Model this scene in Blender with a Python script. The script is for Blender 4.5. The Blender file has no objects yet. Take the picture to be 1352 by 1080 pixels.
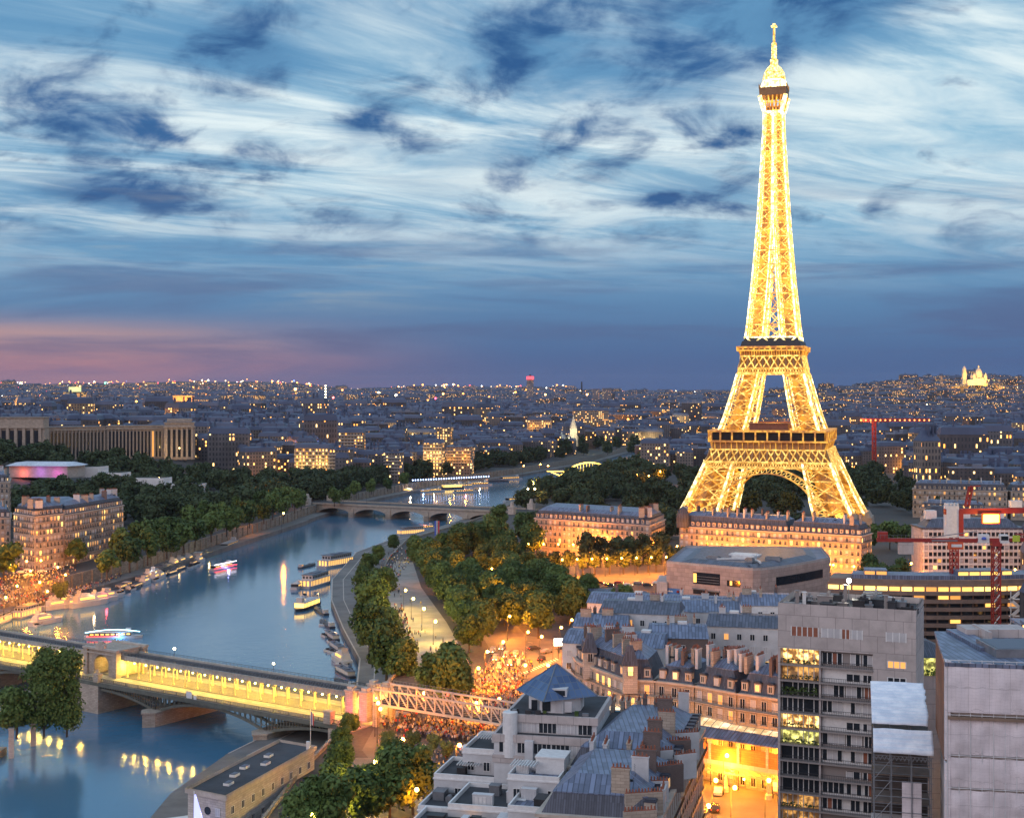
import bpy, math, random
from mathutils import Vector, Matrix
from mathutils import noise as mnoise
from mathutils.geometry import delaunay_2d_cdt
random.seed(7)
R = math.radians
PI = math.pi
sc = bpy.context.scene
col = sc.collection

# ---------------------------------------------------------------- camera
CAM_H, FPX, HOR = 88.6, 1800.0, 517.0          # metres above the quay street, focal length and horizon of the 1352 px wide photograph
cam_d = bpy.data.cameras.new('camera')
cam = bpy.data.objects.new('camera', cam_d)
col.objects.link(cam)
cam.location = (0, 0, CAM_H)
cam.rotation_euler = (R(90), 0, 0)
cam_d.sensor_fit = 'HORIZONTAL'
cam_d.sensor_width = 36
cam_d.lens = 36 * FPX / 1352
cam_d.shift_y = -23 / 1352
cam_d.clip_start = 1
cam_d.clip_end = 60000
sc.camera = cam

# ---------------------------------------------------------------- node helpers
class S:
    """a node socket that can be computed with"""
    def __init__(s, nt, out): s.nt, s.out = nt, out
    def m(s, op, b=None, c=None, clamp=False):
        n = s.nt.nodes.new('ShaderNodeMath'); n.operation = op; n.use_clamp = clamp
        s.nt.links.new(s.out, n.inputs[0])
        for i, v in ((1, b), (2, c)):
            if v is None: continue
            if isinstance(v, S): s.nt.links.new(v.out, n.inputs[i])
            else: n.inputs[i].default_value = v
        return S(s.nt, n.outputs[0])
    def __add__(s, b): return s.m('ADD', b)
    def __sub__(s, b): return s.m('SUBTRACT', b)
    def __mul__(s, b): return s.m('MULTIPLY', b)
    def __truediv__(s, b): return s.m('DIVIDE', b)
    def sm(s, a, b, lo=0.0, hi=1.0):
        n = s.nt.nodes.new('ShaderNodeMapRange'); n.interpolation_type = 'SMOOTHSTEP'
        s.nt.links.new(s.out, n.inputs[0])
        for i, v in enumerate((a, b, lo, hi)): n.inputs[i + 1].default_value = v
        return S(s.nt, n.outputs[0])
def mixc(nt, f, a, b, blend='MIX'):
    n = nt.nodes.new('ShaderNodeMix'); n.data_type = 'RGBA'; n.blend_type = blend
    for i, v in ((0, f), (6, a), (7, b)):
        if isinstance(v, S): nt.links.new(v.out, n.inputs[i])
        elif isinstance(v, (tuple, list)): n.inputs[i].default_value = tuple(v)[:3] + (1,)
        else: n.inputs[i].default_value = v
    return S(nt, n.outputs[2])
def comb(nt, x, y, z):
    n = nt.nodes.new('ShaderNodeCombineXYZ')
    for i, v in enumerate((x, y, z)):
        if isinstance(v, S): nt.links.new(v.out, n.inputs[i])
        else: n.inputs[i].default_value = v
    return S(nt, n.outputs[0])
def noise_n(nt, vec, scale, detail=4, rough=0.55, dist=0.0, out=0):
    n = nt.nodes.new('ShaderNodeTexNoise')
    nt.links.new(vec.out, n.inputs['Vector'])
    n.inputs['Scale'].default_value = scale; n.inputs['Detail'].default_value = detail
    n.inputs['Roughness'].default_value = rough; n.inputs['Distortion'].default_value = dist
    return S(nt, n.outputs[out])
def tc(nt, which):
    n = nt.nodes.new('ShaderNodeTexCoord'); return S(nt, n.outputs[which])
def sep(nt, v):
    n = nt.nodes.new('ShaderNodeSeparateXYZ'); nt.links.new(v.out, n.inputs[0])
    return [S(nt, o) for o in n.outputs]

# ---------------------------------------------------------------- sky: dusk, after sunset, broken cloud
world = bpy.data.worlds.new('World'); sc.world = world
world.use_nodes = True
wn = world.node_tree
bg = wn.nodes['Background']
d = tc(wn, 'Generated')
dx, dy, dz = sep(wn, d)
el = dz.m('MAXIMUM', 0.0)
inv = S(wn, el.out) + 0.075
px_, py_ = dx / inv, dy / inv                                          # the point of a high flat cloud deck seen in this direction
az = dx.m('ARCTAN2', dy)
# the clouds drift along one wind direction, so they are drawn out along it
ca, sa = math.cos(R(28)), math.sin(R(28))
u_ = (px_ * ca) + (py_ * sa)
v_ = (py_ * ca) - (px_ * sa)
inv2 = S(wn, el.out) + 0.34
p1 = comb(wn, (dx / inv2) * 1.0 + ((dy / inv2) * 0.25), (dy / inv2) * 1.0 - ((dx / inv2) * 0.1), 3.7)
n1 = noise_n(wn, p1, 8.2, 8, 0.57, 0.35)                                    # broken cloud
n2 = noise_n(wn, comb(wn, u_ * 0.7, v_, 11.3), 0.55, 5, 0.55, 0.4)         # large patches
n3 = noise_n(wn, comb(wn, az * 2.6, el * 24.0, 5.1), 1.3, 7, 0.58, 0.35)       # long flat layers low down
n4 = noise_n(wn, comb(wn, u_ * 0.55, v_ * 1.25, 8.8), 1.7, 8, 0.62, 0.9)        # wisps
def blob(a0, e0, sa_, se_):
    """a soft patch of sky round azimuth a0 (radians, right is positive) and elevation e0"""
    q = ((az - a0) * (1 / sa_)).m('POWER', 2.0) + ((el - e0) * (1 / se_)).m('POWER', 2.0)
    return (q * -1.0).m('EXPONENT')
def pxy(x, y): return math.atan((x - 676) / FPX), (HOR - y) / FPX
bias = None
for x, y, sx, sy, w in ((860, 110, 190, 90, .16), (1060, 50, 130, 60, .20), (690, 60, 90, 50, .12), (450, 25, 150, 40, .13), (130, 185, 85, 34, .22),
                        (160, 268, 125, 22, .30), (480, 175, 55, 28, .20), (345, 95, 80, 26, .15), (20, 130, 60, 30, .12), (870, 268, 80, 12, .22), (1190, 10, 100, 40, .16),
                        (660, 215, 110, 40, .10), (250, 120, 100, 70, .06), (300, 60, 90, 40, .08), (480, 90, 60, 40, -.05), (420, 150, 200, 40, -.02), (1260, 170, 150, 110, -.22), (560, 260, 200, 30, -.08),
                        (60, 340, 220, 40, -.05), (820, 235, 130, 26, -.10), (400, 245, 150, 22, -.05), (1150, 150, 70, 50, -.12)):
    a0, e0 = pxy(x, y)
    t = blob(a0, e0, sx / FPX, sy / FPX) * w
    bias = t if bias is None else bias + t
dark = (n1 * 1.75 + (n2 * 0.3) + (bias * 1.2)).sm(0.98, 1.44)
dark = dark.m('MAXIMUM', (n2 * 0.55 + (n1 * 0.35) + (bias * 1.1)).sm(0.49, 0.78) * 0.75)
# base colours by elevation
band = el.sm(0.02, 0.13)
low_blue = (0.055, 0.112, 0.27)
mid_blue = (0.115, 0.30, 0.52)
base = mixc(wn, el.sm(0.0, 0.11), low_blue, mid_blue)
pale = mixc(wn, n4.sm(0.33, 0.66), (0.29, 0.53, 0.71), (0.77, 0.89, 0.92))
cov = (n2 * 0.45 + (n4 * 0.4) + (bias * -0.5)).sm(0.27, 0.50) * el.sm(0.06, 0.155)
skyc = mixc(wn, cov, base, pale)
skyc = mixc(wn, dark * el.sm(0.075, 0.14), skyc, mixc(wn, n4.sm(0.3, 0.75), (0.011, 0.075, 0.235), (0.03, 0.13, 0.33)))
# layers near the horizon
lay = n3.sm(0.47, 0.66) * el.sm(0.012, 0.03) * el.sm(0.20, 0.09)
skyc = mixc(wn, lay * 0.55, skyc, mixc(wn, el.sm(0.03, 0.13), (0.075, 0.095, 0.22), (0.08, 0.16, 0.34)))
lay2 = n3.sm(0.50, 0.34) * el.sm(0.05, 0.075) * el.sm(0.17, 0.09) * az.sm(0.12, -0.25)
skyc = mixc(wn, lay2 * 0.75, skyc, (0.42, 0.45, 0.45))
# afterglow along the horizon, towards the set sun on the left
glow = el.sm(0.062, 0.022) * az.sm(0.02, -0.42)
skyc = mixc(wn, glow * (n3.sm(0.66, 0.40) * 0.7 + 0.3), skyc, mixc(wn, el.sm(0.012, 0.05), (0.66, 0.26, 0.23), (0.82, 0.42, 0.28)))
glow2 = el.sm(0.034, 0.004) * az.sm(0.25, -0.35)
skyc = mixc(wn, glow2 * 0.5, skyc, (0.17, 0.135, 0.25))
# the western half behind the camera is brighter and rosier
back = dy.sm(0.35, -0.55)
skyc = mixc(wn, el.sm(0.34, 0.6) * 0.8, skyc, (0.40, 0.60, 0.84))  # unseen sky overhead brightened to add ambient fill
skyc = mixc(wn, back * 0.85, skyc, mixc(wn, el.sm(0.0, 0.5), (1.15, 0.80, 0.74), (0.50, 0.64, 0.86)))
skyc = mixc(wn, dz.sm(-0.001, -0.02), skyc, (0.03, 0.04, 0.08))
nish = wn.nodes.new('ShaderNodeTexSky')
nish.sky_type = 'NISHITA'; nish.sun_disc = False
nish.sun_elevation = R(-1.5); nish.sun_rotation = R(-82)
nv = wn.nodes.new('ShaderNodeVectorMath'); nv.operation = 'SCALE'; wn.links.new(nish.outputs[0], nv.inputs[0]); nv.inputs[3].default_value = 0.06
skyc = mixc(wn, 1.0, skyc, S(wn, nv.outputs[0]), 'ADD')
wn.links.new(skyc.out, bg.inputs['Color'])
bg.inputs['Strength'].default_value = 1.0
world.cycles.sampling_method = 'MANUAL'; world.cycles.sample_map_resolution = 512

# last light of the sky, very soft, from the west (left, a little behind the camera)
sun_d = bpy.data.lights.new('sun', 'SUN'); sun = bpy.data.objects.new('sun', sun_d); col.objects.link(sun)
sun_d.energy = 0.7; sun_d.angle = R(40); sun_d.color = (1.0, 0.84, 0.82)
sun.rotation_euler = Vector((0.75, 0.62, -0.42)).to_track_quat('-Z', 'Y').to_euler()

sc.view_settings.view_transform = 'Standard'; sc.view_settings.look = 'None'
sc.view_settings.exposure = 0.0; sc.view_settings.gamma = 1.0
cy = sc.cycles
cy.max_bounces = 5; cy.diffuse_bounces = 2; cy.glossy_bounces = 3; cy.transmission_bounces = 3; cy.transparent_max_bounces = 6
cy.sample_clamp_indirect = 2.0; cy.sample_clamp_direct = 0.0
cy.caustics_reflective = False; cy.caustics_refractive = False
cy.use_light_tree = True
cy.use_denoising = True
try: cy.denoiser = 'OPENIMAGEDENOISE'
except Exception: pass
# ---------------------------------------------------------------- geometry helpers
def G(px, py, z=0.0):
    """the point at height z that the photograph shows at pixel (px, py)"""
    Y = FPX * (CAM_H - z) / (py - HOR)
    return Vector(((px - 676) * Y / FPX, Y, z))
def D(px, py, Y):
    return Vector(((px - 676) * Y / FPX, Y, CAM_H - (py - HOR) * Y / FPX))

class MB:
    """collects faces; build() links them as one mesh object"""
    def __init__(s): s.v, s.f, s.mi = [], [], []
    def add(s, vs, fs, m=0):
        o = len(s.v); s.v.extend([tuple(p) for p in vs])
        for f in fs: s.f.append(tuple(i + o for i in f)); s.mi.append(m)
        return s
    def quad(s, a, b, c, d_, m=0): return s.add((a, b, c, d_), ((0, 1, 2, 3),), m)
    def tri(s, a, b, c, m=0): return s.add((a, b, c), ((0, 1, 2),), m)
    def box(s, c, sz, m=0, rz=0.0, taper=1.0):
        """c: centre of the base, sz: full sizes"""
        x, y, z = sz[0] / 2, sz[1] / 2, sz[2]
        ca, sa = math.cos(rz), math.sin(rz)
        vs = []
        for k, t in ((0, 1.0), (z, taper)):
            for qx, qy in ((-x, -y), (x, -y), (x, y), (-x, y)):
                qx *= t; qy *= t
                vs.append((c[0] + qx * ca - qy * sa, c[1] + qx * sa + qy * ca, c[2] + k))
        return s.add(vs, ((3, 2, 1, 0), (4, 5, 6, 7), (0, 1, 5, 4), (1, 2, 6, 5), (2, 3, 7, 6), (3, 0, 4, 7)), m)
    def prism(s, poly, z0, z1, m=0, top=None, inset_poly=None, bottom=False):
        n = len(poly); up = inset_poly or poly
        vs = [(p[0], p[1], z0) for p in poly] + [(p[0], p[1], z1) for p in up]
        s.add(vs, [(i, (i + 1) % n, n + (i + 1) % n, n + i) for i in range(n)], m)
        if top is not False: s.add([(p[0], p[1], z1) for p in up], [tuple(range(n))], m if top is None else top)
        if bottom: s.add([(p[0], p[1], z0) for p in poly], [tuple(range(n))[::-1]], m)
        return s
    def beam(s, a, b, w, m=0, h=None):
        a, b = Vector(a), Vector(b); dr = b - a
        if dr.length < 1e-6: return s
        dr.normalize()
        up = Vector((0, 0, 1)) if abs(dr.z) < 0.95 else Vector((1, 0, 0))
        e = dr.cross(up).normalized(); g = e.cross(dr).normalized()
        h = w if h is None else h
        e, g = e * w / 2, g * h / 2
        vs = [p + q for p in (a, b) for q in (-e - g, e - g, e + g, -e + g)]
        return s.add(vs, ((0, 1, 5, 4), (1, 2, 6, 5), (2, 3, 7, 6), (3, 0, 4, 7), (3, 2, 1, 0), (4, 5, 6, 7)), m)
    def tube(s, a, b, r0, r1=None, n=8, m=0, cap=True):
        a, b = Vector(a), Vector(b); r1 = r0 if r1 is None else r1
        dr = (b - a).normalized()
        up = Vector((0, 0, 1)) if abs(dr.z) < 0.95 else Vector((1, 0, 0))
        e = dr.cross(up).normalized(); g = e.cross(dr).normalized()
        vs = [p + (e * math.cos(2 * PI * i / n) + g * math.sin(2 * PI * i / n)) * r for p, r in ((a, r0), (b, r1)) for i in range(n)]
        fs = [(i, (i + 1) % n, n + (i + 1) % n, n + i) for i in range(n)]
        if cap: fs += [tuple(range(n))[::-1], tuple(range(n, 2 * n))]
        return s.add(vs, fs, m)
    def lathe(s, prof, n=12, m=0, c=(0, 0, 0)):
        vs = [(c[0] + r * math.cos(2 * PI * i / n), c[1] + r * math.sin(2 * PI * i / n), c[2] + z) for r, z in prof for i in range(n)]
        fs = [(k * n + i, k * n + (i + 1) % n, (k + 1) * n + (i + 1) % n, (k + 1) * n + i) for k in range(len(prof) - 1) for i in range(n)]
        if prof[0][0] > 1e-4: fs.append(tuple(range(n))[::-1])
        if prof[-1][0] > 1e-4: fs.append(tuple(range((len(prof) - 1) * n, len(prof) * n)))
        return s.add(vs, fs, m)
    def ball(s, c, r, n=8, k=5, m=0, sz=1.0):
        return s.lathe([(r * math.sin(PI * i / k) if 0 < i < k else 0.0, -r * sz * math.cos(PI * i / k)) for i in range(k + 1)], n, m, c)
    def join(s, o, M=None):
        k = len(s.v)
        s.v.extend([tuple(M @ Vector(p)) for p in o.v] if M is not None else o.v)
        s.f.extend([tuple(i + k for i in f) for f in o.f]); s.mi.extend(o.mi)
        return s
    def mesh(s, name, mats, uv=True, smooth=False):
        me = bpy.data.meshes.new(name)
        me.from_pydata(s.v, [], s.f)
        for m in (mats if isinstance(mats, (list, tuple)) else [mats]): me.materials.append(m)
        me.polygons.foreach_set('material_index', s.mi)
        if smooth: me.polygons.foreach_set('use_smooth', [True] * len(s.f))
        if uv:
            lay = me.uv_layers.new(name='metres'); uvs = []
            for f in s.f:
                a, b, c = (Vector(s.v[f[i]]) for i in (0, 1, 2))
                n = (b - a).cross(c - a)
                if n.length < 1e-9 and len(f) > 3: n = (c - a).cross(Vector(s.v[f[3]]) - a)
                h = math.hypot(n.x, n.y)
                if h < 1e-6 * max(1.0, abs(n.z)):
                    for i in f: uvs += [s.v[i][0], s.v[i][1]]
                else:
                    n.normalize(); h = math.hypot(n.x, n.y); t = (-n.y / h, n.x / h); sl = (-n.x * n.z / h, -n.y * n.z / h, h)
                    for i in f:
                        p = s.v[i]; uvs += [p[0] * t[0] + p[1] * t[1], p[0] * sl[0] + p[1] * sl[1] + p[2] * sl[2]]
            lay.data.foreach_set('uv', uvs)
        me.update()
        return me
    def build(s, name, mats, parent=None, loc=None, smooth=False, uv=True, rz=0.0):
        return link(name, s.mesh(name, mats, uv, smooth), parent, loc, rz)

def link(name, me, parent=None, loc=None, rz=0.0):
    o = bpy.data.objects.new(name, me); col.objects.link(o)
    if parent is not None: o.parent = parent
    if loc is not None: o.location = loc
    if rz: o.rotation_euler = (0, 0, rz)
    return o
def tag(o, label=None, cat=None, group=None, kind=None):
    if label: o['label'] = label
    if cat: o['category'] = cat
    if group: o['group'] = group
    if kind: o['kind'] = kind
    return o
def thing(name, label, cat, loc=(0, 0, 0), rz=0.0, group=None):
    o = bpy.data.objects.new(name, None); col.objects.link(o)
    o.empty_display_size = 0.5
    o.location = loc; o.rotation_euler = (0, 0, rz)
    return tag(o, label, cat, group)
def struct(o): o['kind'] = 'structure'; return o
def kids(o): return KIDS.get(o.name, [])
def copy_tree(o, parent=None):
    c = o.copy(); col.objects.link(c)
    if parent is not None: c.parent = parent
    for ch in o.children: copy_tree(ch, c)
    return c
def place(proto, loc, rz=0.0, label=None, scale=1.0, group=None, used=set()):
    """the first placing moves the prototype itself, later ones copy it"""
    if proto.name in used: o = copy_tree(proto)
    else: o = proto; used.add(proto.name)
    o.location = loc; o.rotation_euler = (0, 0, rz); o.scale = (scale,) * 3 if not isinstance(scale, tuple) else scale
    if label: o['label'] = label
    if group: o['group'] = group
    return o
def lamp_light(name, loc, power, color, parent=None, size=0.3, spot=None):
    if spot is True: spot = R(166)
    l = bpy.data.lights.new(name, 'SPOT' if spot else 'POINT'); l.energy = power; l.color = color; l.shadow_soft_size = size
    if spot: l.spot_size = spot; l.spot_blend = 0.6
    o = bpy.data.objects.new(name, l); col.objects.link(o); o.location = loc
    if parent is not None: o.parent = parent
    return o
def lerp(a, b, t): return a + (b - a) * t
def interp(tab, x):
    if x <= tab[0][0]: return tab[0][1]
    for (a, va), (b, vb) in zip(tab, tab[1:]):
        if x <= b: return va + (vb - va) * (x - a) / (b - a)
    return tab[-1][1]
def sstep(a, b, x):
    t = min(1, max(0, (x - a) / (b - a))); return t * t * (3 - 2 * t)
def inside(poly, x, y):
    r = False; j = len(poly) - 1
    for i in range(len(poly)):
        xi, yi = poly[i][0], poly[i][1]; xj, yj = poly[j][0], poly[j][1]
        if (yi > y) != (yj > y) and x < (xj - xi) * (y - yi) / (yj - yi) + xi: r = not r
        j = i
    return r
def offset_poly(poly, dist):
    """move every edge of a counter-clockwise polygon inwards by dist"""
    n = len(poly); out = []
    for i in range(n):
        p0, p1, p2 = Vector(poly[i - 1][:2]), Vector(poly[i][:2]), Vector(poly[(i + 1) % n][:2])
        a, b = (p1 - p0).normalized(), (p2 - p1).normalized()
        na, nb = Vector((-a.y, a.x)), Vector((-b.y, b.x))
        k = (na + nb); k = k / max(0.3, (1 + na.dot(nb)))
        out.append(p1 + k * dist)
    return out
def ccw(poly):
    a = sum(poly[i - 1][0] * poly[i][1] - poly[i][0] * poly[i - 1][1] for i in range(len(poly)))
    return list(poly) if a > 0 else list(poly)[::-1]

# ---------------------------------------------------------------- materials
def mat(name, c, rough=0.8, metal=0.0, var=0.25, scale=0.6, c2=None, coord='Object', bump=0.0, spec=None):
    """one colour broken up by two sizes of noise"""
    m = bpy.data.materials.new(name); m.use_nodes = True; nt = m.node_tree; b = nt.nodes['Principled BSDF']
    p = tc(nt, coord)
    n = noise_n(nt, p, scale, 5, 0.6); g = noise_n(nt, p, scale * 0.13, 3, 0.5)
    f = (n * 0.6 + (g * 0.4)).sm(0.3, 0.7)
    lo = tuple(x * (1 - var) for x in c); hi = tuple(c2) if c2 else tuple(min(1, x * (1 + var)) for x in c)
    nt.links.new(mixc(nt, f, lo, hi).out, b.inputs['Base Color'])
    b.inputs['Roughness'].default_value = rough; b.inputs['Metallic'].default_value = metal
    if spec is not None: b.inputs['Specular IOR Level'].default_value = spec
    if bump:
        bn = nt.nodes.new('ShaderNodeBump'); bn.inputs['Strength'].default_value = bump
        nt.links.new(n.out, bn.inputs['Height']); nt.links.new(bn.outputs[0], b.inputs['Normal'])
    return m
def emis(name, c, strength, sample=True):
    m = bpy.data.materials.new(name); m.use_nodes = True; nt = m.node_tree
    b = nt.nodes['Principled BSDF']; b.inputs['Base Color'].default_value = tuple(min(0.8, x) for x in c) + (1,)
    b.inputs['Emission Color'].default_value = tuple(c) + (1,); b.inputs['Emission Strength'].default_value = strength
    if not sample: m.cycles.emission_sampling = 'NONE'
    return m
def wall_windows(name, c, sx=3.0, sy=3.1, lit=0.12, glow=1.6, ww=0.42, wh=0.58, dark=(0.03, 0.035, 0.045), orange=0.5):
    """masonry with a grid of small windows, some of them lit; for buildings too far off for separate windows"""
    m = bpy.data.materials.new(name); m.use_nodes = True; nt = m.node_tree; b = nt.nodes['Principled BSDF']
    u, v, _ = sep(nt, tc(nt, 'UV'))
    us, vs = u / sx, v / sy
    fu, fv = us.m('FRACT'), vs.m('FRACT')
    iu, iv = us.m('FLOOR'), vs.m('FLOOR')
    inside_u = (fu - 0.5).m('ABSOLUTE').m('LESS_THAN', ww / 2); inside_v = (fv - 0.5).m('ABSOLUTE').m('LESS_THAN', wh / 2)
    win = inside_u * inside_v
    wt = nt.nodes.new('ShaderNodeTexWhiteNoise'); wt.noise_dimensions = '4D'
    oi = nt.nodes.new('ShaderNodeObjectInfo')
    nt.links.new(comb(nt, iu, iv, 1.7).out, wt.inputs['Vector']); nt.links.new(oi.outputs['Random'], wt.inputs['W'])
    rnd = S(nt, wt.outputs[0])
    vert = S(nt, nt.nodes.new('ShaderNodeNewGeometry').outputs['Normal'])
    nz = sep(nt, vert)[2].m('ABSOLUTE').m('LESS_THAN', 0.3)
    on = rnd.m('LESS_THAN', lit) * win * nz
    n = noise_n(nt, tc(nt, 'Object'), 0.09, 4, 0.6); 
    base = mixc(nt, n.sm(0.3, 0.7), tuple(x * 0.7 for x in c), tuple(x * 1.2 for x in c))
    base = mixc(nt, win * nz, base, dark)
    nt.links.new(base.out, b.inputs['Base Color']); b.inputs['Roughness'].default_value = 0.75
    ec = mixc(nt, (rnd * (1 / max(lit, 1e-3))).m('MULTIPLY', 1.0), (1.0, 0.34, 0.04), (1.0, 0.66, 0.24))
    nt.links.new(ec.out, b.inputs['Emission Color'])
    nt.links.new((on * glow).out, b.inputs['Emission Strength'])
    m.cycles.emission_sampling = 'NONE'
    return m
def zinc(name, c, seam=0.85, rough=0.45):
    """standing-seam roof sheet"""
    m = bpy.data.materials.new(name); m.use_nodes = True; nt = m.node_tree; b = nt.nodes['Principled BSDF']
    u, v, _ = sep(nt, tc(nt, 'UV'))
    fu = (u / seam).m('FRACT').m('LESS_THAN', 0.2)
    cu, cv = (u / seam).m('FLOOR'), (v / 2.3).m('FLOOR')
    wt = nt.nodes.new('ShaderNodeTexWhiteNoise'); nt.links.new(comb(nt, cu, cv, 0.5).out, wt.inputs['Vector'])
    n = noise_n(nt, tc(nt, 'Object'), 0.5, 5, 0.65)
    f = (S(nt, wt.outputs[0]) * 0.45 + (n * 0.7)).sm(0.2, 0.9)
    base = mixc(nt, f, tuple(x * 0.62 for x in c), tuple(x * 1.3 for x in c))
    base = mixc(nt, fu * 0.75, base, tuple(x * 0.3 for x in c))
    nt.links.new(base.out, b.inputs['Base Color']); b.inputs['Roughness'].default_value = rough; b.inputs['Metallic'].default_value = 0.15
    return m
def ashlar(name, c, bw=1.2, bh=0.45, mortar=0.03, rough=0.85, var=0.15):
    m = bpy.data.materials.new(name); m.use_nodes = True; nt = m.node_tree; b = nt.nodes['Principled BSDF']
    br = nt.nodes.new('ShaderNodeTexBrick'); nt.links.new(tc(nt, 'UV').out, br.inputs['Vector'])
    br.inputs['Scale'].default_value = 1.0; br.inputs['Brick Width'].default_value = bw; br.inputs['Row Height'].default_value = bh
    br.inputs['Mortar Size'].default_value = mortar
    br.inputs['Color1'].default_value = tuple(x * (1 - var) for x in c) + (1,); br.inputs['Color2'].default_value = tuple(min(1, x * (1 + var)) for x in c) + (1,)
    br.inputs['Mortar'].default_value = tuple(x * 0.55 for x in c) + (1,)
    n = noise_n(nt, tc(nt, 'Object'), 0.35, 6, 0.65)
    f = n.sm(0.35, 0.75)
    nt.links.new(mixc(nt, f * 0.55, S(nt, br.outputs[0]), tuple(x * 0.55 for x in c)).out, b.inputs['Base Color'])
    b.inputs['Roughness'].default_value = rough
    return m
M = dict(
    asphalt=mat('asphalt', (0.05, 0.05, 0.055), 0.85, var=0.35, scale=0.2),
    pavement=ashlar('pavement', (0.16, 0.155, 0.15), 1.0, 0.6, 0.04),
    quaystone=ashlar('quay_stone', (0.26, 0.235, 0.20), 1.6, 0.6, 0.05, var=0.25),
    ivory=mat('painted_ivory_steel', (0.40, 0.38, 0.34), 0.6),
    stone=ashlar('cut_limestone', (0.44, 0.36, 0.29), 1.4, 0.5, 0.03),
    stone_pale=ashlar('pale_limestone', (0.50, 0.44, 0.39), 1.4, 0.5, 0.03),
    stone_plain=mat('moulded_stone', (0.46, 0.39, 0.33), 0.8, var=0.2, scale=0.7),
    zinc=zinc('zinc_roofing', (0.15, 0.18, 0.265)),
    zinc_dark=zinc('dark_zinc_roofing', (0.10, 0.11, 0.15)),
    slate=zinc('slate_mansard', (0.075, 0.08, 0.105), 0.4, 0.6),
    white=mat('white_paint', (0.70, 0.69, 0.68), 0.5, var=0.12, scale=1.2),
    render=mat('white_render', (0.55, 0.55, 0.56), 0.85, var=0.15, scale=0.5),
    concrete=ashlar('weathered_concrete', (0.50, 0.44, 0.42), 2.9, 2.86, .05, .9, var=.08),
    grey=mat('grey_metal', (0.20, 0.21, 0.23), 0.5, 0.4),
    dark=mat('dark_metal', (0.035, 0.035, 0.04), 0.55, 0.3),
    iron_green=mat('green_grey_ironwork', (0.11, 0.115, 0.095), 0.6, var=0.3),
    bitumen=mat('roof_felt', (0.045, 0.047, 0.055), 0.9, var=0.4, scale=0.25),
    far_like_roof=mat('grey_blue_roof_membrane', (0.17, 0.19, 0.24), 0.7, var=0.3, scale=0.2),
    gravelroof=mat('gravel_roof', (0.15, 0.15, 0.155), 0.95, var=0.4, scale=0.4),
    glass=mat('dark_window_glass', (0.022, 0.027, 0.036), 0.08, var=0.3, scale=2.0),
    shade=mat('closed_white_blind', (0.50, 0.49, 0.50), 0.8, var=0.12),
    brickpot=mat('terracotta_pots', (0.28, 0.10, 0.06), 0.85),
    brickwall=ashlar('chimney_brick', (0.17, 0.13, 0.12), 0.3, 0.1, 0.015),
    red=mat('red_crane_paint', (0.30, 0.025, 0.02), 0.5, var=0.2),
    trunk=mat('bark', (0.07, 0.055, 0.045), 0.95, var=0.4, scale=1.5),
    lit=emis('lit_window', (1.0, 0.52, 0.12), 1.7, False),
    lit_w=emis('bright_lit_window', (1.0, 0.62, 0.16), 2.6, False),
    lit_d=emis('dim_lit_window', (1.0, 0.42, 0.10), 0.9, False),
    bulb_w=emis('warm_lamp_globe', (1.0, 0.80, 0.42), 26, False),
    bulb_o=emis('sodium_lamp_globe', (1.0, 0.50, 0.09), 26, False),
    bulb_y=emis('yellow_lamp_globe', (1.0, 0.74, 0.16), 26, False),
)
# ---------------------------------------------------------------- ground, river, quays
WZ = -8.0                                        # water level
def wpt(x, y): p = G(x, y, WZ); return (p.x, p.y)
def off(line, dist):
    """the line moved sideways by dist metres (towards larger x when positive)"""
    pts = [Vector(p) for p in line]; out = []
    for i in range(len(pts)):
        t = (pts[min(i + 1, len(pts) - 1)] - pts[max(i - 1, 0)]).normalized(); n = Vector((t.y, -t.x)); out.append(tuple(pts[i] + n * dist))
    return out
LEFT_EDGE = [(-560, 250), (-420, 420), (-330, 540)] + [wpt(x, y) for x, y in ((-40, 838), (30, 812), (100, 790), (200, 761), (310, 724), (400, 694), (416, 687), (480, 666), (545, 652), (600, 643), (690, 629), (790, 611))] + [(190, 2150), (420, 2500), (700, 2700)]
RIGHT_EDGE = [wpt(x, y) for x, y in ((186, 1110), (225, 1062), (300, 1008), (372, 972), (435, 952), (470, 915), (474, 880), (452, 838), (437, 800), (438, 772), (470, 735), (520, 716), (560, 706), (600, 694), (650, 676), (690, 655), (735, 640), (800, 622))] + [(230, 2050), (470, 2400), (730, 2600)]
LEFT_BANK = off(LEFT_EDGE, -10)
def spt(x, y): p = G(x, y, 0); return (p.x, p.y)
RIGHT_BANK = [spt(x, y) for x, y in ((310, 1130), (395, 1020), (440, 975), (472, 945), (522, 890), (536, 862), (522, 832), (504, 800), (498, 770), (512, 738), (535, 715), (572, 703), (612, 692), (658, 675), (697, 654), (742, 638), (806, 621))] + [(245, 2050), (480, 2380), (745, 2590)]
RIVER = [(-560, 120)] + LEFT_BANK + RIGHT_BANK[::-1] + [(-100, 120)]
def bank_x(bank, y):
    for a, b in zip(bank, bank[1:]):
        if min(a[1], b[1]) <= y <= max(a[1], b[1]) and a[1] != b[1]:
            return a[0] + (b[0] - a[0]) * (y - a[1]) / (b[1] - a[1])
    return bank[-1][0]
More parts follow.
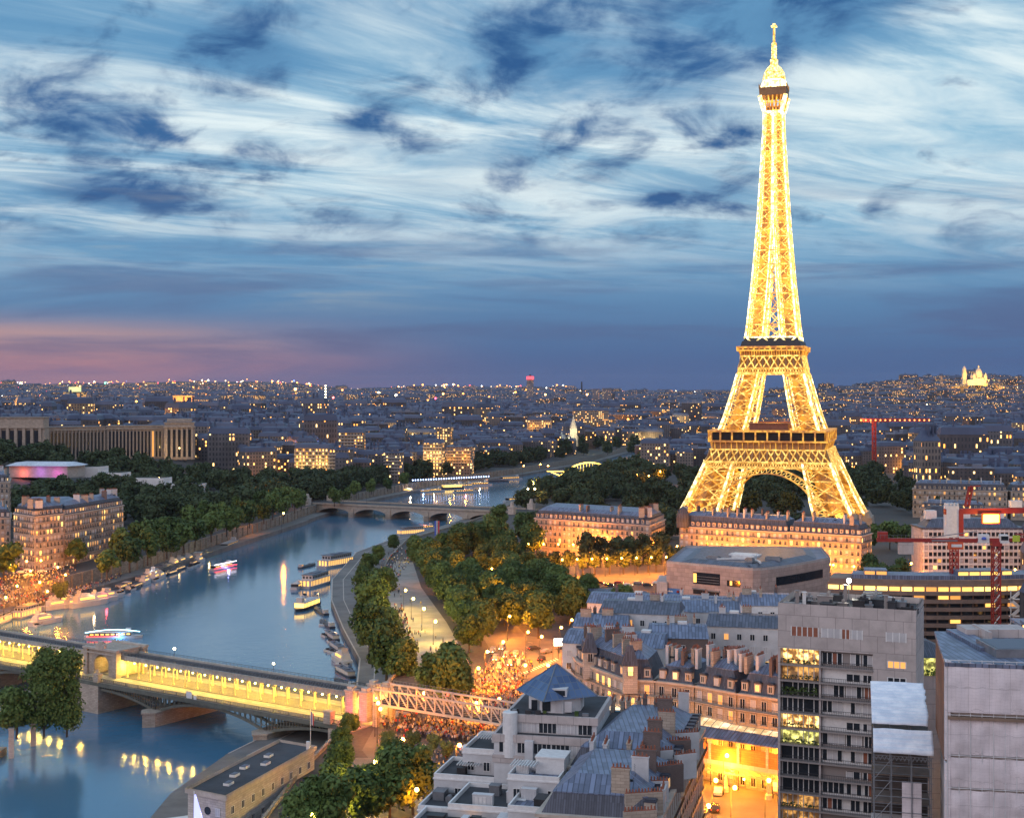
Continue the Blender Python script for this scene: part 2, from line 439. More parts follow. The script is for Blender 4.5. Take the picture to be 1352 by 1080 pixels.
def terrain(x, y):
    u = bank_x(LEFT_BANK, y) - x                 # metres behind the Passy quay
    z = 0.0
    if u > 0 and y > 850: z = 31 * sstep(70, 330, u) * sstep(850, 1050, y) * (1 - 0.6 * sstep(2300, 3200, y))
    if y > 2200: z += 60 * sstep(2200, 11000, y)
    z += 100 * math.exp(-((x - 2050) / 560) ** 2 - ((y - 5900) / 900) ** 2) + 34 * math.exp(-((x - 1500) / 520) ** 2 - ((y - 5600) / 800) ** 2)
    if y > 9000:
        a = x / y
        r = 74 * sstep(-0.10, -0.26, a) + 52 * math.exp(-((a + 0.185) / 0.05) ** 2) + 42 * math.exp(-((a + 0.03) / 0.06) ** 2) + 34 * math.exp(-((a - 0.04) / 0.012) ** 2) + 18
        r += 22 * (mnoise.noise((a * 22, 3.1, 0)) + 0.5 * mnoise.noise((a * 60, 1.1, 0)))
        z += r * sstep(9000, 13000, y) * (1 - 0.75 * sstep(14500, 19000, y))
    return z
def build_ground():
    pts, edges = [], []
    n = len(RIVER)
    dense = []
    for i in range(n):
        a, b = Vector(RIVER[i]), Vector(RIVER[(i + 1) % n]); k = max(1, int((b - a).length / 40))
        dense += [a + (b - a) * (j / k) for j in range(k)]
    pts += dense; edges += [(i, (i + 1) % len(dense)) for i in range(len(dense))]
    r = 90.0
    while r < 20500:
        for j in range(-36, 37):
            a = R(j * 1.0); p = (r * math.tan(a), r)
            if not inside(RIVER, *p): pts.append(Vector(p))
        r *= 1.055 if r < 9000 or r > 15000 else 1.025
    for x in (-600, -300, 0, 300, 600): pts.append(Vector((x, -200)))
    vs, _, fs, *_ = delaunay_2d_cdt(pts, edges, [], 0, 0.01)
    mb = MB()
    keep = []
    for f in fs:
        c = sum((vs[i] for i in f), Vector((0, 0))) / len(f)
        if not inside(RIVER, c.x, c.y): keep.append(tuple(f))
    mb.v = [(v.x, v.y, terrain(v.x, v.y)) for v in vs]; mb.f = keep; mb.mi = [0] * len(keep)
    # fan out to the sides
    return mb.build('ground', M['ground'], smooth=True)
def ground_material():
    m = bpy.data.materials.new('city_ground'); m.use_nodes = True; nt = m.node_tree; b = nt.nodes['Principled BSDF']
    p = tc(nt, 'Object'); _, yy, _ = sep(nt, p)
    n = noise_n(nt, p, 0.02, 6, 0.65); f = noise_n(nt, p, 0.6, 4, 0.6)
    near = mixc(nt, (n * 0.5 + (f * 0.5)).sm(0.35, 0.65), (0.04, 0.04, 0.042), (0.085, 0.08, 0.075))
    n2 = noise_n(nt, p, 0.0022, 8, 0.7)
    far = mixc(nt, n2.sm(0.42, 0.58), (0.02, 0.03, 0.022), (0.06, 0.062, 0.07))
    nt.links.new(mixc(nt, yy.sm(1400, 2600), near, far).out, b.inputs['Base Color']); b.inputs['Roughness'].default_value = 0.9
    return m
M['ground'] = ground_material()
ground = struct(build_ground())

def river_material():
    m = bpy.data.materials.new('river_water'); m.use_nodes = True; nt = m.node_tree; b = nt.nodes['Principled BSDF']
    b.inputs['Base Color'].default_value = (0.065, 0.175, 0.285, 1); b.inputs['Roughness'].default_value = 0.17
    b.inputs['IOR'].default_value = 1.9
    p = tc(nt, 'Object'); x, y, z = sep(nt, p)
    n = noise_n(nt, comb(nt, x * 0.22, y * 0.22, 0.0), 1.0, 6, 0.62, 0.4)
    n2 = noise_n(nt, comb(nt, x * 0.012, y * 0.006, 0.0), 1.0, 4, 0.6, 0.3)
    bp = nt.nodes.new('ShaderNodeBump'); bp.inputs['Strength'].default_value = 0.06; bp.inputs['Distance'].default_value = 1.2
    nt.links.new(n.out, bp.inputs['Height']); nt.links.new(bp.outputs[0], b.inputs['Normal'])
    nt.links.new((n2.sm(0.3, 0.7, 0.08, 0.14)).out, b.inputs['Roughness'])
    return m
mb = MB(); rv = [(p[0], p[1], WZ) for p in RIVER]
vs, _, fs, *_ = delaunay_2d_cdt([Vector(p[:2]) for p in rv], [(i, (i + 1) % len(rv)) for i in range(len(rv))], [], 1, 0.01)
mb.v = [(v.x, v.y, WZ) for v in vs]; mb.f = [tuple(f) for f in fs]; mb.mi = [0] * len(fs)
struct(mb.build('river', river_material()))

# embankment walls and the low quays at their foot (both banks)
def build_banks():
    for edge, bank, nm, flip in ((LEFT_EDGE, LEFT_BANK, 'long stone embankment wall along the far Passy bank of the river', False), (RIGHT_EDGE, RIGHT_BANK, 'long stone embankment wall along the near bank under the tree avenue', True)):
        e, b = [Vector(p) for p in edge], [Vector(p) for p in bank]
        q, w = MB(), MB(); qz = -5.4
        pts = e + b[::-1]
        vs, _, fs, *_ = delaunay_2d_cdt(pts, [(i, (i + 1) % len(pts)) for i in range(len(pts))], [], 1, 0.01)
        q.add([(v.x, v.y, qz) for v in vs], [tuple(f) for f in fs])
        P = lambda p, z: (p.x, p.y, z)
        for i in range(len(e) - 1):
            q.quad(P(e[i], qz), P(e[i + 1], qz), P(e[i + 1], -9.5), P(e[i], -9.5))
            m = (e[i] + e[i + 1]) / 2
        sgn = -1 if not flip else 1
        o = [Vector(p) for p in off(bank, sgn * 0.7)]
        for i in range(len(b) - 1):
            w.quad(P(b[i], -9), P(b[i + 1], -9), P(b[i + 1], 0.95), P(b[i], 0.95)); w.quad(P(b[i], .95), P(b[i + 1], .95), P(o[i + 1], .95), P(o[i], .95)); w.quad(P(o[i], .95), P(o[i + 1], .95), P(o[i + 1], -.5), P(o[i], -.5))
            L = (b[i + 1] - b[i]).length; k = int(L / 9)
            nrm = (b[i] - o[i]).normalized()
            if L < 200:
                for j in range(k):                                  # buttress strips
                    c = b[i].lerp(b[i + 1], (j + .5) / k) + nrm * 0.15
                    w.box((c.x, c.y, -5.4), (0.9, 0.9, 6.1), rz=math.atan2((b[i + 1] - b[i]).y, (b[i + 1] - b[i]).x))
        struct(q.build('quay', M['quay_pave']))
        tag(w.build('embankment_wall', M['quaystone']), nm, 'wall')
M['quay_pave'] = mat('quay_paving', (0.15, 0.145, 0.14), 0.9, var=0.3, scale=0.15)
build_banks()
# ---------------------------------------------------------------- the lit lattice tower
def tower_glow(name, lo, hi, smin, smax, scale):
    """surface that glows of itself: emission varied by noise stands in for lamp light"""
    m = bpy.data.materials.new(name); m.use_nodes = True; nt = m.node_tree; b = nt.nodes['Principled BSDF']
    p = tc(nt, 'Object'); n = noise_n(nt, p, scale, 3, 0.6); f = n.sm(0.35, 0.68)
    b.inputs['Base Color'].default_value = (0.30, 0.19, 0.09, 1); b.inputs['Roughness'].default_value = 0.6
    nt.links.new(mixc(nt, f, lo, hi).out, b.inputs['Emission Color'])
    hz_ = sep(nt, p)[2].sm(40, 190, 0.85, 1.6)             # emission raised with height, so the upper shaft glows hotter
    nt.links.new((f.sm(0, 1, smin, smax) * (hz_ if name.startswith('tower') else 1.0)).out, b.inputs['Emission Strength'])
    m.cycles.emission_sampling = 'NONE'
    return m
M['t_iron'] = mat('tower_brown_iron', (0.30, 0.17, 0.075), 0.6, 0.0, var=0.25)
M['t_inner'] = tower_glow('tower_emissive_lattice', (1.0, 0.24, 0.01), (1.0, 0.50, 0.03), 0.22, 1.6, 0.22)  # lattice glows of itself in place of floodlight on iron
M['t_beam'] = tower_glow('tower_emissive_beams', (1.0, 0.44, 0.03), (1.0, 0.70, 0.17), 0.7, 1.7, 0.5)  # the whole beam glows for the bulbs strung on it
M['t_edge'] = tower_glow('tower_emissive_edges', (1.0, 0.66, 0.18), (1.0, 0.88, 0.55), 1.2, 3.4, 0.4)  # edge bars glow along their full length for their bulbs
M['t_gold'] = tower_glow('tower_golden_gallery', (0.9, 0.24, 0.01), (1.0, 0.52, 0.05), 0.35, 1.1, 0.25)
M['t_core'] = tower_glow('tower_emissive_core', (0.5, 0.10, 0.004), (1.0, 0.42, 0.02), 0.10, 0.9, 0.15)  # core glows by emission instead of catching floodlight
TOUT = [(0, 58.5), (24, 46.8), (50, 36), (57.6, 33), (72, 28), (96.7, 21.3), (115.7, 17.2), (131, 15.2), (160, 12.4), (194, 9.7), (252, 6.4), (277, 5.6)]
TIN = [(0, 34), (12, 29.5), (50, 20), (57.6, 17.5), (70, 14), (97, 8.4), (115.7, 6.2), (131, 4.9), (160, 2.6), (196, 0.5), (277, 0.3)]
tw = D(1022, 699, 876)
TX, TY = tw.x, tw.y
tower = thing('lattice_tower', 'tall lattice iron tower glowing gold with white lights above the rooftops', 'tower', (TX, TY, 0), R(-17.5))
def leg_corner(z, cx, cy, sx, sy):
    o, i = interp(TOUT, z), interp(TIN, z)
    return Vector((sx * (o if cx else i), sy * (o if cy else i), z))
def lattice_face(beam, inner, edge, a0, b0, a1, b1, w, fine, out, lead=True):
    """one panel of a leg face: a0-b0 foot, a1-b1 head; out: which way the face looks"""
    o = out * (w * 0.55)
    for p, q in ((a0, b1), (b0, a1)): beam.beam(p + o, q + o, w * 0.62)
    beam.beam(a1 + o, b1 + o, w * 0.85)
    m0 = (a0 + b0) / 2; m1 = (a1 + b1) / 2
    beam.beam((a0 + a1) / 2 + o, (b0 + b1) / 2 + o, w * 0.4)
    for k in range(fine):                          # the secondary lattice behind the main bars
        t0, t1 = k / fine, (k + 1) / fine
        p, q, r_, s = a0.lerp(a1, t0), b0.lerp(b1, t0), a0.lerp(a1, t1), b0.lerp(b1, t1)
        for j in range(2):
            u0, u1 = j / 2, (j + 1) / 2
            inner.beam(p.lerp(q, u0), r_.lerp(s, u1), w * 0.36); inner.beam(p.lerp(q, u1), r_.lerp(s, u0), w * 0.36)
        inner.beam(r_, s, w * 0.5)
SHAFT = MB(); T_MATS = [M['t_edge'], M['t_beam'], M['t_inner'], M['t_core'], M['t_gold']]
def build_legs(name, levels, w_tab, fine):
    for sx in (-1, 1):
        for sy in (-1, 1):
            beam, inner, edge, core = MB(), MB(), MB(), MB()
            for z0, z1 in zip(levels, levels[1:]):
                w = interp(w_tab, z0)
                C0 = {(cx, cy): leg_corner(z0, cx, cy, sx, sy) for cx in (0, 1) for cy in (0, 1)}
                C1 = {(cx, cy): leg_corner(z1, cx, cy, sx, sy) for cx in (0, 1) for cy in (0, 1)}
                for k in C0: edge.beam(C0[k], C1[k], w * (1.45 if k == (1, 1) else 1.0), h=w * (1.45 if k == (1, 1) else 1.0))
                for k0, k1, out in (((0, 1), (1, 1), Vector((0, sy, 0))), ((1, 0), (1, 1), Vector((sx, 0, 0))), ((0, 0), (1, 0), Vector((0, -sy, 0))), ((0, 0), (0, 1), Vector((-sx, 0, 0)))):
                    lattice_face(beam, inner, edge, C0[k0], C0[k1], C1[k0], C1[k1], w, fine, out)
                # stairs, lift shaft and core of the leg, its floodlight put into emission
                c0 = sum(C0.values(), Vector()) / 4; c1 = sum(C1.values(), Vector()) / 4
                core.beam(c0, c1, (C0[(1, 1)] - C0[(0, 1)]).length * 0.34)
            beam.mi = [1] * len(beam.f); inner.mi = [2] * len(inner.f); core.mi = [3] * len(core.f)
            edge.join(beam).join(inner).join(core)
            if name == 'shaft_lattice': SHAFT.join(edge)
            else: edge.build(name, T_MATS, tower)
WT = [(0, 1.15), (57, 0.95), (116, 0.72), (200, 0.56), (277, 0.45)]
build_legs('leg_lattice', [9, 22, 34, 45], WT, 2)
build_legs('upper_leg_lattice', [64.5, 74, 83, 91.5, 99.5], WT, 2)
lv = [123.0, 131]
while lv[-1] < 266: lv.append(lv[-1] + interp([(123, 10.2), (200, 8.2), (270, 6.0)], lv[-1]))
lv[-1] = 268
build_legs('shaft_lattice', lv, WT, 1)
# cross bracing in the narrow gap between the four shaft legs
gap, gin = MB(), MB()
for z0, z1 in zip(lv, lv[1:]):
    if z0 > 186: break
    for q in range(4):
        Mq = Matrix.Rotation(q * PI / 2, 4, 'Z')
        o0, o1, i0, i1 = interp(TOUT, z0), interp(TOUT, z1), interp(TIN, z0), interp(TIN, z1)
        P = [Mq @ Vector(p) for p in ((-i0, -o0, z0), (i0, -o0, z0), (i1, -o1, z1), (-i1, -o1, z1))]
        w = interp(WT, z0) * 0.8
        (gap if z0 < 132 else gin).beam(P[0], P[2], w); (gap if z0 < 132 else gin).beam(P[1], P[3], w); gin.beam(P[2], P[3], w * 1.3)
        # a V of bars over the second platform
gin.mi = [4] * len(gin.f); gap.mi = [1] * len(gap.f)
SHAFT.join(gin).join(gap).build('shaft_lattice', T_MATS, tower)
# white V bars just above the second floor
vb = MB()
for q in range(4):
    Mq = Matrix.Rotation(q * PI / 2, 4, 'Z')
    o = interp(TOUT, 122)
    for k in range(3):
        x0 = -o + 2 * o * k / 3; x1 = -o + 2 * o * (k + 1) / 3
        for a, b in (((x0 + .8, 123), ((x0 + x1) / 2, 118.6)), ((x1 - .8, 123), ((x0 + x1) / 2, 118.6))):
            vb.beam(Mq @ Vector((a[0], -o - .3, a[1])), Mq @ Vector((b[0], -o - .5, b[1])), 0.8)
    vb.beam(Mq @ Vector((-o, -o - .3, 123)), Mq @ Vector((o, -o - .3, 123)), 0.8)
vb.build('zigzag_lattice', M['t_edge'], tower)
# girders: rows of crosses below each platform
def girder(name, z0, z1, z2, n, h0, h1, small=True):
    b, g = MB(), MB()
    for q in range(4):
        Mq = Matrix.Rotation(q * PI / 2, 4, 'Z')
        P = lambda x, h, z, out=0.0: Mq @ Vector((x * h, -h - out, z))
        H = lambda z: lerp(h0, h1, (z - z0) / (z2 - z0))
        for z in (z0, z1, z2): b.beam(P(-1, H(z), z, .4), P(1, H(z), z, .4), 0.9)
        for k in range(n):
            x0, x1 = -1 + 2 * k / n, -1 + 2 * (k + 1) / n
            b.beam(P(x0, H(z1), z1, .4), P(x1, H(z2), z2, .4), 0.62); b.beam(P(x1, H(z1), z1, .4), P(x0, H(z2), z2, .4), 0.62)
            g.beam(P(x0, H(z1), z1, .2), P(x0, H(z2), z2, .2), 0.8)
        for k in range(n * 3):
            x0, x1 = -1 + 2 * k / (n * 3), -1 + 2 * (k + 1) / (n * 3)
            b.beam(P(x0, H(z0), z0, .3), P(x1, H(z1), z1, .3), 0.36); b.beam(P(x1, H(z0), z0, .3), P(x0, H(z1), z1, .3), 0.36)
        g.quad(P(-1, H(z0) - 1.4, z0), P(1, H(z0) - 1.4, z0), P(1, H(z2) - 1.4, z2), P(-1, H(z2) - 1.4, z2))
    o = b.build(name, M['t_beam'], tower); g.build('girder_backing', M['t_iron'], o)
girder('first_girder_lattice', 41.5, 45, 52.5, 16, 39.2, 35.2)
girder('second_girder_lattice', 100, 103.3, 111, 8, 20.4, 18.4)
# arches between the legs: a golden soffit band and a lit filigree
for q in range(4):
    Mq = Matrix.Rotation(q * PI / 2, 4, 'Z'); rib, fil = MB(), MB()
    N = 34; prev = None
    for k in range(N + 1):
        t = PI * (0.03 + 0.94 * k / N)
        r0, r1 = 33.5, 37.6
        zc = 4.5
        pin = Vector((-r0 * math.cos(t), 0, zc + 33.8 * math.sin(t))); pout = Vector((-r1 * math.cos(t), 0, zc + 37.0 * math.sin(t)))
        def F(p, back=0.0): return Mq @ Vector((p.x, -(interp(TOUT, max(0, p.z)) - 0.4 - back), p.z))
        if prev:
            a, b, c, d_ = prev[0], pin, pout, prev[1]
            rib.quad(F(a), F(b), F(b, 4.5), F(a, 4.5)); rib.beam(F(a), F(b), 0.8); 
            fil.beam(F(d_), F(c), 0.55); fil.beam(F(a), F(c), 0.32); fil.beam(F(b), F(c), 0.5)
            rib.beam(F(d_, 2), F(c, 2), 1.0)
        prev = (pin, pout)
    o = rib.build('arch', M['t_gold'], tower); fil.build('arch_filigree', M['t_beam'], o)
# platforms
def ring(mb, h0, h1, z0, z1, m=0):
    a = [(-h0, -h0), (h0, -h0), (h0, h0), (-h0, h0)]; b = [(-h1, -h1), (h1, -h1), (h1, h1), (-h1, h1)]
    mb.prism(a, z0, z1, m, inset_poly=b, bottom=True)
def gallery(name, hb, zb, h, z0, z1, n, cove=None):
    dk, gd, gl = MB(), MB(), MB()
    ring(dk, hb, hb, zb, z0); ring(dk, h - 2.6, h - 2.6, z0, z1)
    ring(gd, h + .4, h + .4, z0 - .5, z0 + .5); ring(gd, h + .6, h + .6, z1 - .6, z1 + .6)
    for q in range(4):
        Mq = Matrix.Rotation(q * PI / 2, 4, 'Z')
        for k in range(n + 1):
            x = -h + 2 * h * k / n
            gd.beam(Mq @ Vector((x, -h, z0)), Mq @ Vector((x, -h, z1)), 0.9)
        for k in range(n * 2):
            x = -hb + 2 * hb * (k + .5) / (n * 2)
            gd.beam(Mq @ Vector((x, -hb - .3, zb)), Mq @ Vector((x, -h + .3, z0)), 0.45)
        gl.quad(Mq @ Vector((-h * .95, -h + 2.2, z0 + .6)), Mq @ Vector((h * .95, -h + 2.2, z0 + .6)), Mq @ Vector((h * .95, -h + 2.2, z1 - .8)), Mq @ Vector((-h * .95, -h + 2.2, z1 - .8)))
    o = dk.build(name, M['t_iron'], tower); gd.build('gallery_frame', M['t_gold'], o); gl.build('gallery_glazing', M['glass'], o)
    return o
gallery('first_platform', 34.2, 52.8, 36.2, 57.6, 64.0, 10)
gallery('second_platform', 18.6, 111.2, 20.6, 114.6, 116.6, 12)
pv = MB(); ring(pv, 19.0, 18.0, 116.8, 120.5); ring(pv, 17.3, 16.4, 120.5, 122.8); pv.build('second_floor_pavilion', M['dark'], tower)
pv = MB()
for q in range(4):
    Mq = Matrix.Rotation(q * PI / 2, 4, 'Z'); t = MB(); t.box((0, -24, 64.2), (24, 9, 4.2)); t.box((0, -24, 68.4), (26, 10.5, .5)); pv.join(t, Mq)
pv.build('first_floor_pavilion', mat('dark_red_pavilion', (0.16, 0.06, 0.04), .5), tower)
# head of the tower
hd, hg, hw, hb_ = MB(), MB(), MB(), MB()
ring(hd, 8.3, 8.6, 277.5, 282.5); ring(hd, 6.0, 6.0, 268, 270)
for q in range(4):
    Mq = Matrix.Rotation(q * PI / 2, 4, 'Z')
    for k in range(7):
        x = -1 + 2 * k / 6
        (hw if k in (0, 6) else hb_).beam(Mq @ Vector((x * 5.6, -5.8, 268)), Mq @ Vector((x * 8.2, -8.2, 277.5)), 0.8 if k not in (0, 6) else 1.8)
    hb_.beam(Mq @ Vector((-7, -7, 273)), Mq @ Vector((7, -7, 273)), .5)
    for k in range(8):
        x = -1 + 2 * (k + .5) / 8
        hd.beam(Mq @ Vector((x * 8.6, -8.7, 282)), Mq @ Vector((x * 8.6, -8.7, 285)), .3)
ring(hw, 6.6, 6.0, 266.4, 268)
hw.lathe([(8.2, 283.4), (8.6, 284.4), (8.0, 286.6), (7.0, 288)], 16)
hg.lathe([(7.0, 288), (7.3, 289.5), (6.4, 293), (4.6, 296), (2.4, 298.2), (2.5, 301.5), (1.5, 302)], 16)
an = MB(); an.tube((0, 0, 301), (0, 0, 312.5), 1.5, 1.3, 8); an.tube((0, 0, 312), (0, 0, 323), .75, .65, 8); an.box((0, 0, 322.6), (3.6, 3.6, .7)); an.box((0, 0, 323.3), (1.6, 1.6, 1.4))
for k in range(6): an.lathe([(1.75, 303 + k * 1.6), (1.75, 303.8 + k * 1.6)], 8)
o = hd.build('top_platform', M['t_iron'], tower); hw.build('beacon_ring', M['t_edge'], o); m_dome = tower_glow('tower_golden_dome', (1.0, 0.42, 0.02), (1.0, 0.85, 0.3), 0.6, 2.2, 0.6); hg.build('dome', m_dome, o); hb_.build('bracket_lattice', M['t_gold'], o); an.build('antenna', m_dome, tower)
# masonry feet
for sx in (-1, 1):
    for sy in (-1, 1):
        b = MB(); c = (sx * 46.5, sy * 46.5)
        b.box((c[0], c[1], 0), (27, 27, 6), taper=.94); b.box((c[0], c[1], 6), (24, 24, 3.5), taper=.85)
        b.build('masonry_foot', M['stone'], tower)
for sx in (-1, 1):
    for sy in (-1, 1):
        lamp_light('floodlight', (sx * 44, sy * 44, 12), 130000, (1, .42, .05), tower, 2)
lamp_light('floodlight', (0, 0, 38), 90000, (1, .42, .05), tower, 4)
lamp_light('floodlight', (0, 0, 84), 40000, (1, .42, .05), tower, 3)
lamp_light('floodlight', (0, 0, 128), 20000, (1, .42, .05), tower, 2)
# ---------------------------------------------------------------- trees
def leaf_mat(name, c, c2):
    m = bpy.data.materials.new(name); m.use_nodes = True; nt = m.node_tree; b = nt.nodes['Principled BSDF']
    p = tc(nt, 'Object'); n = noise_n(nt, p, 0.45, 3, 0.6); n2 = noise_n(nt, p, 3.0, 2, 0.5)
    oi = nt.nodes.new('ShaderNodeObjectInfo')
    f = (n * 0.7 + (n2 * 0.5) + (S(nt, oi.outputs['Random']) * 0.5)).sm(0.45, 1.05)
    nt.links.new(mixc(nt, f, c, c2).out, b.inputs['Base Color']); b.inputs['Roughness'].default_value = 0.7
    b.inputs['Specular IOR Level'].default_value = 0.25
    return m
M['leaf'] = leaf_mat('plane_tree_leaves', (0.030, 0.060, 0.017), (0.10, 0.15, 0.038))
M['leaf_dark'] = leaf_mat('dark_park_leaves', (0.018, 0.032, 0.016), (0.05, 0.075, 0.032))
M['leaf_pale'] = leaf_mat('pale_leaves', (0.05, 0.08, 0.03), (0.13, 0.16, 0.06))
def crown_mesh(name, mt, seed, rx=5.2, h0=3.5, h1=14.0, n=2400, leaf=0.75, lobes=16, narrow=0.0):
    rg = random.Random(seed); mb = MB(); L = []
    hc, hh = (h0 + h1) / 2, (h1 - h0) / 2
    for i in range(lobes):
        a = rg.uniform(0, 2 * PI); t = rg.uniform(-0.85, 0.9); w = math.sqrt(max(0.05, 1 - t * t)) * rg.uniform(0.35, 0.85)
        if narrow: w *= 0.8
        rr = rx * rg.uniform(0.28, 0.5)
        L.append((Vector((math.cos(a) * rx * w, math.sin(a) * rx * w, hc + t * hh * 0.86)), rr))
    L.append((Vector((0, 0, hc)), rx * 0.55))
    for i in range(n):
        c, r = L[i % len(L)]
        dvec = Vector((rg.gauss(0, 1), rg.gauss(0, 1), rg.gauss(0.25, 1))).normalized()
        p = c + dvec * r * (rg.uniform(0.70, 1.12) if rg.random() < .88 else rg.uniform(1.1, 1.38))
        if p.z < h0 * 0.85: continue
        nrm = (dvec + Vector((rg.gauss(0, .5), rg.gauss(0, .5), rg.gauss(.2, .5)))).normalized()
        e = nrm.cross(Vector((rg.gauss(0, 1), rg.gauss(0, 1), rg.gauss(0, 1)))).normalized(); g = nrm.cross(e)
        s = leaf * rg.uniform(0.6, 1.25)
        mb.add((p - e * s - g * s * .35, p + e * s * .2 - g * s * .6, p + e * s + g * s * .3, p - e * s * .1 + g * s * .7), ((0, 1, 2, 3),))
    return mb.mesh(name, mt, uv=False)
def trunk_mesh(name, h0, h1, rx, seed, r=0.35):
    rg = random.Random(seed); mb = MB(); z = h0 * 1.25
    mb.tube((0, 0, 0), (0.1, 0.1, z), r, r * .75, 7); mb.tube((0.1, 0.1, z), (0, 0, lerp(h0, h1, .75)), r * .75, r * .2, 6)
    for k in range(5):
        a = k * 2 * PI / 5 + rg.uniform(0, .6)
        mb.tube((0.1, 0.1, z * rg.uniform(.85, 1.2)), (math.cos(a) * rx * .6, math.sin(a) * rx * .6, lerp(h0, h1, rg.uniform(.4, .75))), r * .45, r * .12, 5)
    return mb.mesh(name, M['trunk'], uv=False)
KINDS = {}
def tree_kind(key, nm, mt, seeds, **k):
    KINDS[key] = (nm, [(crown_mesh(key + '_crown', mt, s, **k), trunk_mesh(key + '_trunk', k.get('h0', 3.5), k.get('h1', 14), k.get('rx', 5.2), s)) for s in seeds])
tree_kind('near', 'plane_tree', M['leaf'], (1, 2, 3, 4), n=4200, leaf=0.55, lobes=22)
tree_kind('pale', 'young_tree', M['leaf_pale'], (5, 6), n=2600, leaf=0.42, rx=4.0, h0=2.0, h1=9.0)
tree_kind('mid', 'plane_tree', M['leaf'], (11, 12, 13), n=1500, leaf=0.9)
tree_kind('dark', 'park_tree', M['leaf_dark'], (21, 22, 23), n=1100, leaf=1.15, rx=6.5, h0=2.5, h1=16)
tree_kind('tall', 'poplar_tree', M['leaf'], (31, 32), n=8500, leaf=0.42, rx=6.2, h0=1.5, h1=23, lobes=38, narrow=1)
tree_kind('street', 'street_tree', M['leaf_dark'], (41, 42), n=1100, leaf=0.55, rx=3.3, h0=3.2, h1=11)
NUM = 'first second third fourth fifth sixth seventh eighth ninth tenth eleventh twelfth thirteenth fourteenth fifteenth sixteenth seventeenth eighteenth nineteenth twentieth'.split()
def ordw(i): return NUM[i] if i < 20 else '%d%s' % (i + 1, 'th' if (i + 1) % 100 in (11, 12, 13) else {1: 'st', 2: 'nd', 3: 'rd'}.get((i + 1) % 10, 'th'))
TREE_RG = random.Random(99)
def tree(key, x, y, z, label, group, s=1.0, sz=None):
    nm, prot = KINDS[key]; cm, tm = TREE_RG.choice(prot)
    o = thing(nm, label, 'tree', (x, y, z), TREE_RG.uniform(0, 2 * PI), group)
    s *= TREE_RG.uniform(0.88, 1.12); o.scale = (s, s, sz * s if sz else s * TREE_RG.uniform(.92, 1.1))
    link('crown', cm, o); link('trunk', tm, o)
    return o
def tree_row(key, pts, n, label, group, z=0.0, s=1.0, jit=1.2, px=True):
    """n trees along a line of picture points (on height z); label holds %s for the ordinal"""
    P = [G(a, b, z) if px else Vector((a, b, z)) for a, b in pts]
    seg = [(b - a).length for a, b in zip(P, P[1:])]; tot = sum(seg)
    for i in range(n):
        t = tot * (i + .5) / n; k = 0
        while t > seg[k] and k < len(seg) - 1: t -= seg[k]; k += 1
        p = P[k].lerp(P[k + 1], t / seg[k])
        x, y = p.x + TREE_RG.uniform(-jit, jit), p.y + TREE_RG.uniform(-jit, jit)
        tree(key, x, y, z if z else terrain(x, y), label % ordw(i), group, s)
# Passy embankment
tree_row('mid', ((128, 772), (200, 745), (300, 708), (405, 671)), 15, 'broad green tree of the row on the Passy embankment, %s from its near end', 'trees along the Passy embankment', s=1.15)
tree_row('mid', ((150, 748), (220, 722), (310, 695), (390, 668)), 13, 'green tree of the second row behind the Passy embankment, %s from its near end', 'second row behind the Passy embankment', s=1.2)
tree_row('mid', ((432, 672), (480, 655), (545, 643)), 6, 'green tree on the quay wall just past the stone bridge, %s from the bridge', 'trees past the stone bridge')
# far bank, up the river
tree_row('dark', ((430, 660), (470, 645), (530, 633), (600, 622)), 9, 'dark tree of the park belt beyond the stone bridge, %s from the bridge', 'park belt beyond the stone bridge', s=1.1)
tree_row('dark', ((360, 652), (420, 640), (500, 625), (590, 616)), 12, 'dark tree in the upper park belt below the pale apartment blocks, %s from the avenue', 'upper park belt', s=1.15)
tree_row('dark', ((560, 619), (640, 609), (760, 601), (850, 600)), 14, 'dark tree of the far quay row behind the moored boats, %s from the bridge', 'far quay trees', s=1.25)
tree_row('dark', ((640, 603), (740, 595), (850, 592)), 11, 'dark tree behind the far quay row by the lit footbridge, %s along the line', 'trees behind the far quay', s=1.25)
# palace gardens on the slope
rg = random.Random(3); k = 0
for i in range(400):
    px, py, Y = rg.uniform(-70, 375), 0, rg.uniform(880, 1230)
    x = (px - 676) * Y / FPX; u = bank_x(LEFT_BANK, Y) - x
    if u < 40: continue
    sy = HOR + (CAM_H - terrain(x, Y)) * FPX / Y
    if 92 < px < 300 and 615 + (px - 95) * 0.14 < sy < 642 + (px - 95) * 0.09: continue      # the fountain terraces stay clear
    if px < 105 and Y > 1000: continue
    tree('dark', x, Y, terrain(x, Y), 'dark tree in the dense sloping gardens below the palace colonnade', 'dense palace garden trees', 0.95); k += 1
    if k >= 26: break
# around the tower
k = 0
for i in range(300):
    px, Y = rg.uniform(800, 1290), rg.uniform(800, 1350)
    x = (px - 676) * Y / FPX
    dx_, dy_ = x - TX, Y - TY
    if abs(dx_) < 75 and abs(dy_) < 80 and not (abs(dx_) < 25): continue
    if abs(dx_) < 30 and dy_ < 90 and abs(dy_) < 40: continue
    if px > 1130 and Y < 830: continue
    if 1140 < px < 1205 and Y < 1000: continue
    tree('dark', x, Y, 0, 'dark park tree in the wooded gardens around the foot of the lattice tower', 'garden trees around the tower', 0.9); k += 1
    if k >= 26: break
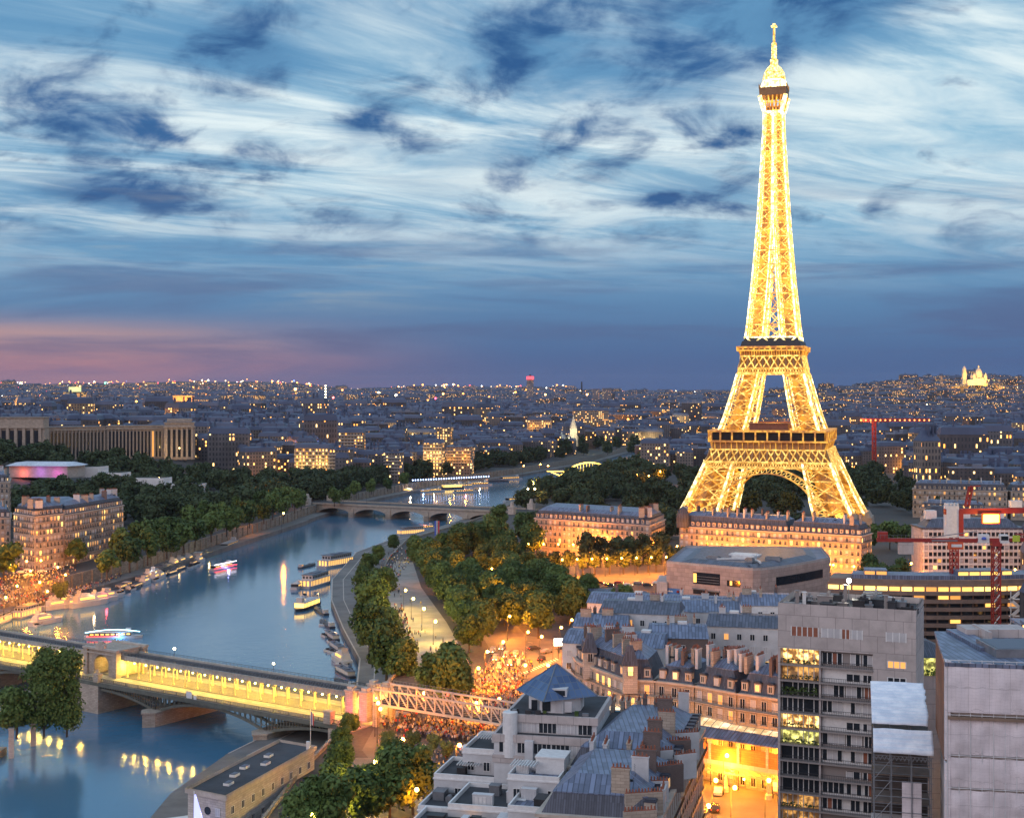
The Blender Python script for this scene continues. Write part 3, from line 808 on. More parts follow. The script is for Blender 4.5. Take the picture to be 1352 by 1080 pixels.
# near bank: quay trees, avenue, square
for px, py, s, z in ((487, 762, 1.0, -5.4), (482, 800, 1.1, -5.4), (494, 832, 1.35, -5.4), (488, 868, 1.25, -5.4), (510, 905, 1.3, -5.4), (530, 912, 1.1, -5.4), (508, 860, 1.1, -5.4), (506, 795, 1.0, -5.4), (478, 778, .8, -5.4), (500, 745, .8, -5.4), (520, 728, .8, -5.4)):
    p = G(px, py, z); tree('near', p.x, p.y, z, {762: 'green tree on the low quay beside the white pontoon restaurant', 800: 'small green tree on the low quay facing the party boat', 832: 'large green tree on the low quay by the curved quay road', 868: 'green tree on the low quay by the moored barges', 905: 'biggest dark tree on the low quay, next to the steel viaduct', 912: 'second big tree by the steel viaduct on the low quay', 860: 'green tree against the parapet wall of the promenade', 795: 'green tree below the promenade steps', 778: 'small green tree at the bend of the curved quay road', 745: 'slim green tree behind the pontoon restaurant roof', 728: 'green tree by the red-roofed boat on the near bank'}[py], 'trees on the near low quay', s)
tree('near', *G(600, 940, 0), 'round dark tree behind the steel viaduct beside the crowd', 'trees by the steel viaduct', 1.15)
tree('near', *G(572, 925, 0), 'smaller dark tree behind the steel viaduct, left of the round one', 'trees by the steel viaduct', .9)
tree_row('near', ((548, 738), (566, 765), (600, 808), (640, 862)), 10, 'clipped green tree of the promenade row beside the lit quay, %s from the far end', 'promenade tree row', s=1.05)
tree_row('near', ((560, 768), (592, 808), (618, 846), (628, 872)), 7, 'clipped green tree along the lamp-lit promenade edge, %s from the far end', 'promenade edge trees', s=.95)
tree_row('near', ((560, 745), (600, 770), (645, 805), (672, 835)), 7, 'clipped green tree of the inner promenade row, %s from the far end', 'inner promenade row', s=1.0)
tree_row('near', ((590, 742), (640, 735), (668, 728)), 4, 'big tree at the far end of the promenade, %s from the river', 'far promenade trees', s=1.25)
tree_row('near', ((668, 790), (700, 822), (718, 852)), 4, 'green tree on the right side of the orange-lit avenue, %s from the far end', 'avenue trees right side', s=1.0)
tree_row('near', ((655, 772), (700, 775), (745, 800), (768, 830)), 7, 'dark tree of the small wood behind the avenue, %s from the far end', 'small wood by the avenue', s=1.0)
tree_row('near', ((690, 760), (735, 785), (850, 815)), 5, 'dark tree in front of the low grey-roofed pavilion, %s from the avenue', 'trees by the low pavilion', s=.9)
tree_row('near', ((640, 700), (690, 712), (705, 745)), 4, 'large tree against the left end of the cream apartment block, %s from the bridge', 'trees left of the cream block', s=1.2)
tree_row('street', ((690, 757), (760, 760), (830, 758), (905, 752)), 13, 'street tree silhouetted against the orange-lit cream facade, %s from the left', 'street trees before the orange facade', s=1.1)
tree_row('street', ((765, 750), (880, 745)), 6, 'taller street tree behind the silhouetted row, %s from the left', 'taller street trees', s=1.45)
tree_row('street', ((935, 778), (1010, 782), (1080, 790)), 5, 'small dark tree at the foot of the long cream block, %s from the left', 'trees at the foot of the long block', s=.8)
tree_row('near', ((1140, 775), (1165, 790), (1200, 780)), 4, 'green tree right of the long cream block by the sodium lamp, %s from the left', 'trees right of the long block', s=1.0)
tree_row('mid', ((1135, 730), (1180, 725), (1215, 735)), 4, 'tree behind the red crane jib, %s from the left', 'trees behind the crane', s=1.1)
# foreground square and the street to it
for i, (px, py, s, lab) in enumerate(((440, 1066, .8, 'large tree beside the flat-roofed riverside building'), (448, 1030, .7, 'tree behind the large one beside the flat-roofed riverside building'), (452, 998, .6, 'small tree at the bridge end of the riverside building'), (462, 972, .5, 'smallest tree right under the bridge abutment'),
        (425, 1102, .9, 'nearest tree at the corner of the flat-roofed riverside building'), (478, 1098, 1.1, 'dark tree in the foreground between two rows of lamps'), (515, 1090, 1.2, 'widest dark tree in the foreground of the square'), (545, 1075, 1.0, 'dark tree in the foreground beside the white rooftops'), (520, 1045, .95, 'dark tree at the middle of the square behind the foreground trees'), (490, 1066, .75, 'foreground tree beside the lamp row on the square'), (600, 1105, .8, 'foreground tree against the low white rooftop'), (402, 1128, .9, 'tree at the river end of the flat-roofed building'), (430, 1120, 1.1, 'tree at the lower frame edge left of the square'))):
    tree('near', *G(px, py, 0), lab, 'trees round the foreground square', s * .85)
for i, (px, py) in enumerate(((512, 993), (545, 990), (572, 992), (590, 1003), (560, 1012))):
    tree('pale', *G(px, py, 0), 'small lit bush-like tree among the crowd on the square, %s from the bridge' % ordw(i), 'small trees in the crowd', .5)
# island and left edge
p = G(58, 985, -6); tree('tall', p.x, p.y, -4, 'tall leafy poplar on the island in front of the bridge arch', 'island trees', 1.12, 1.05)
p = G(85, 985, -6); tree('tall', p.x, p.y + 2, -4, 'second poplar of the island, touching the stone arch', 'island trees', .98, 1.1)
p = G(22, 985, -6); tree('near', p.x, p.y, -4, 'lower leafy tree at the left end of the island', 'island trees', 1.0)
p = G(80, 795, -5.4); tree('pale', p.x, p.y, -5.4, 'round yellow-green willow on the far quay by the moored yachts', 'far quay willow', 1.0)
p = G(5, 770, 0); tree('mid', p.x, p.y, 0, 'dark round tree beside the crowded far quay street', 'far quay street trees', 1.2)
p = G(75, 745, 0); tree('mid', p.x, p.y, 0, 'dark tree at the foot of the corner apartment block', 'far quay street trees', .95)
p = G(100, 748, 0); tree('mid', p.x, p.y, 0, 'dark tree between the corner apartment block and the embankment row', 'far quay street trees', 1.0)
# ---------------------------------------------------------------- building kit
def window_mesh(name, w, h, pane, rail=True, bars=1, frame=None, m_frame=None, surround=0.0):
    """a casement standing just proud of the wall; local x along the wall, -y outwards, origin at the middle of the sill"""
    mb = MB(); t = 0.09
    mb.box((0, -0.03, 0), (w, 0.06, h), 1)                                   # pane
    for x in (-w / 2 + t / 2, w / 2 - t / 2): mb.box((x, -0.06, 0), (t, 0.12, h), 0)
    for k in range(bars): mb.box((-w / 2 + w * (k + 1) / (bars + 1), -0.055, t), (t * .9, 0.11, h - 2 * t), 0)
    for z in (0, h - t): mb.box((0, -0.06, z), (w - 2 * t, 0.12, t), 0)
    if surround:
        for x in (-w / 2 - surround / 2, w / 2 + surround / 2): mb.box((x, -0.08, -.1), (surround, .16, h + .1), 3)
        mb.box((0, -0.1, h), (w + surround * 2.4, .2, surround * 1.1), 3)
    if rail:
        mb.box((0, -0.2, -0.12), (w + .35, .4, .12), 3)
        mb.box((0, -0.37, 0.85), (w + .3, .05, .06), 2)
        n = int(w / 0.16)
        for k in range(n + 1): mb.box((-w / 2 - .12 + (w + .24) * k / n, -0.37, 0), (.035, .035, .85), 2)
    return mb.mesh(name, [m_frame or M['white'], pane, M['dark'], M['stone_plain']], uv=False)
WIN = {}
def win_set(key, w, h, **k):
    WIN[key] = dict(dark=window_mesh(key + '_dark', w, h, M['glass'], **k), shut=window_mesh(key + '_shut', w, h, M['shade'], **k),
                    lit=window_mesh(key + '_lit', w, h, M['lit'], **k), dim=window_mesh(key + '_dim', w, h, M['lit_d'], **k), bright=window_mesh(key + '_bright', w, h, M['lit_w'], **k))
win_set('tall', 1.25, 2.15, surround=.16)
win_set('french', 1.3, 2.35, rail=False, surround=.12)
win_set('plain', 1.3, 1.7, rail=False)
win_set('office', 1.75, 1.7, rail=False, bars=0, m_frame=M['grey'])
win_set('dormer', 1.0, 1.5, rail=False)
def mesh_to_mb(me):
    mb = MB(); mb.v = [tuple(v.co) for v in me.vertices]; mb.f = [tuple(p.vertices) for p in me.polygons]; mb.mi = [p.material_index for p in me.polygons]; return mb
def put_windows(root, items, name='window', cap=100):
    """items: (mesh, world-local location, rz); the nearest ones are parts, the rest one part"""
    def dist(it):
        p = root.matrix_basis @ Vector(it[1]); return (p - Vector((0, 0, CAM_H))).length
    items = sorted(items, key=dist)
    for me, loc, rz in items[:cap]: link(name, me, root, loc, rz)
    if items[cap:]:
        mb = MB(); mats = []
        for me, loc, rz in items[cap:]:
            t = mesh_to_mb(me); mp = []
            for m in me.materials:
                if m not in mats: mats.append(m)
                mp.append(mats.index(m))
            t.mi = [mp[i] for i in t.mi]
            mb.join(t, Matrix.Translation(loc) @ Matrix.Rotation(rz, 4, 'Z'))
        tag(mb.build('remaining_windows', mats, root, uv=False), kind='stuff')
def pick(rg, lit, shut=.36, dim=.5):
    r = rg.random()
    if r < lit: return 'dim' if rg.random() < dim else ('bright' if rg.random() < .35 else 'lit')
    return 'shut' if rg.random() < shut else 'dark'
def edge_info(a, b):
    t = (b - a); L = t.length; t.normalize(); n = Vector((t.y, -t.x)); return t, n, L, math.atan2(t.y, t.x)
def chimney(root, x, y, z, L, w, h, rz, rg, pots=True):
    c = MB(); c.box((0, 0, 0), (L, w, h)); c.box((0, 0, h), (L + .2, w + .2, .2))
    o = c.build('chimney', M['brickwall'] if rg.random() < .2 else M['render'] if rg.random() < .5 else M['stone'], root, (x, y, z), rz=rz)
    if pots:
        p = MB(); n = max(2, int(L / .55)); p.box((0, 0, h + .19), (L, .4, .1))
        for k in range(n): p.tube((-L / 2 + L * (k + .5) / n, 0, h + .2), (-L / 2 + L * (k + .5) / n, 0, h + .2 + rg.uniform(.45, .8)), .15, .12, 6)
        p.build('chimney_pots', M['brickpot'], o, uv=False)
    return o
def haussmann(name, label, poly, floors, fh, z0=0.0, ground=4.2, mans=4.2, roof_rise=1.8, wins=None, sp=2.7, lit=.15, seed=1, wall='stone', balc=(1, -1), dormers=True, key='tall', chim=6, party=(), cat='apartment block', roof_m='zinc', mans_m='slate', group=None, cap=100):
    """masonry apartment block: footprint counter-clockwise in world metres; wins: which edges carry windows"""
    rg = random.Random(seed); poly = [Vector(p[:2]) for p in poly]
    base = poly[0]; P = [p - base for p in poly]; n = len(P)
    root = thing(name, label, cat, (base.x, base.y, z0), 0, group)
    wins = range(n) if wins is None else wins
    eave = ground + fh * floors
    w = MB(); w.prism(P, -6, eave); w.build('wall', M[wall], root)
    cz = MB()
    for zz, prj, th in ((ground, .28, .35), (eave - .3, .55, .5), (eave - fh, .2, .22)):
        cz.prism(offset_poly(P, -prj), zz, zz + th, bottom=True)
    cz.build('cornice', M['stone_plain'], root, uv=False)
    for f in balc:
        zz = ground + fh * (f if f >= 0 else floors + f)
        bl = MB()
        for i in wins:
            t, nr, L, a = edge_info(P[i], P[(i + 1) % n]); mid = (P[i] + P[(i + 1) % n]) / 2 + nr * .45
            bl.box((mid.x, mid.y, zz - .18), (L, .9, .16), 1, a)
            q = mid + nr * .42; bl.box((q.x, q.y, zz + .85), (L, .05, .07), 0, a)
            k = int(L / .35)
            for j in range(k):
                c = P[i] + t * (L * (j + .5) / k) + nr * .87; bl.box((c.x, c.y, zz - .02), (.05, .04, .88), 0, a)
        bl.build('balcony', [M['dark'], M['stone_plain']], root, uv=False)
    items = []
    for i in wins:
        t, nr, L, a = edge_info(P[i], P[(i + 1) % n]); k = max(1, int(L / sp))
        for f in range(-1, floors):
            for j in range(k):
                c = P[i] + t * (L * (j + .5) / k) + nr * .02; zz = (.7 if f < 0 else ground + fh * f + .45)
                kk = 'french' if f in [b if b >= 0 else floors + b for b in balc] else key
                items.append((WIN[kk][pick(rg, lit)], (c.x, c.y, zz - (.4 if kk == 'french' else 0)), a))
    put_windows(root, items, cap=cap)
    # roof: steep mansard with a shallow top
    I1 = offset_poly(P, .35); I2 = offset_poly(P, 1.5 + mans * .12); wd = 4.5
    rf = MB(); rf.prism(I1, eave + .2, eave + mans, 1, top=False, inset_poly=I2)
    I3 = offset_poly(P, 5.0); rf.prism(I2, eave + mans, eave + mans + roof_rise, 0, top=0, inset_poly=I3)
    rf.prism(offset_poly(I2, -.15), eave + mans - .15, eave + mans + .02, 0, bottom=True)
    ro = rf.build('roof', [M[roof_m], M[mans_m]], root)
    if dormers:
        for i in wins:
            t, nr, L, a = edge_info(P[i], P[(i + 1) % n]); k = max(1, int((L - 1.5) / (sp * 1.0)))
            for j in range(k):
                c = P[i] + t * (L * (j + .5) / k) - nr * .55
                d_ = MB(); d_.box((0, .75, 0), (1.55, 1.7, 2.0), 0); d_.box((0, .7, 2.0), (1.85, 1.95, .22), 1); d_.box((0, .7, 2.22), (1.2, 1.7, .2), 1)
                o = d_.build('dormer', [M['stone_plain'], M['zinc_dark']], ro, (c.x, c.y, eave + .7), rz=a, uv=False)
                wm = WIN['dormer'][pick(rg, lit)]
                dw = link('dormer_window', wm, ro, (c.x + nr.x * .13, c.y + nr.y * .13, eave + .95), a)
    for k in range(chim):
        i = rg.choice(list(wins)) if wins else 0
        t, nr, L, a = edge_info(P[i], P[(i + 1) % n])
        c = P[i] + t * L * ((k + rg.uniform(.2, .8)) / chim) - nr * rg.uniform(3.2, 6.5)
        chimney(ro, c.x, c.y, eave + mans - .4, rg.uniform(2.0, 4.0), .7, rg.uniform(1.8, 3.0) + roof_rise, a + PI / 2, rg)
    # small roof things
    for k in range(max(2, chim // 2)):
        i = rg.choice(list(wins)); t, nr, L, a = edge_info(P[i], P[(i + 1) % n]); c = P[i] + t * L * rg.uniform(.05, .95) - nr * rg.uniform(4.5, 8)
        s = MB(); s.box((0, 0, 0), (1.1, 1.4, .35)); s.build('skylight', M['glass'], ro, (c.x, c.y, eave + mans + roof_rise * .7), rz=a, uv=False)
        s = MB(); s.tube((0, 0, 0), (0, 0, 2.6), .03, n=4)
        for q in range(3): s.box((0, 0, 1.7 + q * .35), (.9, .03, .03))
        s.build('aerial', M['grey'], ro, (c.x + 1, c.y + 1, eave + mans + roof_rise * .6), rz=a + .5, uv=False)
    return root
def back(a, b, depth, skew=0.0):
    """footprint from a front edge (a -> b, left to right as seen) and a depth"""
    a, b = Vector(a[:2]), Vector(b[:2]); t = (b - a).normalized(); n = Vector((-t.y, t.x))
    return [a, b, b + n * depth + t * skew, a + n * depth - t * skew]
def PX(px, Y): return Vector(((px - 676) * Y / FPX, Y))
# ---------------------------------------------------------------- apartment blocks in front of the tower
A, B, C_ = PX(706, 742), PX(858, 700), PX(878, 735)
haussmann('apartment_block', 'cream apartment block with white dormers behind the silhouetted street trees', [A, B, C_, C_ + (A - B) + Vector((-2, 0))], 5, 3.1, mans=4.4, wins=(0, 1), sp=2.9, lit=.05, seed=2, chim=12, wall='stone')
A, B = PX(897, 690), PX(1137, 640)
t = (B - A).normalized(); q = A + t * 58
haussmann('apartment_block', 'long dark-roofed cream block directly below the lattice tower', back(A, q - t * .2, 16), 5, 3.25, mans=5.6, wins=(0,), sp=2.7, lit=.14, seed=3, chim=13, wall='stone')
haussmann('apartment_block', 'cream end block joined right of the long dark-roofed one under the tower', back(q, B, 16), 5, 3.3, mans=5.2, wins=(0, 1), sp=2.6, lit=.2, seed=5, chim=7, wall='stone')
c = A + t * 2; tr = MB(); tr.lathe([(3.4, 20), (3.4, 25), (3.0, 27), (1.8, 29.5), (.3, 30.6), (0.0, 31.5)], 14); 
tag(tr.build('corner_dome', M['slate'], None, (c.x, c.y, 0)), 'dark rounded corner dome at the left end of the long cream block', 'dome')
# left bank, at the picture's left edge
A, B, C_, D_ = PX(18, 690), PX(46, 672), PX(84, 690), PX(163, 752)
haussmann('apartment_block', 'corner apartment block with lower facade lit orange from the far quay street', [A, B, C_, C_ + Vector((-4, 40)), A + Vector((-8, 36))], 7, 3.25, mans=4.2, wins=(0, 1), sp=2.4, lit=.26, seed=6, chim=6, wall='stone_pale', balc=(1, 3, 5, 6))
haussmann('apartment_block', 'long apartment block receding behind the far quay trees', [C_ + Vector((.3, .2)), D_, D_ + Vector((-14, 14)), C_ + Vector((-14, 18))], 7, 3.1, mans=4.6, wins=(0, 1), sp=2.5, lit=.17, seed=7, chim=10, wall='stone', balc=(1, 3, 5, 6))
haussmann('apartment_block', 'narrow pale block cut by the left frame edge', [PX(-90, 700), PX(14, 705), PX(14, 735), PX(-90, 735)], 6, 3.2, mans=4.4, wins=(0,), sp=2.5, lit=.2, seed=8, chim=5, wall='stone_pale')
haussmann('apartment_block', 'pinkish block behind the narrow pale one on the far bank', [PX(-80, 810), PX(12, 812), PX(14, 850), PX(-80, 850)], 8, 3.3, z0=4, mans=4.4, wins=(0, 1), sp=2.6, lit=.1, seed=9, chim=5, wall='stone')
# row beyond the park, right
A, B = PX(1205, 960), PX(1330, 940)
haussmann('apartment_block', 'long cream mansion row beyond the park, lit by warm street lamps', back(A, B, 18), 4, 3.4, mans=4.5, wins=(0,), sp=3.2, lit=.25, seed=12, chim=9, wall='stone_pale', z0=2)
A, B = PX(1335, 940), PX(1470, 930)
haussmann('apartment_block', 'cream mansion at the right frame edge beyond the cranes', back(A, B, 18), 4, 3.4, mans=4.5, wins=(0,), sp=3.2, lit=.3, seed=13, chim=6, wall='stone_pale', z0=2)
A, B = PX(1215, 880), PX(1300, 865)
haussmann('apartment_block', 'low cream house with dark corner dome in front of the mansion row', back(A, B, 14), 2, 3.6, mans=3.5, wins=(0,), sp=3.2, lit=.35, seed=14, chim=4, wall='stone_pale', z0=2)

# ---- concrete embassy with the curved wing
root = thing('embassy_block', 'pinkish concrete block with flat roof, narrow slots and blue poster', 'office building', (PX(880, 528).x, 528, 0))
o0 = PX(880, 528)
def L2(px, Y): return PX(px, Y) - o0
F0, F1 = L2(880, 528), L2(994, 506)
arc = [L2(994 + (1096 - 994) * k / 10, 506 + 34 * (k / 10) ** 1.5 - 0 * math.sin(k / 10 * PI)) for k in range(1, 11)]
pl = [F0, F1] + arc + [L2(1085, 575), L2(905, 580)]
b = MB(); b.prism(pl, 0, 22.2, 0, top=1); b.build('wall', [ashlar('pink_concrete_panels', (0.50, 0.36, 0.31), 3.2, 1.6, .05), M['far_like_roof']], root)
pb = MB(); pb.prism(pl, 22.2, 23.1, 0, inset_poly=offset_poly(pl, .0), top=False); pb.prism(offset_poly(pl, .5), 22.1, 23.0, 0, top=False)
pb.build('parapet', M['concrete'], root)
lw = MB(); lw.prism([L2(867, 529), L2(881, 526.5), L2(885, 545), L2(870, 548)], 0, 15); lw.build('lower_wing', M['concrete'], root)
t, nr, Lf, a = edge_info(F0, F1)
def slot(nm, u0, u1, z0, z1, m, dpt=.25):
    c = F0 + t * ((u0 + u1) / 2 * Lf) + nr * (dpt / 2 - .1); s = MB(); s.box((0, 0, 0), ((u1 - u0) * Lf, dpt, z1 - z0), 0)
    return s.build(nm, m, root, (c.x, c.y, z0), rz=a)
slot('recessed_loggia', .32, .63, 15.4, 19.8, M['glass']); slot('lit_bay', .325, .36, 15.9, 19.3, M['lit'], .4)
for k in range(3): slot('loggia_rail', .37, .62, 16.2 + k * 1.0, 16.35 + k * 1.0, M['grey'], .45)
slot('window_slot', .71, .86, 15.6, 17.8, M['glass']); slot('lit_bay', .745, .77, 16.0, 17.6, M['lit'], .35)
slot('window_slot', .32, .46, 11.5, 13.3, M['glass']); slot('window_slot', .49, .62, 11.2, 13.0, M['glass']); slot('window_slot', .48, .62, 5.9, 7.6, M['glass']); slot('canopy', .315, .47, 13.3, 13.7, M['grey'], .9); slot('canopy', .485, .63, 13.0, 13.4, M['grey'], .9)
cv = MB()
for k in range(3, 9):
    a_, b_ = arc[k - 1] if k else F1, arc[k]; tt, nn, LL, aa = edge_info(a_, b_); m_ = (a_ + b_) / 2 + nn * .05
    cv.box((m_.x, m_.y, 15.8), (LL, .3, 3.2), 0, aa)
cv.build('strip_window', M['glass'], root)
rm = MB(); rm.prism(offset_poly(pl, 5), 22.3, 23.6, 0, inset_poly=offset_poly(pl, 9)); rm.build('raised_roof', M['zinc_dark'], root)
for u, v, sx, sy, sz in ((.35, 14, 5, 3, 1.6), (.6, 22, 9, 4, 2.0), (.8, 12, 3, 3, 2.2), (.5, 30, 12, 5, 1.4), (.9, 25, 6, 3, 1.8)):
    c = F0 + t * u * Lf - nr * v; s = MB(); s.box((0, 0, 0), (sx, sy, sz)); s.box((0, 0, sz), (sx * .8, sy * .7, .3)); s.build('roof_plant', M['white'] if sx > 6 else M['grey'], root, (c.x, c.y, 22.8), rz=a + .15, uv=False)
s = MB(); pts = [F0 + t * (Lf * (.45 + .5 * k / 12)) - nr * (10 + 8 * math.sin(k / 12 * PI)) for k in range(13)]
for p, q_ in zip(pts, pts[1:]): s.beam((p.x, p.y, 24), (q_.x, q_.y, 24), .6)
s.build('roof_duct', M['white'], root)
# the blue poster on its wall
po = thing('poster', 'blue poster with white lettering and dark bird-like figure on the concrete wall', 'poster', (0, 0, 0))
c = o0 + F0 + t * (.055 * Lf) + nr * .2
po.location = (c.x, c.y, 6.5); po.rotation_euler = (0, 0, a)
s = MB(); s.box((0, 0, 0), (8.2, .12, 6.2)); s.build('sheet', mat('blue_poster', (.06, .19, .46), .5, var=.35, scale=.25), po)
s = MB()
for pg in ([(-1.3, .5), (.6, .5), (1.0, 1.8), (1.9, 3.0), (.7, 2.3), (0, 2.7), (-.5, 2.2), (-1.9, 2.9), (-1.2, 1.6)], [(-4.1, 0), (4.1, 0), (4.1, .7), (2, 1.0), (-1, .6), (-4.1, .9)]):
    s.add([(x, -.09, z) for x, z in pg], [tuple(range(len(pg)))])
s.build('figure', M['dark'], po, uv=False)
s = MB()
for k in range(7): s.box((-2.2 + k * .5, -.09, 4.8), (.36, .05, .34 + .2 * (k % 2)))
s.build('lettering', M['white'], po, uv=False)
s = MB(); s.lathe([(0.0, 0), (.55, .2), (.7, .6), (.4, 1.0), (0, 1.1)], 8, 0, (3.2, -.05, 4.6)); s.build('emblem', M['red'], po, uv=False)
# low pavilion with grey roof among the trees
root = thing('sports_pavilion', 'low pavilion with shallow grey-blue roofs between the trees and the embassy', 'pavilion', (PX(757, 560).x, 560, 0))
s = MB(); s.box((11, 5, 0), (26, 14, 5.2), 0); s.build('wall', M['concrete'], root)
for x0, w_, zz in ((11, 27, 5.2), (28, 11, 4.0)):
    s = MB(); s.prism([(x0 - w_ / 2, -3), (x0 + w_ / 2, -3), (x0 + w_ / 2, 13), (x0 - w_ / 2, 13)], zz, zz + 1.8, 0, inset_poly=[(x0 - w_ / 2 + 3, 4), (x0 + w_ / 2 - 3, 4), (x0 + w_ / 2 - 3, 6), (x0 - w_ / 2 + 3, 6)], bottom=True); s.build('roof', M['zinc_dark'], root)
s = MB(); s.box((28, 5, 0), (10, 12, 4.0)); s.build('annexe', M['concrete'], root)

# ---- curved office with lit strip windows
root = thing('curved_office', 'curved brown office with deep bands and one glowing strip of windows', 'office building', (PX(1240, 470).x, 470, 0))
Rr, cxx, cyy = 120.0, 4.0, 120.0
def arcp(r, k, n=24, a0=-110, a1=-62):
    a = R(a0 + (a1 - a0) * k / n); return Vector((cxx + r * math.cos(a), cyy + r * math.sin(a)))
outer = [arcp(Rr, k) for k in range(25)]; inner = [arcp(Rr - 17, k) for k in range(25)]
pl = outer + inner[::-1]
m_br = mat('brown_precast', (.22, .15, .12), .8, var=.2, scale=.4)
s = MB()
body = [arcp(Rr - 1.6, k) for k in range(25)] + inner[::-1]
s.prism(body, 0, 22.0); s.build('wall', m_br, root)
litm = wall_windows('office_strip_lit', (.25, .18, .12), 2.2, 2.4, .9, 2.4, .82, .98, (.06, .04, .03))
for f in range(7):
    z = 2.5 + f * 2.75
    s = MB(); o_ = [arcp(Rr, k) for k in range(25)]; i_ = [arcp(Rr - 2, k) for k in range(25)]
    s.prism(o_ + i_[::-1], z - .75, z + .55, bottom=True); s.build('facade_band', m_br, root)
    for k in range(24):
        p, q_ = arcp(Rr - 1.45, k), arcp(Rr - 1.45, k + 1); tt, nn, LL, aa = edge_info(p, q_); m_ = (p + q_) / 2
        rr = random.Random(f * 31 + k).random(); top = f == 6
        mm = ('lit_w' if rr < .5 else 'lit' if rr < .8 else 'lit_d') if top else ('lit_d' if rr < .07 else 'lit' if rr < .1 else 'glass')
        s = MB(); s.box((0, 0, 0), (LL * .84, .2, 1.4)); s.build('window', M[mm], root, (m_.x, m_.y, z + .55), rz=aa, uv=False)
s = MB(); s.prism(offset_poly(body, .6), 22, 23.2, 0); s.build('parapet', m_br, root)
s = MB(); pl2 = [arcp(Rr - 4, k) for k in range(2, 23)] + [arcp(Rr - 14, k) for k in range(22, 1, -1)]; s.prism(pl2, 22.6, 24.6, 0); s.build('roof', M['zinc'], root)
for k0, k1, m_ in ((11, 16, 'lit'), (3, 5, 'lit_d')):
    s = MB(); pl2 = [arcp(Rr - 5, k) for k in range(k0, k1 + 1)] + [arcp(Rr - 12, k) for k in range(k1, k0 - 1, -1)]; s.prism(pl2, 23.2, 26.2, 0); o = s.build('penthouse', M['zinc'], root)
    g = MB()
    for k in range(k0, k1):
        p, q_ = arcp(Rr - 4.9, k), arcp(Rr - 4.9, k + 1); tt, nn, LL, aa = edge_info(p, q_); mm = (p + q_) / 2; g.box((mm.x, mm.y, 24.0), (LL * .85, .2, 1.7), 0, aa)
    g.build('penthouse_glazing', M[m_], o, uv=False)
# fire escape at its right end
fs = thing('external_staircase', 'white zigzag external staircase at the right end of the curved office', 'staircase', (PX(1341, 452).x, 452, 0))
s = MB()
for x in (-1.6, 1.6): s.box((x, 0, 0), (.25, .25, 23))
for f in range(8): s.beam((-1.6 if f % 2 else 1.6, 0, f * 2.8), (1.6 if f % 2 else -1.6, 0, f * 2.8 + 2.8), .25, h=1.0); s.box((0, .8, f * 2.8), (3.6, 1.4, .2))
s.build('flights', M['white'], fs, uv=False)

# ---- white office slab behind the crane
A = PX(1218, 640)
root = thing('office_block', 'white gridded office slab behind the red crane jib', 'office building', (A.x, A.y, 0))
s = MB(); s.box((24, 9, 0), (48, 18, 24)); s.build('wall', M['concrete'], root)
items = []; rg = random.Random(4)
for f in range(7):
    for k in range(22): items.append((WIN['office'][pick(rg, .05, .15)], (1.6 + k * 2.1, -.02, 2.2 + f * 3.1), 0))
put_windows(root, items)
s = MB()
for k in range(24): s.box((.6 + k * 2.1, -.25, 0), (.35, .5, 24))
for f in range(8): s.box((24, -.15, 1.0 + f * 3.1), (48, .3, .9))
s.build('facade_grid', M['white'], root, uv=False)
s = MB(); s.box((24, 9, 24), (49, 19, .8)); s.prism([(2, 2), (46, 2), (46, 16), (2, 16)], 24.8, 28.5, inset_poly=[(6, 5), (42, 5), (42, 13), (6, 13)]); s.build('roof', M['zinc_dark'], root)
for k in range(3):
    s = MB(); s.box((0, 0, 0), (5, 4, 4)); s.box((0, -2.1, 1), (2, .2, 2)); s.build('roof_house', M['white'], root, (6 + k * 16, 8, 28.2), uv=False)
root = thing('office_block', 'grey house with mansard roof left behind the white office slab', 'building', (PX(1222, 700).x, 700, 0))
s = MB(); s.box((12, 6, 0), (22, 12, 24)); s.build('wall', M['stone_pale'], root); s = MB(); s.prism([(1, 0), (23, 0), (23, 12), (1, 12)], 24, 29.5, inset_poly=[(4, 3), (20, 3), (20, 9), (4, 9)]); s.build('roof', M['slate'], root)
# ---------------------------------------------------------------- the curved masonry row in the middle distance
EZ = 22.0
def EP(px, py, z=EZ): p = G(px, py, z); return Vector((p.x, p.y))
rowp = [EP(749, 852), EP(764, 868), EP(801, 882), EP(825, 891), EP(864, 893), EP(914, 899)]
nback = Vector((.3, 1)).normalized()
haussmann('corner_apartment_block', 'rounded cream corner block with slate mansard over the orange street junction', rowp[:5] + [rowp[4] + nback * 15, rowp[2] + nback * 17, rowp[0] + Vector((10, 17))], 5, 3.35, mans=4.6, wins=(0, 1, 2, 3), sp=2.5, lit=.16, seed=21, chim=9, wall='stone_pale', balc=(1, 4), cap=100)
q1, q2 = EP(916, 899), EP(972, 909)
haussmann('apartment_block', 'cream block with shallow zinc roof between the corner block and the lit-dormer block', back(rowp[4] + Vector((.2, -.05)), q1, 15), 5, 3.35, mans=3.6, wins=(0,), sp=2.6, lit=.08, seed=22, chim=6, wall='stone', balc=(1, 4))
haussmann('apartment_block', 'cream block with yellow-lit dormers left of the concrete apartment tower', back(q1 + Vector((.25, -.05)), q2, 15), 5, 3.35, mans=4.6, wins=(0,), sp=2.6, lit=.2, seed=23, chim=6, wall='stone', balc=(1, 4))
haussmann('apartment_block', 'cream block disappearing behind the concrete apartment tower', back(q2 + Vector((.25, -.05)), EP(1060, 921), 15), 5, 3.35, mans=4.6, wins=(0,), sp=2.6, lit=.16, seed=24, chim=6, wall='stone', balc=(1, 4))
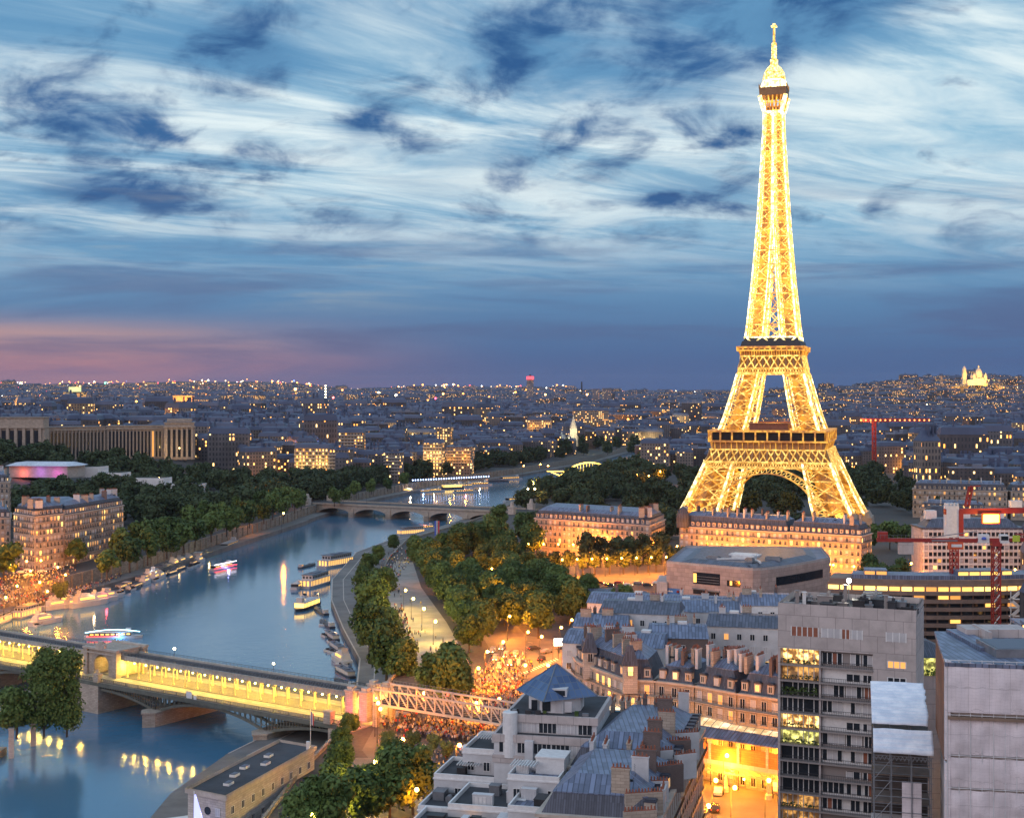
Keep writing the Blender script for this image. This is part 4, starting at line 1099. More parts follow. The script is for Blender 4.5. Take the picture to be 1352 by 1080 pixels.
# turrets on the curved corner
def turret(px, py, lab):
    p = EP(px, py); root = thing('roof_turret', lab, 'turret', (p.x, p.y + .6, EZ - 4))
    s = MB(); s.box((0, 0, 0), (3.3, 3.0, 6.5)); s.build('wall', M['stone_pale'], root)
    link('window', WIN['tall']['bright' if px > 790 else 'dark'], root, (0, -1.52, 4.2))
    s = MB(); s.prism([(-1.9, -1.8), (1.9, -1.8), (1.9, 1.8), (-1.9, 1.8)], 6.5, 11.0, inset_poly=[(-.7, -.6), (.7, -.6), (.7, .6), (-.7, .6)], bottom=True); s.build('roof', M['slate'], root)
turret(779, 874, 'slate turret on the left bend of the rounded corner block'); turret(832, 892, 'slate turret with lit window on the rounded corner block')
# second line of roofs behind the row
rg = random.Random(5)
for i, (px, Y, w_, d_, h, lab, mt, rm) in enumerate(((796, 380, 15, 12, 24, 'tall rendered party-wall house with rooftop planting behind the corner block', 'render', 'zinc'), (815, 350, 26, 12, 24.5, 'plain pale courtyard wall rising behind the corner block', 'render', 'zinc'), (848, 385, 22, 14, 27, 'dark-roofed courtyard house below the embassy block', 'render', 'zinc_dark'),
        (895, 352, 15, 12, 26, 'courtyard house with tall dark party wall behind the zinc-roofed block', 'brickwall', 'zinc'), (935, 400, 30, 14, 25, 'flat-roofed house with bluish lit roof terrace below the embassy', 'render', 'zinc'), (985, 365, 20, 12, 26.5, 'grey-roofed courtyard house left of the concrete tower', 'render', 'zinc_dark'), (905, 425, 60, 12, 22.5, 'long house with glazed studio roof directly below the embassy', 'render', 'zinc'), (1010, 392, 14, 12, 28, 'white stair-tower house beside the concrete apartment tower', 'white', 'zinc'))):
    c = PX(px, Y); a = rg.uniform(-.35, -.1); root = thing('courtyard_house', lab, 'house', (c.x, c.y, 0), a)
    s = MB(); s.box((0, 0, 0), (w_, d_, h)); s.build('wall', M[mt], root)
    s = MB(); x, y = w_ / 2 + .3, d_ / 2 + .3; s.prism([(-x, -y), (x, -y), (x, y), (-x, y)], h, h + 2.6, inset_poly=[(-x + .5, -y * .2), (x - .5, -y * .2), (x - .5, y * .3), (-x + .5, y * .3)], bottom=True); r = s.build('roof', M[rm], root)
    items = []
    for k in range(int(w_ / 3.4)):
        for f in range(3): items.append((WIN['plain'][pick(rg, .1)], (-w_ / 2 + 1.8 + k * 3.4, -d_ / 2 - .02, h - 3.4 - f * 3.2), 0))
    put_windows(root, items)
    for k in range(3): chimney(r, rg.uniform(-w_ * .4, w_ * .4), rg.uniform(-2, 3), h + .8, rg.uniform(1.6, 3.2), .7, 3.2, rg.choice((0, PI / 2)), rg)
    s = MB(); s.box((0, 0, 0), (2.4, 2, 1.6)); s.build('roof_hatch', M['white'], r, (rg.uniform(-w_ * .3, w_ * .3), 1, h + 1.6), uv=False)

# ---------------------------------------------------------------- concrete apartment tower
FL, FR = Vector((47.8, 245)), Vector((70, 236.2)); pl = back(FL, FR, 15.5)
root = thing('apartment_tower', 'tall pale concrete apartment tower with glowing loggias and dark cluttered roof', 'apartment tower', (FL.x, FL.y, 0))
P = [p - FL for p in pl]; t, nr, Lf, a = edge_info(P[0], P[1]); TH = 49.6
def onf(u, z, out=0.0): p = t * (u * Lf) + nr * out; return (p.x, p.y, z)
s = MB(); s.prism(offset_poly(P, 0.0)[0:0] or [P[0] - nr * 1.5, P[1] - nr * 1.5, P[2], P[3]], 0, TH - .3); s.build('core_wall', M['concrete'], root)
m_con = M['concrete']
s = MB()                                                             # solid parts of the front
def fbox(mb, u0, u1, z0, z1, o0, o1, m=0):
    A_, B_ = t * (u0 * Lf), t * (u1 * Lf); q = [A_ + nr * o1, B_ + nr * o1, B_ + nr * o0, A_ + nr * o0]
    mb.prism([(p.x, p.y) for p in q], z0, z1, m, bottom=True)
fbox(s, 0, 1, TH - 7.0, TH, -1.498, 0); fbox(s, .695, 1, 0, TH - 7.0, -1.498, 0); fbox(s, 0, .018, 0, TH - 7.0, -1.498, .1); fbox(s, .305, .318, 0, TH - 7, -1.498, 0)
s.build('front_wall', m_con, root)
s = MB(); pa = [P[0], P[1], P[2], P[3]]; s.prism(pa, TH, TH + 1.1, 0, top=False); s.prism(offset_poly(pa, .35), TH - .2, TH + 1.0, 0, top=False); s.quad(*[(p.x, p.y, TH + .05) for p in pa], m=1); s.build('parapet', [m_con, M['bitumen']], root)
rg = random.Random(11)
lofts = [('bright', 0), ('lit', 1), ('plants', 2), ('dark', 3), ('bright', 4), ('greenlit', 5), ('dark', 6), ('dark', 7), ('dark', 8), ('dimd', 9), ('dimd', 10), ('dark', 11), ('dark', 12), ('dark', 13)]
M['room'] = tower_glow('lit_living_room', (.75, .26, .03), (1.0, .74, .25), .35, 3.2, .9); M['room_dim'] = tower_glow('dim_living_room', (.35, .12, .03), (1.0, .5, .12), .08, 1.1, .6); M['room_green'] = tower_glow('green_lit_winter_garden', (.25, .32, .03), (.95, .85, .25), .15, 1.9, .7)
FH = 2.86
for kind, f in lofts:
    z = TH - 7.0 - (f + 1) * FH
    if z < -2: continue
    zt = z + FH
    sl = MB(); fbox(sl, .018, .695, z - .14, z + .14, -1.4, .35); sl.build('balcony_slab', m_con, root, uv=False)
    # left bay: deep loggia
    pm = dict(bright=M['room'], lit=M['room_dim'], greenlit=M['room_green'], dimd=M['room_dim']).get(kind, M['glass'])
    g = MB(); fbox(g, .02, .303, z + .14, zt - .16, -1.35, -1.2); g.build('loggia_glazing', pm, root, uv=False)
    g = MB()
    for k in range(8):
        if rg.random() < .85: u = .025 + .275 * k / 7; fbox(g, u - .003, u + .003, z + .14, zt - .16, -1.2, -1.05)
    g.build('loggia_frame', M['white'], root, uv=False)
    if kind in ('plants', 'lit', 'greenlit', 'bright', 'dimd'):
        pmb = MB()
        for k in range(150 if kind == 'plants' else 45):
            u = rg.uniform(.03, .29); zz = z + rg.uniform(.3, 1.7 if kind == 'plants' else 1.0); c = Vector(onf(u, zz, rg.uniform(-.9, -.1))); e = Vector((rg.gauss(0, 1), rg.gauss(0, 1), rg.gauss(0, 1))).normalized() * .25; g_ = e.orthogonal().normalized() * .2
            pmb.add((c - e, c + g_, c + e, c - g_), ((0, 1, 2, 3),))
        pmb.build('balcony_plants', M['leaf'], root, uv=False)
    r_ = MB(); fbox(r_, .018, .303, z + .95, z + 1.02, .28, .33); 
    for k in range(26): u = .02 + .28 * k / 25; fbox(r_, u - .001, u + .001, z + .14, z + .95, .29, .32)
    fbox(r_, .318, .69, z + .95, z + 1.02, .28, .33)
    for k in range(30): u = .32 + .37 * k / 29; fbox(r_, u - .001, u + .001, z + .14, z + .95, .29, .32)
    r_.build('balcony_rail', M['dark'], root, uv=False)
    # right bay: blinds, window bands, white panels
    pat = [('w', .12, .5, .38), ('p', .5, .38, .12), ('w', .38, .38, .24), ('pw', .2, .5, .3), ('p', .62, .2, .18)][f % 5]
    base = MB(); fbox(base, .32, .693, z + .14, zt - .16, -1.35, -.9); base.build('bay_panel', M['white'] if f % 5 in (1, 3, 4) else m_con, root, uv=False)
    spans = [(.325, .47), (.53, .60), (.62, .69)] if f % 3 == 0 else ([(.50, .60), (.62, .685)] if f % 3 == 1 else [(.325, .485), (.50, .61), (.63, .69)])
    for u0, u1 in spans:
        hi = zt - .4 if f % 3 != 1 else z + 1.75
        n = max(2, int((u1 - u0) * Lf / .85))
        w_ = MB(); fbox(w_, u0, u1, z + .5, hi, -.9, -.82, 1)
        for k in range(n + 1): u = u0 + (u1 - u0) * k / n; fbox(w_, u - .0028, u + .0028, z + .5, hi, -.82, -.74, 0)
        for k in range(n):
            if rg.random() < .4: fbox(w_, u0 + (u1 - u0) * (k + .1) / n, u0 + (u1 - u0) * (k + .9) / n, z + .55, hi - .05, -.82, -.79, 2)
        w_.build('window_band', [M['white'], M['glass'], M['shade'] if rg.random() < .7 else M['brickpot']], root, uv=False)
    # small windows in the solid right-hand wall
    if f < 6 or f % 2:
        u0, u1 = (.80, .93)
        w_ = MB(); fbox(w_, u0, u1, z + .75, z + 1.85, -.05, .03, 1)
        for k in range(4): u = u0 + (u1 - u0) * k / 3; fbox(w_, u - .004, u + .004, z + .7, z + 1.9, .0, .08, 0)
        for zz in (z + .68, z + 1.85): fbox(w_, u0, u1, zz, zz + .07, .0, .07, 0)
        w_.build('stair_window', [M['white'], M['lit_d'] if f in (0, 2) else M['glass']], root, uv=False)
# top floor windows
for u0, u1, mm in ((.10, .30, 'lit_d'), (.325, .46, 'shade'), (.47, .53, 'brickpot'), (.545, .62, 'shade'), (.79, .93, 'shade')):
    n = max(2, int((u1 - u0) * Lf / .9)); w_ = MB(); fbox(w_, u0, u1, TH - 4.6, TH - 3.0, -.05, .03, 1)
    for k in range(n + 1): u = u0 + (u1 - u0) * k / n; fbox(w_, u - .004, u + .004, TH - 4.65, TH - 2.95, .0, .08, 0)
    w_.build('top_window', [M['white'], M[mm] if mm != 'lit_d' else M['brickpot']], root, uv=False)
# rooftop clutter
for k in range(26):
    u, v = rg.uniform(.06, .94), rg.uniform(2.0, 13.5); sx, sy, sz = rg.uniform(.8, 3.6), rg.uniform(.8, 2.5), rg.uniform(.6, 2.2)
    s = MB(); s.box((0, 0, 0), (sx, sy, sz)); s.box((0, 0, sz), (sx + .2, sy + .2, .12)); s.box((sx * .2, 0, sz), (.5, .5, .7))
    c = onf(u, TH + .06, -v); s.build('roof_plant', M[rg.choice(('grey', 'dark', 'concrete', 'dark', 'bitumen'))], root, c, rz=a + rg.uniform(-.1, .1), uv=False)
for u, v, h in ((.13, 2, 3.0), (.18, 2.2, 2.8), (.78, 2, 3.0), (.8, 3, 2.6), (.45, 8, 3.6)):
    s = MB(); s.box((0, 0, 0), (.55, .55, h)); s.box((0, 0, h), (.8, .8, .15)); s.build('vent_stack', M['white'] if h < 3 else M['concrete'], root, onf(u, TH + .06, -v), uv=False)
fl = thing('roof_floodlight', 'starry white floodlight on a short mast above the concrete tower roof', 'floodlight', tuple(Vector((FL.x, FL.y, 0)) + Vector(onf(.47, TH, -9))))
s = MB(); s.tube((0, 0, 0), (0, 0, 4.4), .09); s.box((0, 0, 4.2), (.5, .3, .3)); s.build('mast', M['grey'], fl)
s = MB(); s.ball((0, -.2, 4.5), .42); s.build('lamp', emis('white_floodlight', (1, .95, .8), 60, False), fl); lamp_light('light', (0, -.8, 4.6), 900, (1, .93, .75), fl)
# lower wing right of the tower
A = PX(1212, 262); w = thing('low_wing', 'small dark-roofed wing with planted terrace right of the concrete tower', 'building', (A.x, A.y, 0))
s = MB(); s.box((4, 6, 0), (8.5, 12, 34)); s.build('wall', M['concrete'], w); s = MB(); s.prism([(-.3, -.5), (8.3, -.5), (8.3, 12), (-.3, 12)], 37.5, 40, inset_poly=[(0, 4), (3, 4), (3, 12), (0, 12)], bottom=True); s.build('roof', M['slate'], w)
s = MB(); s.box((4, 6, 34), (7.8, 11.4, 3.5)); s.build('glazed_floor', M['room_green'], w)
s = MB()
for k in range(160): c = Vector((rg.uniform(0, 8), rg.uniform(-.5, .2), 34 + rg.uniform(.1, 1.4))); e = Vector((rg.gauss(0, 1), rg.gauss(0, 1), rg.gauss(0, 1))).normalized() * .25; g_ = e.orthogonal().normalized() * .2; s.add((c - e, c + g_, c + e, c - g_), ((0, 1, 2, 3),))
s.build('terrace_plants', M['leaf'], w, uv=False)

# ---------------------------------------------------------------- sheeted building at the right edge
def cloth_mat(name, c, sx, sy):
    m = mat(name, c, .85, var=.22, scale=.35, bump=.6); nt = m.node_tree; b = nt.nodes['Principled BSDF']
    u, v, _ = sep(nt, tc(nt, 'UV')); lk = b.inputs['Base Color'].links[0].from_socket
    fu = (u / sx).m('FRACT').m('LESS_THAN', .03); fv = (v / sy).m('FRACT').m('LESS_THAN', .03)
    fine = (u / .5).m('FRACT').m('LESS_THAN', .12) * .25 + ((v / .42).m('FRACT').m('LESS_THAN', .14) * .25)
    nt.links.new(mixc(nt, fu.m('MAXIMUM', fv) * .45 + (fine * .6), S(nt, lk), tuple(x * .5 for x in c)).out, b.inputs['Base Color']); return m
M['cloth'] = cloth_mat('scaffold_netting', (.66, .60, .62), 2.6, 3.1)
A, B = PX(1251, 180), PX(1420, 177); C0 = PX(1237, 203)
root = thing('sheeted_building', 'building wrapped in grey-lilac scaffold netting at the right frame edge', 'building', (A.x, A.y, 0))
P = [Vector((0, 0)), B - A, B - A + (C0 - A) * 1.05, C0 - A]; SH = 53.0
s = MB(); s.prism(offset_poly(P, .5), 0, SH - 1); s.build('wall', M['concrete'], root)
t, nr, Lf, a = edge_info(P[0], P[1])
rows = [(SH, SH - 6.6), (SH - 7.4, SH - 12.2), (SH - 12.5, SH - 16.5), (SH - 16.8, SH - 20.8), (SH - 21, SH - 25), (SH - 25.2, SH - 29.4), (SH - 29.6, SH - 34)]
for zi, (zt, zb) in enumerate(rows):                                # netting sheets, bellied between ties
    s = MB(); nx, nz = 60, 8; V = []
    for j in range(nz + 1):
        for i in range(nx + 1):
            u, v = i / nx, j / nz; bulge = .22 * math.sin(u * Lf / 2.6 * PI) ** 2 * math.sin(v * PI) + .14 * mnoise.noise((u * 9, v * 3, zi * 3.3)) + (.25 if zi == 0 else 0)
            p = P[0] + t * (u * Lf) + nr * bulge; V.append((p.x, p.y, lerp(zb, zt, v) - .12 * abs(math.sin(u * Lf / 2.6 * PI)) * (v > .9)))
    s.add(V, [(j * (nx + 1) + i, j * (nx + 1) + i + 1, (j + 1) * (nx + 1) + i + 1, (j + 1) * (nx + 1) + i) for j in range(nz) for i in range(nx)])
    s.build('netting_sheet', M['cloth'], root, smooth=True)
s = MB(); p = (P[0] + P[1]) / 2 + nr * .1; s.box((p.x, p.y, SH - 7.5), (Lf, .9, .35), 0, a); s.build('scaffold_deck', mat('weathered_planks', (.22, .15, .11), .9), root)
s = MB()
for k in range(12): q = t * (Lf * k / 11) + nr * .05; s.tube((q.x, q.y, 10), (q.x, q.y, SH + .3), .06, n=5)
for z in (SH + .2, SH - 7, SH - 12.3, SH - 16.6): s.tube((0, -.1, z), ((P[1] + nr * .05).x, (P[1] + nr * .05).y, z), .06, n=5)
s.build('scaffold_tubes', M['render'], root, uv=False)
ti, ni, Li, ai = edge_info(P[3], P[0])
s = MB(); p = P[3].lerp(P[0], .5) + ni * .15; s.box((p.x, p.y, SH - 14), (Li * .9, .2, 13.4), 0, ai); s.build('wooden_panel', ashlar('brown_timber_panel', (.24, .10, .05), .9, 3.4, .06, var=.2), root)
s = MB(); s.prism(offset_poly(P, -.35), SH - .6, SH - .1, bottom=True); s.box((P[3].x + 2.5, P[3].y - 8, SH - .1), (2.6, 15, .5)); s.build('roof', M['zinc'], root)
s = MB(); s.box((P[3].x + 7.2, P[3].y - 3, SH - .1), (9, 4.5, 1.2)); s.box((P[3].x + 5, P[3].y - 5, SH - .1), (.5, 7, 1.4)); s.build('roof_upstand', M['concrete'], root)
s = MB(); s.box((P[0].x + 12, P[0].y + 7, SH - .1), (9, 8, 1.1)); s.box((P[0].x + 12, P[0].y + 7, SH + 1.0), (8.2, 7.2, .05), 1); s.build('roof_tank', [M['grey'], M['zinc']], root, uv=False)
for z0, z1, o_ in ((SH, SH - 13, .3), (SH - 13.4, SH - 33, .32)):
    s = MB(); q0, q1 = P[0] + ni * o_ - ti * .1, P[0] - ti * 2.2 + ni * o_; s.prism([(q1.x, q1.y), (q0.x, q0.y), (q0.x + .6, q0.y - .35), (q0.x + .9, q0.y + .2)], z1, z0); s.build('corner_netting', M['cloth'], root)

# ---------------------------------------------------------------- covered scaffold with white sheet roofs
A, B = PX(1152, 200), PX(1228, 199); w_ = B.x - A.x
root = thing('covered_scaffold', 'open scaffold bay under two white corrugated sheet roofs', 'scaffold', (A.x, A.y, 0), R(-14))
m_w = bpy.data.materials.new('white_corrugated_sheet'); m_w.use_nodes = True; nt = m_w.node_tree; b_ = nt.nodes['Principled BSDF']
n_ = noise_n(nt, tc(nt, 'Object'), .5, 5, .65); nt.links.new(mixc(nt, n_.sm(.35, .7), (.62, .68, .78), (.84, .87, .92)).out, b_.inputs['Base Color']); b_.inputs['Roughness'].default_value = .4
def sheet_roof(x0, x1, y0, z0, y1, z1, ridges, ragged):
    s = MB(); n = ridges * 6; m_ = 24; V = []
    for j in range(n + 1):
        v = j / n
        for i in range(m_ + 1):
            u = i / m_; xe = x1 - ragged * (.5 + .5 * mnoise.noise((v * 7, 2.2, 1))) * (1 if ragged else 0)
            V.append((lerp(x0, xe, u), lerp(y0, y1, v), lerp(z0, z1, v) + .42 * abs(math.sin(PI * v * ridges)) + .12 * mnoise.noise((u * 4, v * 9, z0))))
    s.add(V, [(j * (m_ + 1) + i, j * (m_ + 1) + i + 1, (j + 1) * (m_ + 1) + i + 1, (j + 1) * (m_ + 1) + i) for j in range(n) for i in range(m_)])
    o = s.build('sheet_roof', m_w, root, smooth=True); sm = o.modifiers.new('thickness', 'SOLIDIFY'); sm.thickness = .08; return o
sheet_roof(-.1, w_ + .2, 0, 40.0, 16.5, 42.6, 13, .9)
sheet_roof(0.05, w_ + .3, -4.5, 36.9, -.5, 39.3, 5, .15)
tb = MB()
xs = [0.2, w_ * .32, w_ * .66, w_ - .1]
for x in xs:
    for y in (-4, 0, 6, 12):
        tb.tube((x, y, 6), (x, y, 36.5 if y < 0 else 39.5), .075, n=6)
for z in (24, 26.2, 28.4, 30.6, 32.8, 35, 36.4):
    for y in (-4, 0, 6): tb.tube((0, y, z), (w_ + .2, y, z), .055, n=5)
for k in range(4): tb.tube((.2, -4, 24 + k * 3), (w_ * .32, -4, 27 + k * 3), .05, n=5)
for k in range(14): x = .2 + (w_ - .3) * k / 14; tb.tube((x, -4.1, 36.4), (x + (w_ - .3) / 28, -4.1, 35.8), .045, n=5); tb.tube((x + (w_ - .3) / 28, -4.1, 35.8), (x + (w_ - .3) / 14, -4.1, 36.4), .045, n=5)
tb.build('scaffold_tubes', M['grey'], root, uv=False)
for z in (28.5, 32.5):
    s = MB(); s.box((w_ / 2, 3, z), (w_, 6, .12)); s.build('scaffold_deck', mat('scaffold_boards_%d' % int(z), (.16, .12, .10), .9), root)
s = MB(); s.box((w_ / 2, -1.5, 25.4), (w_ + .4, 7, .9)); s.build('concrete_ledge', M['concrete'], root)
s = MB(); s.box((w_ / 2, 10, 10), (w_, 5, 27.5)); s.build('back_wall', mat('bare_dark_wall', (.09, .075, .07), .9, var=.4), root)
s = MB(); s.box((1.2, -3, 6), (.8, .8, 19.4)); s.beam((1.4, -3, 25), (3.6, -3, 14), .7); s.box((w_ / 2, 1, 6), (w_ + .3, 7, 16.8)); s.build('lower_frame', M['concrete'], root)
s = MB(); s.box((w_ * .66, -3.8, 26.4), (w_ * .33, .08, 6.4)); s.build('netting_sheet', M['cloth'], root)
# ---------------------------------------------------------------- white terraced building with the blue glass pyramid
def FP(px, py, z): p = G(px, py, z); return Vector((p.x, p.y))
rg = random.Random(31)
PA = Vector((8.2, 251))                     # below the pyramid
root = thing('terraced_building', 'white terraced building crowned by a blue glass pyramid', 'building', (PA.x, PA.y, 0), R(-12))
def part_box(nm, c, sz, m, parent=root, rz=0.0): s = MB(); s.box((0, 0, 0), sz); return s.build(nm, M[m] if isinstance(m, str) else m, parent, c, rz=rz)
s = MB(); s.box((.5, 3, 0), (21, 22, 26.3)); s.box((.2, 2, 26.3), (16.4, 17, 3.4)); s.build('wall', M['render'], root)
for z, c, sz in ((26.3, (.5, 3), (21.6, 22.6)), (22.6, (.5, 3), (21.5, 22.5)), (29.7, (.2, 2), (17, 18))):
    s = MB(); s.box((c[0], c[1], z - .5), (sz[0], sz[1], 1.35)); s.build('terrace_band', M['concrete'], root)
for z, sz, c in ((27.18, (20.4, 21.4), (.5, 3)), (30.58, (15.8, 16.8), (.2, 2))):
    s = MB(); s.box((c[0], c[1], z), (sz[0], sz[1], .02)); s.build('terrace_floor', M['bitumen'], root)
# drum and pyramid
n8 = [(5.2 * math.cos(R(22.5 + 45 * k)), 5.2 * math.sin(R(22.5 + 45 * k))) for k in range(8)]
s = MB(); s.prism(n8, 30.6, 33.2); s.build('drum_wall', M['render'], root)
m_pyr = bpy.data.materials.new('blue_pyramid_glass'); m_pyr.use_nodes = True; nt = m_pyr.node_tree; b_ = nt.nodes['Principled BSDF']
u, v, _ = sep(nt, tc(nt, 'UV')); ln = (u / 1.25).m('FRACT').m('LESS_THAN', .07).m('MAXIMUM', (v / 1.6).m('FRACT').m('LESS_THAN', .05))
wt = nt.nodes.new('ShaderNodeTexWhiteNoise'); nt.links.new(comb(nt, (u / 1.25).m('FLOOR'), (v / 1.6).m('FLOOR'), 3.0).out, wt.inputs['Vector'])
nt.links.new(mixc(nt, ln, mixc(nt, S(nt, wt.outputs[0]), (.02, .05, .15), (.06, .12, .26)), (.10, .12, .15)).out, b_.inputs['Base Color']); b_.inputs['Roughness'].default_value = .12; b_.inputs['Specular IOR Level'].default_value = .8
s = MB(); q = 5.6; base = [(-q, -q), (q, -q), (q, q), (-q, q)]
for k in range(4): s.tri((*base[k], 33.2), (*base[(k + 1) % 4], 33.2), (0, 0, 38.6))
s.quad(*[(*p, 33.2) for p in base[::-1]]); s.build('glass_pyramid', m_pyr, root, rz=R(38))
s = MB()
for k in range(4): 
    a_ = R(38); c, sn = math.cos(a_), math.sin(a_); p = (base[k][0] * c - base[k][1] * sn, base[k][0] * sn + base[k][1] * c); s.beam((*p, 33.25), (0, 0, 38.65), .16)
s.build('pyramid_ribs', M['grey'], root, uv=False)
s = MB(); s.box((1.3, -3.7, 33.6), (2.8, 2.2, 1.4)); s.box((1.3, -4.85, 33.8), (2.2, .1, .9), 1); s.build('pyramid_dormer', [M['render'], M['glass']], root, uv=False)
for x, w_ in ((-3.2, 1.1), (-1.0, 1.5), (1.2, 1.0), (3.0, 1.3)): part_box('drum_window', (x, -4.85, 30.9), (w_, .12, 1.9), 'shade' if x > 0 else 'glass')
for k in range(9): part_box('terrace_planter', (rg.uniform(-7, 7), -6 + rg.uniform(-.6, .8), 30.6), (rg.uniform(.5, 1.4), .6, rg.uniform(.4, .9)), rg.choice(('dark', 'leaf', 'grey')))
# floor windows on the front
for z, n, x0, x1, y in ((24.0, 6, -9.5, 10.5, -8.0), (27.4, 4, -5.5, 8, -6.5)):
    for k in range(n):
        w_ = rg.choice((1.6, 2.4, 3.2)); x = lerp(x0, x1, (k + .5) / n)
        s = MB(); s.box((0, -.03, 0), (w_, .1, 1.7), 1)
        for j in range(int(w_ / .8) + 1): s.box((-w_ / 2 + .8 * j, -.07, 0), (.09, .1, 1.7), 0)
        s.build('window', [M['white'], M['glass'] if rg.random() < .75 else M['shade']], root, (x, y - .03, z), uv=False)
for z in (20.4, 16.8):
    for k in range(6):
        s = MB(); s.box((0, -.03, 0), (1.8, .1, 1.6), 1); [s.box((-.9 + .9 * j, -.07, 0), (.09, .1, 1.6), 0) for j in range(3)]
        s.build('window', [M['white'], M['glass']], root, (-4 + k * 2.4, -8.03, z), uv=False)
for k in range(4): part_box('side_window', (-10.05, -4 + k * 4, 24), (.12, 1.6, 1.6), 'glass')
s = MB(); s.lathe([(1.35, 23), (1.35, 31.0), (1.2, 31.1)], 18, 0, (-7.2, -7.2, 0)); s.build('round_stair_tower', M['white'], root, smooth=False)
s = MB(); s.box((-3.4, -8.6, 20), (1.5, 1.3, 6.4)); s.build('lift_shaft', M['render'], root)
dk = MB(); dk.lathe([(0, 0), (.7, .12), (1.15, .45)], 12); o = dk.build('satellite_dish', M['grey'], root, (7.5, -8.6, 23.4)); o.rotation_euler = (R(70), 0, R(20))
# lower stepped wings on the left, towards the square
for nm, lab, px, py, z, sx, sy, mt, rm in (('stepped_wing', 'white stepped wing with slatted roof box left of the pyramid building', 664, 985, 22, 12, 13, 'render', 'bitumen'), ('stepped_wing', 'low white wing with grilles and railing above the square', 640, 1020, 18, 16, 12, 'render', 'bitumen'),
        ('flat_roof_building', 'dark flat-roofed white block with ventilation ducts in the lower foreground', 668, 1058, 18, 17, 13, 'render', 'bitumen'), ('stepped_wing', 'small white rooftop storey between the pyramid building and the zinc roofs', 712, 1022, 22.5, 9, 9, 'render', 'zinc'), ('flat_roof_building', 'narrow grey-roofed white block left of the courtyard zinc roof', 722, 1062, 19.5, 11, 10, 'render', 'zinc'), ('flat_roof_building', 'white block with dark pitched hatch at the lower left of the rooftops', 602, 1062, 15, 11, 10, 'render', 'bitumen'), ('flat_roof_building', 'lowest white roof with lit skylight at the bottom frame edge', 640, 1092, 16.5, 24, 11, 'render', 'bitumen')):
    p = FP(px, py, z); w = thing(nm, lab, 'building', (p.x, p.y, 0), R(-14))
    s = MB(); s.box((0, 0, 0), (sx, sy, z)); s.build('wall', M[mt], w)
    s = MB(); s.box((0, 0, z), (sx + .3, sy + .3, .25)); s.box((0, -sy / 2 + .15, z + .25), (sx, .3, .8)); s.box((0, sy / 2 - .15, z + .25), (sx, .3, .8)); s.box((-sx / 2 + .15, 0, z + .25), (.3, sy - .6, .8)); s.box((sx / 2 - .15, 0, z + .25), (.3, sy - .6, .8)); s.build('parapet', M['white'], w)
    s = MB(); s.box((0, 0, z + .26), (sx - .6, sy - .6, .04)); s.build('roof_felt', M[rm], w)
    for k in range(9 if sx > 16 else 4):
        s = MB(); bx, by, bz = rg.uniform(1.0, 3.6), rg.uniform(.8, 2.2), rg.uniform(.6, 2.0)
        if rg.random() < .4: s.tube((-bx / 2, 0, .7), (bx / 2, 0, .7), .55, n=12); s.box((-bx * .3, 0, 0), (.2, 1, .5)); s.box((bx * .3, 0, 0), (.2, 1, .5))
        else:
            s.box((0, 0, 0), (bx, by, bz)); s.box((0, 0, bz), (bx + .15, by + .15, .1))
            for j in range(5): s.box((-bx / 2 + bx * (j + .5) / 5, -by / 2 - .04, .2), (.08, .06, bz - .4))
        s.build('roof_plant', M[rg.choice(('grey', 'white', 'render', 'dark'))], w, (rg.uniform(-sx * .4, sx * .4), rg.uniform(-sy * .35, sy * .35), z + .3), rz=rg.choice((0, PI / 2)), uv=False)
    items = [(WIN['plain'][pick(rg, .05, .4)], (-sx / 2 + 1.6 + k * 3.0, -sy / 2 - .02, z - 3.0), 0) for k in range(int(sx / 3.0))]
    items += [(WIN['plain'][pick(rg, .05, .4)], (-sx / 2 - .02, -sy / 2 + 1.6 + k * 3.0, z - 3.0), -PI / 2) for k in range(int(sy / 3.0))]
    put_windows(w, items)
    if nm == 'stepped_wing':
        s = MB(); s.box((2, 2, z), (5, 5, 3.0)); s.box((2, 2, z + 3.0), (5.3, 5.3, .25)); s.build('roof_box', M['white'], w)
        g = MB()
        for k in range(9): g.box((-4.2 + k * .5, -2, z + 2.2), (.12, 4, .25))
        g.build('pergola', M['white'], w, uv=False)
    elif px == 640:
        s = MB(); s.box((0, 0, 0), (2.2, 1.4, .4)); s.build('lit_skylight', M['lit_d'], w, (-3, 2, z + .4))
# ---------------------------------------------------------------- zinc-roofed block at the centre bottom
def zblock(lab, poly, eave, mans, seed, wins, mt='stone', lit=.12, chim=8, rm='zinc', mm='slate', rise=2.2, dorm=True):
    return haussmann('zinc_roofed_block', lab, poly, 5, (eave - 4.2) / 5, mans=mans, wins=wins, sp=2.5, lit=lit, seed=seed, chim=chim, wall=mt, roof_m=rm, mans_m=mm, roof_rise=rise, balc=(1, 4), dormers=dorm)
e0, e1 = FP(928, 962, 23.5), FP(898, 1020, 23.5); dv = (e0 - e1)
f1 = e1 - dv * .012; far = Vector((-17, 3))
zblock('zinc-roofed corner block with chimney rows above the orange station street', [f1, e0, e0 + far, f1 + Vector((-19, 4))], 23.5, 3.2, 41, (0,), chim=4)
g1 = e1 - dv * .02; g0 = FP(868, 1085, 23.0)
zblock('nearer zinc-roofed block along the orange street, at the bottom frame edge', [g0, g1, g1 + Vector((-18, 4)), g0 + Vector((-18, 4))], 23.0, 3.2, 42, (0,), chim=4)
h0 = FP(768, 1022, 24); zblock('courtyard block with seamed blue-grey roof and two dormers facing the viewer', back(h0, h0 + Vector((11.5, -2.2)), 10), 20.5, 3.6, 43, (0,), mt='render', chim=4, lit=.25)
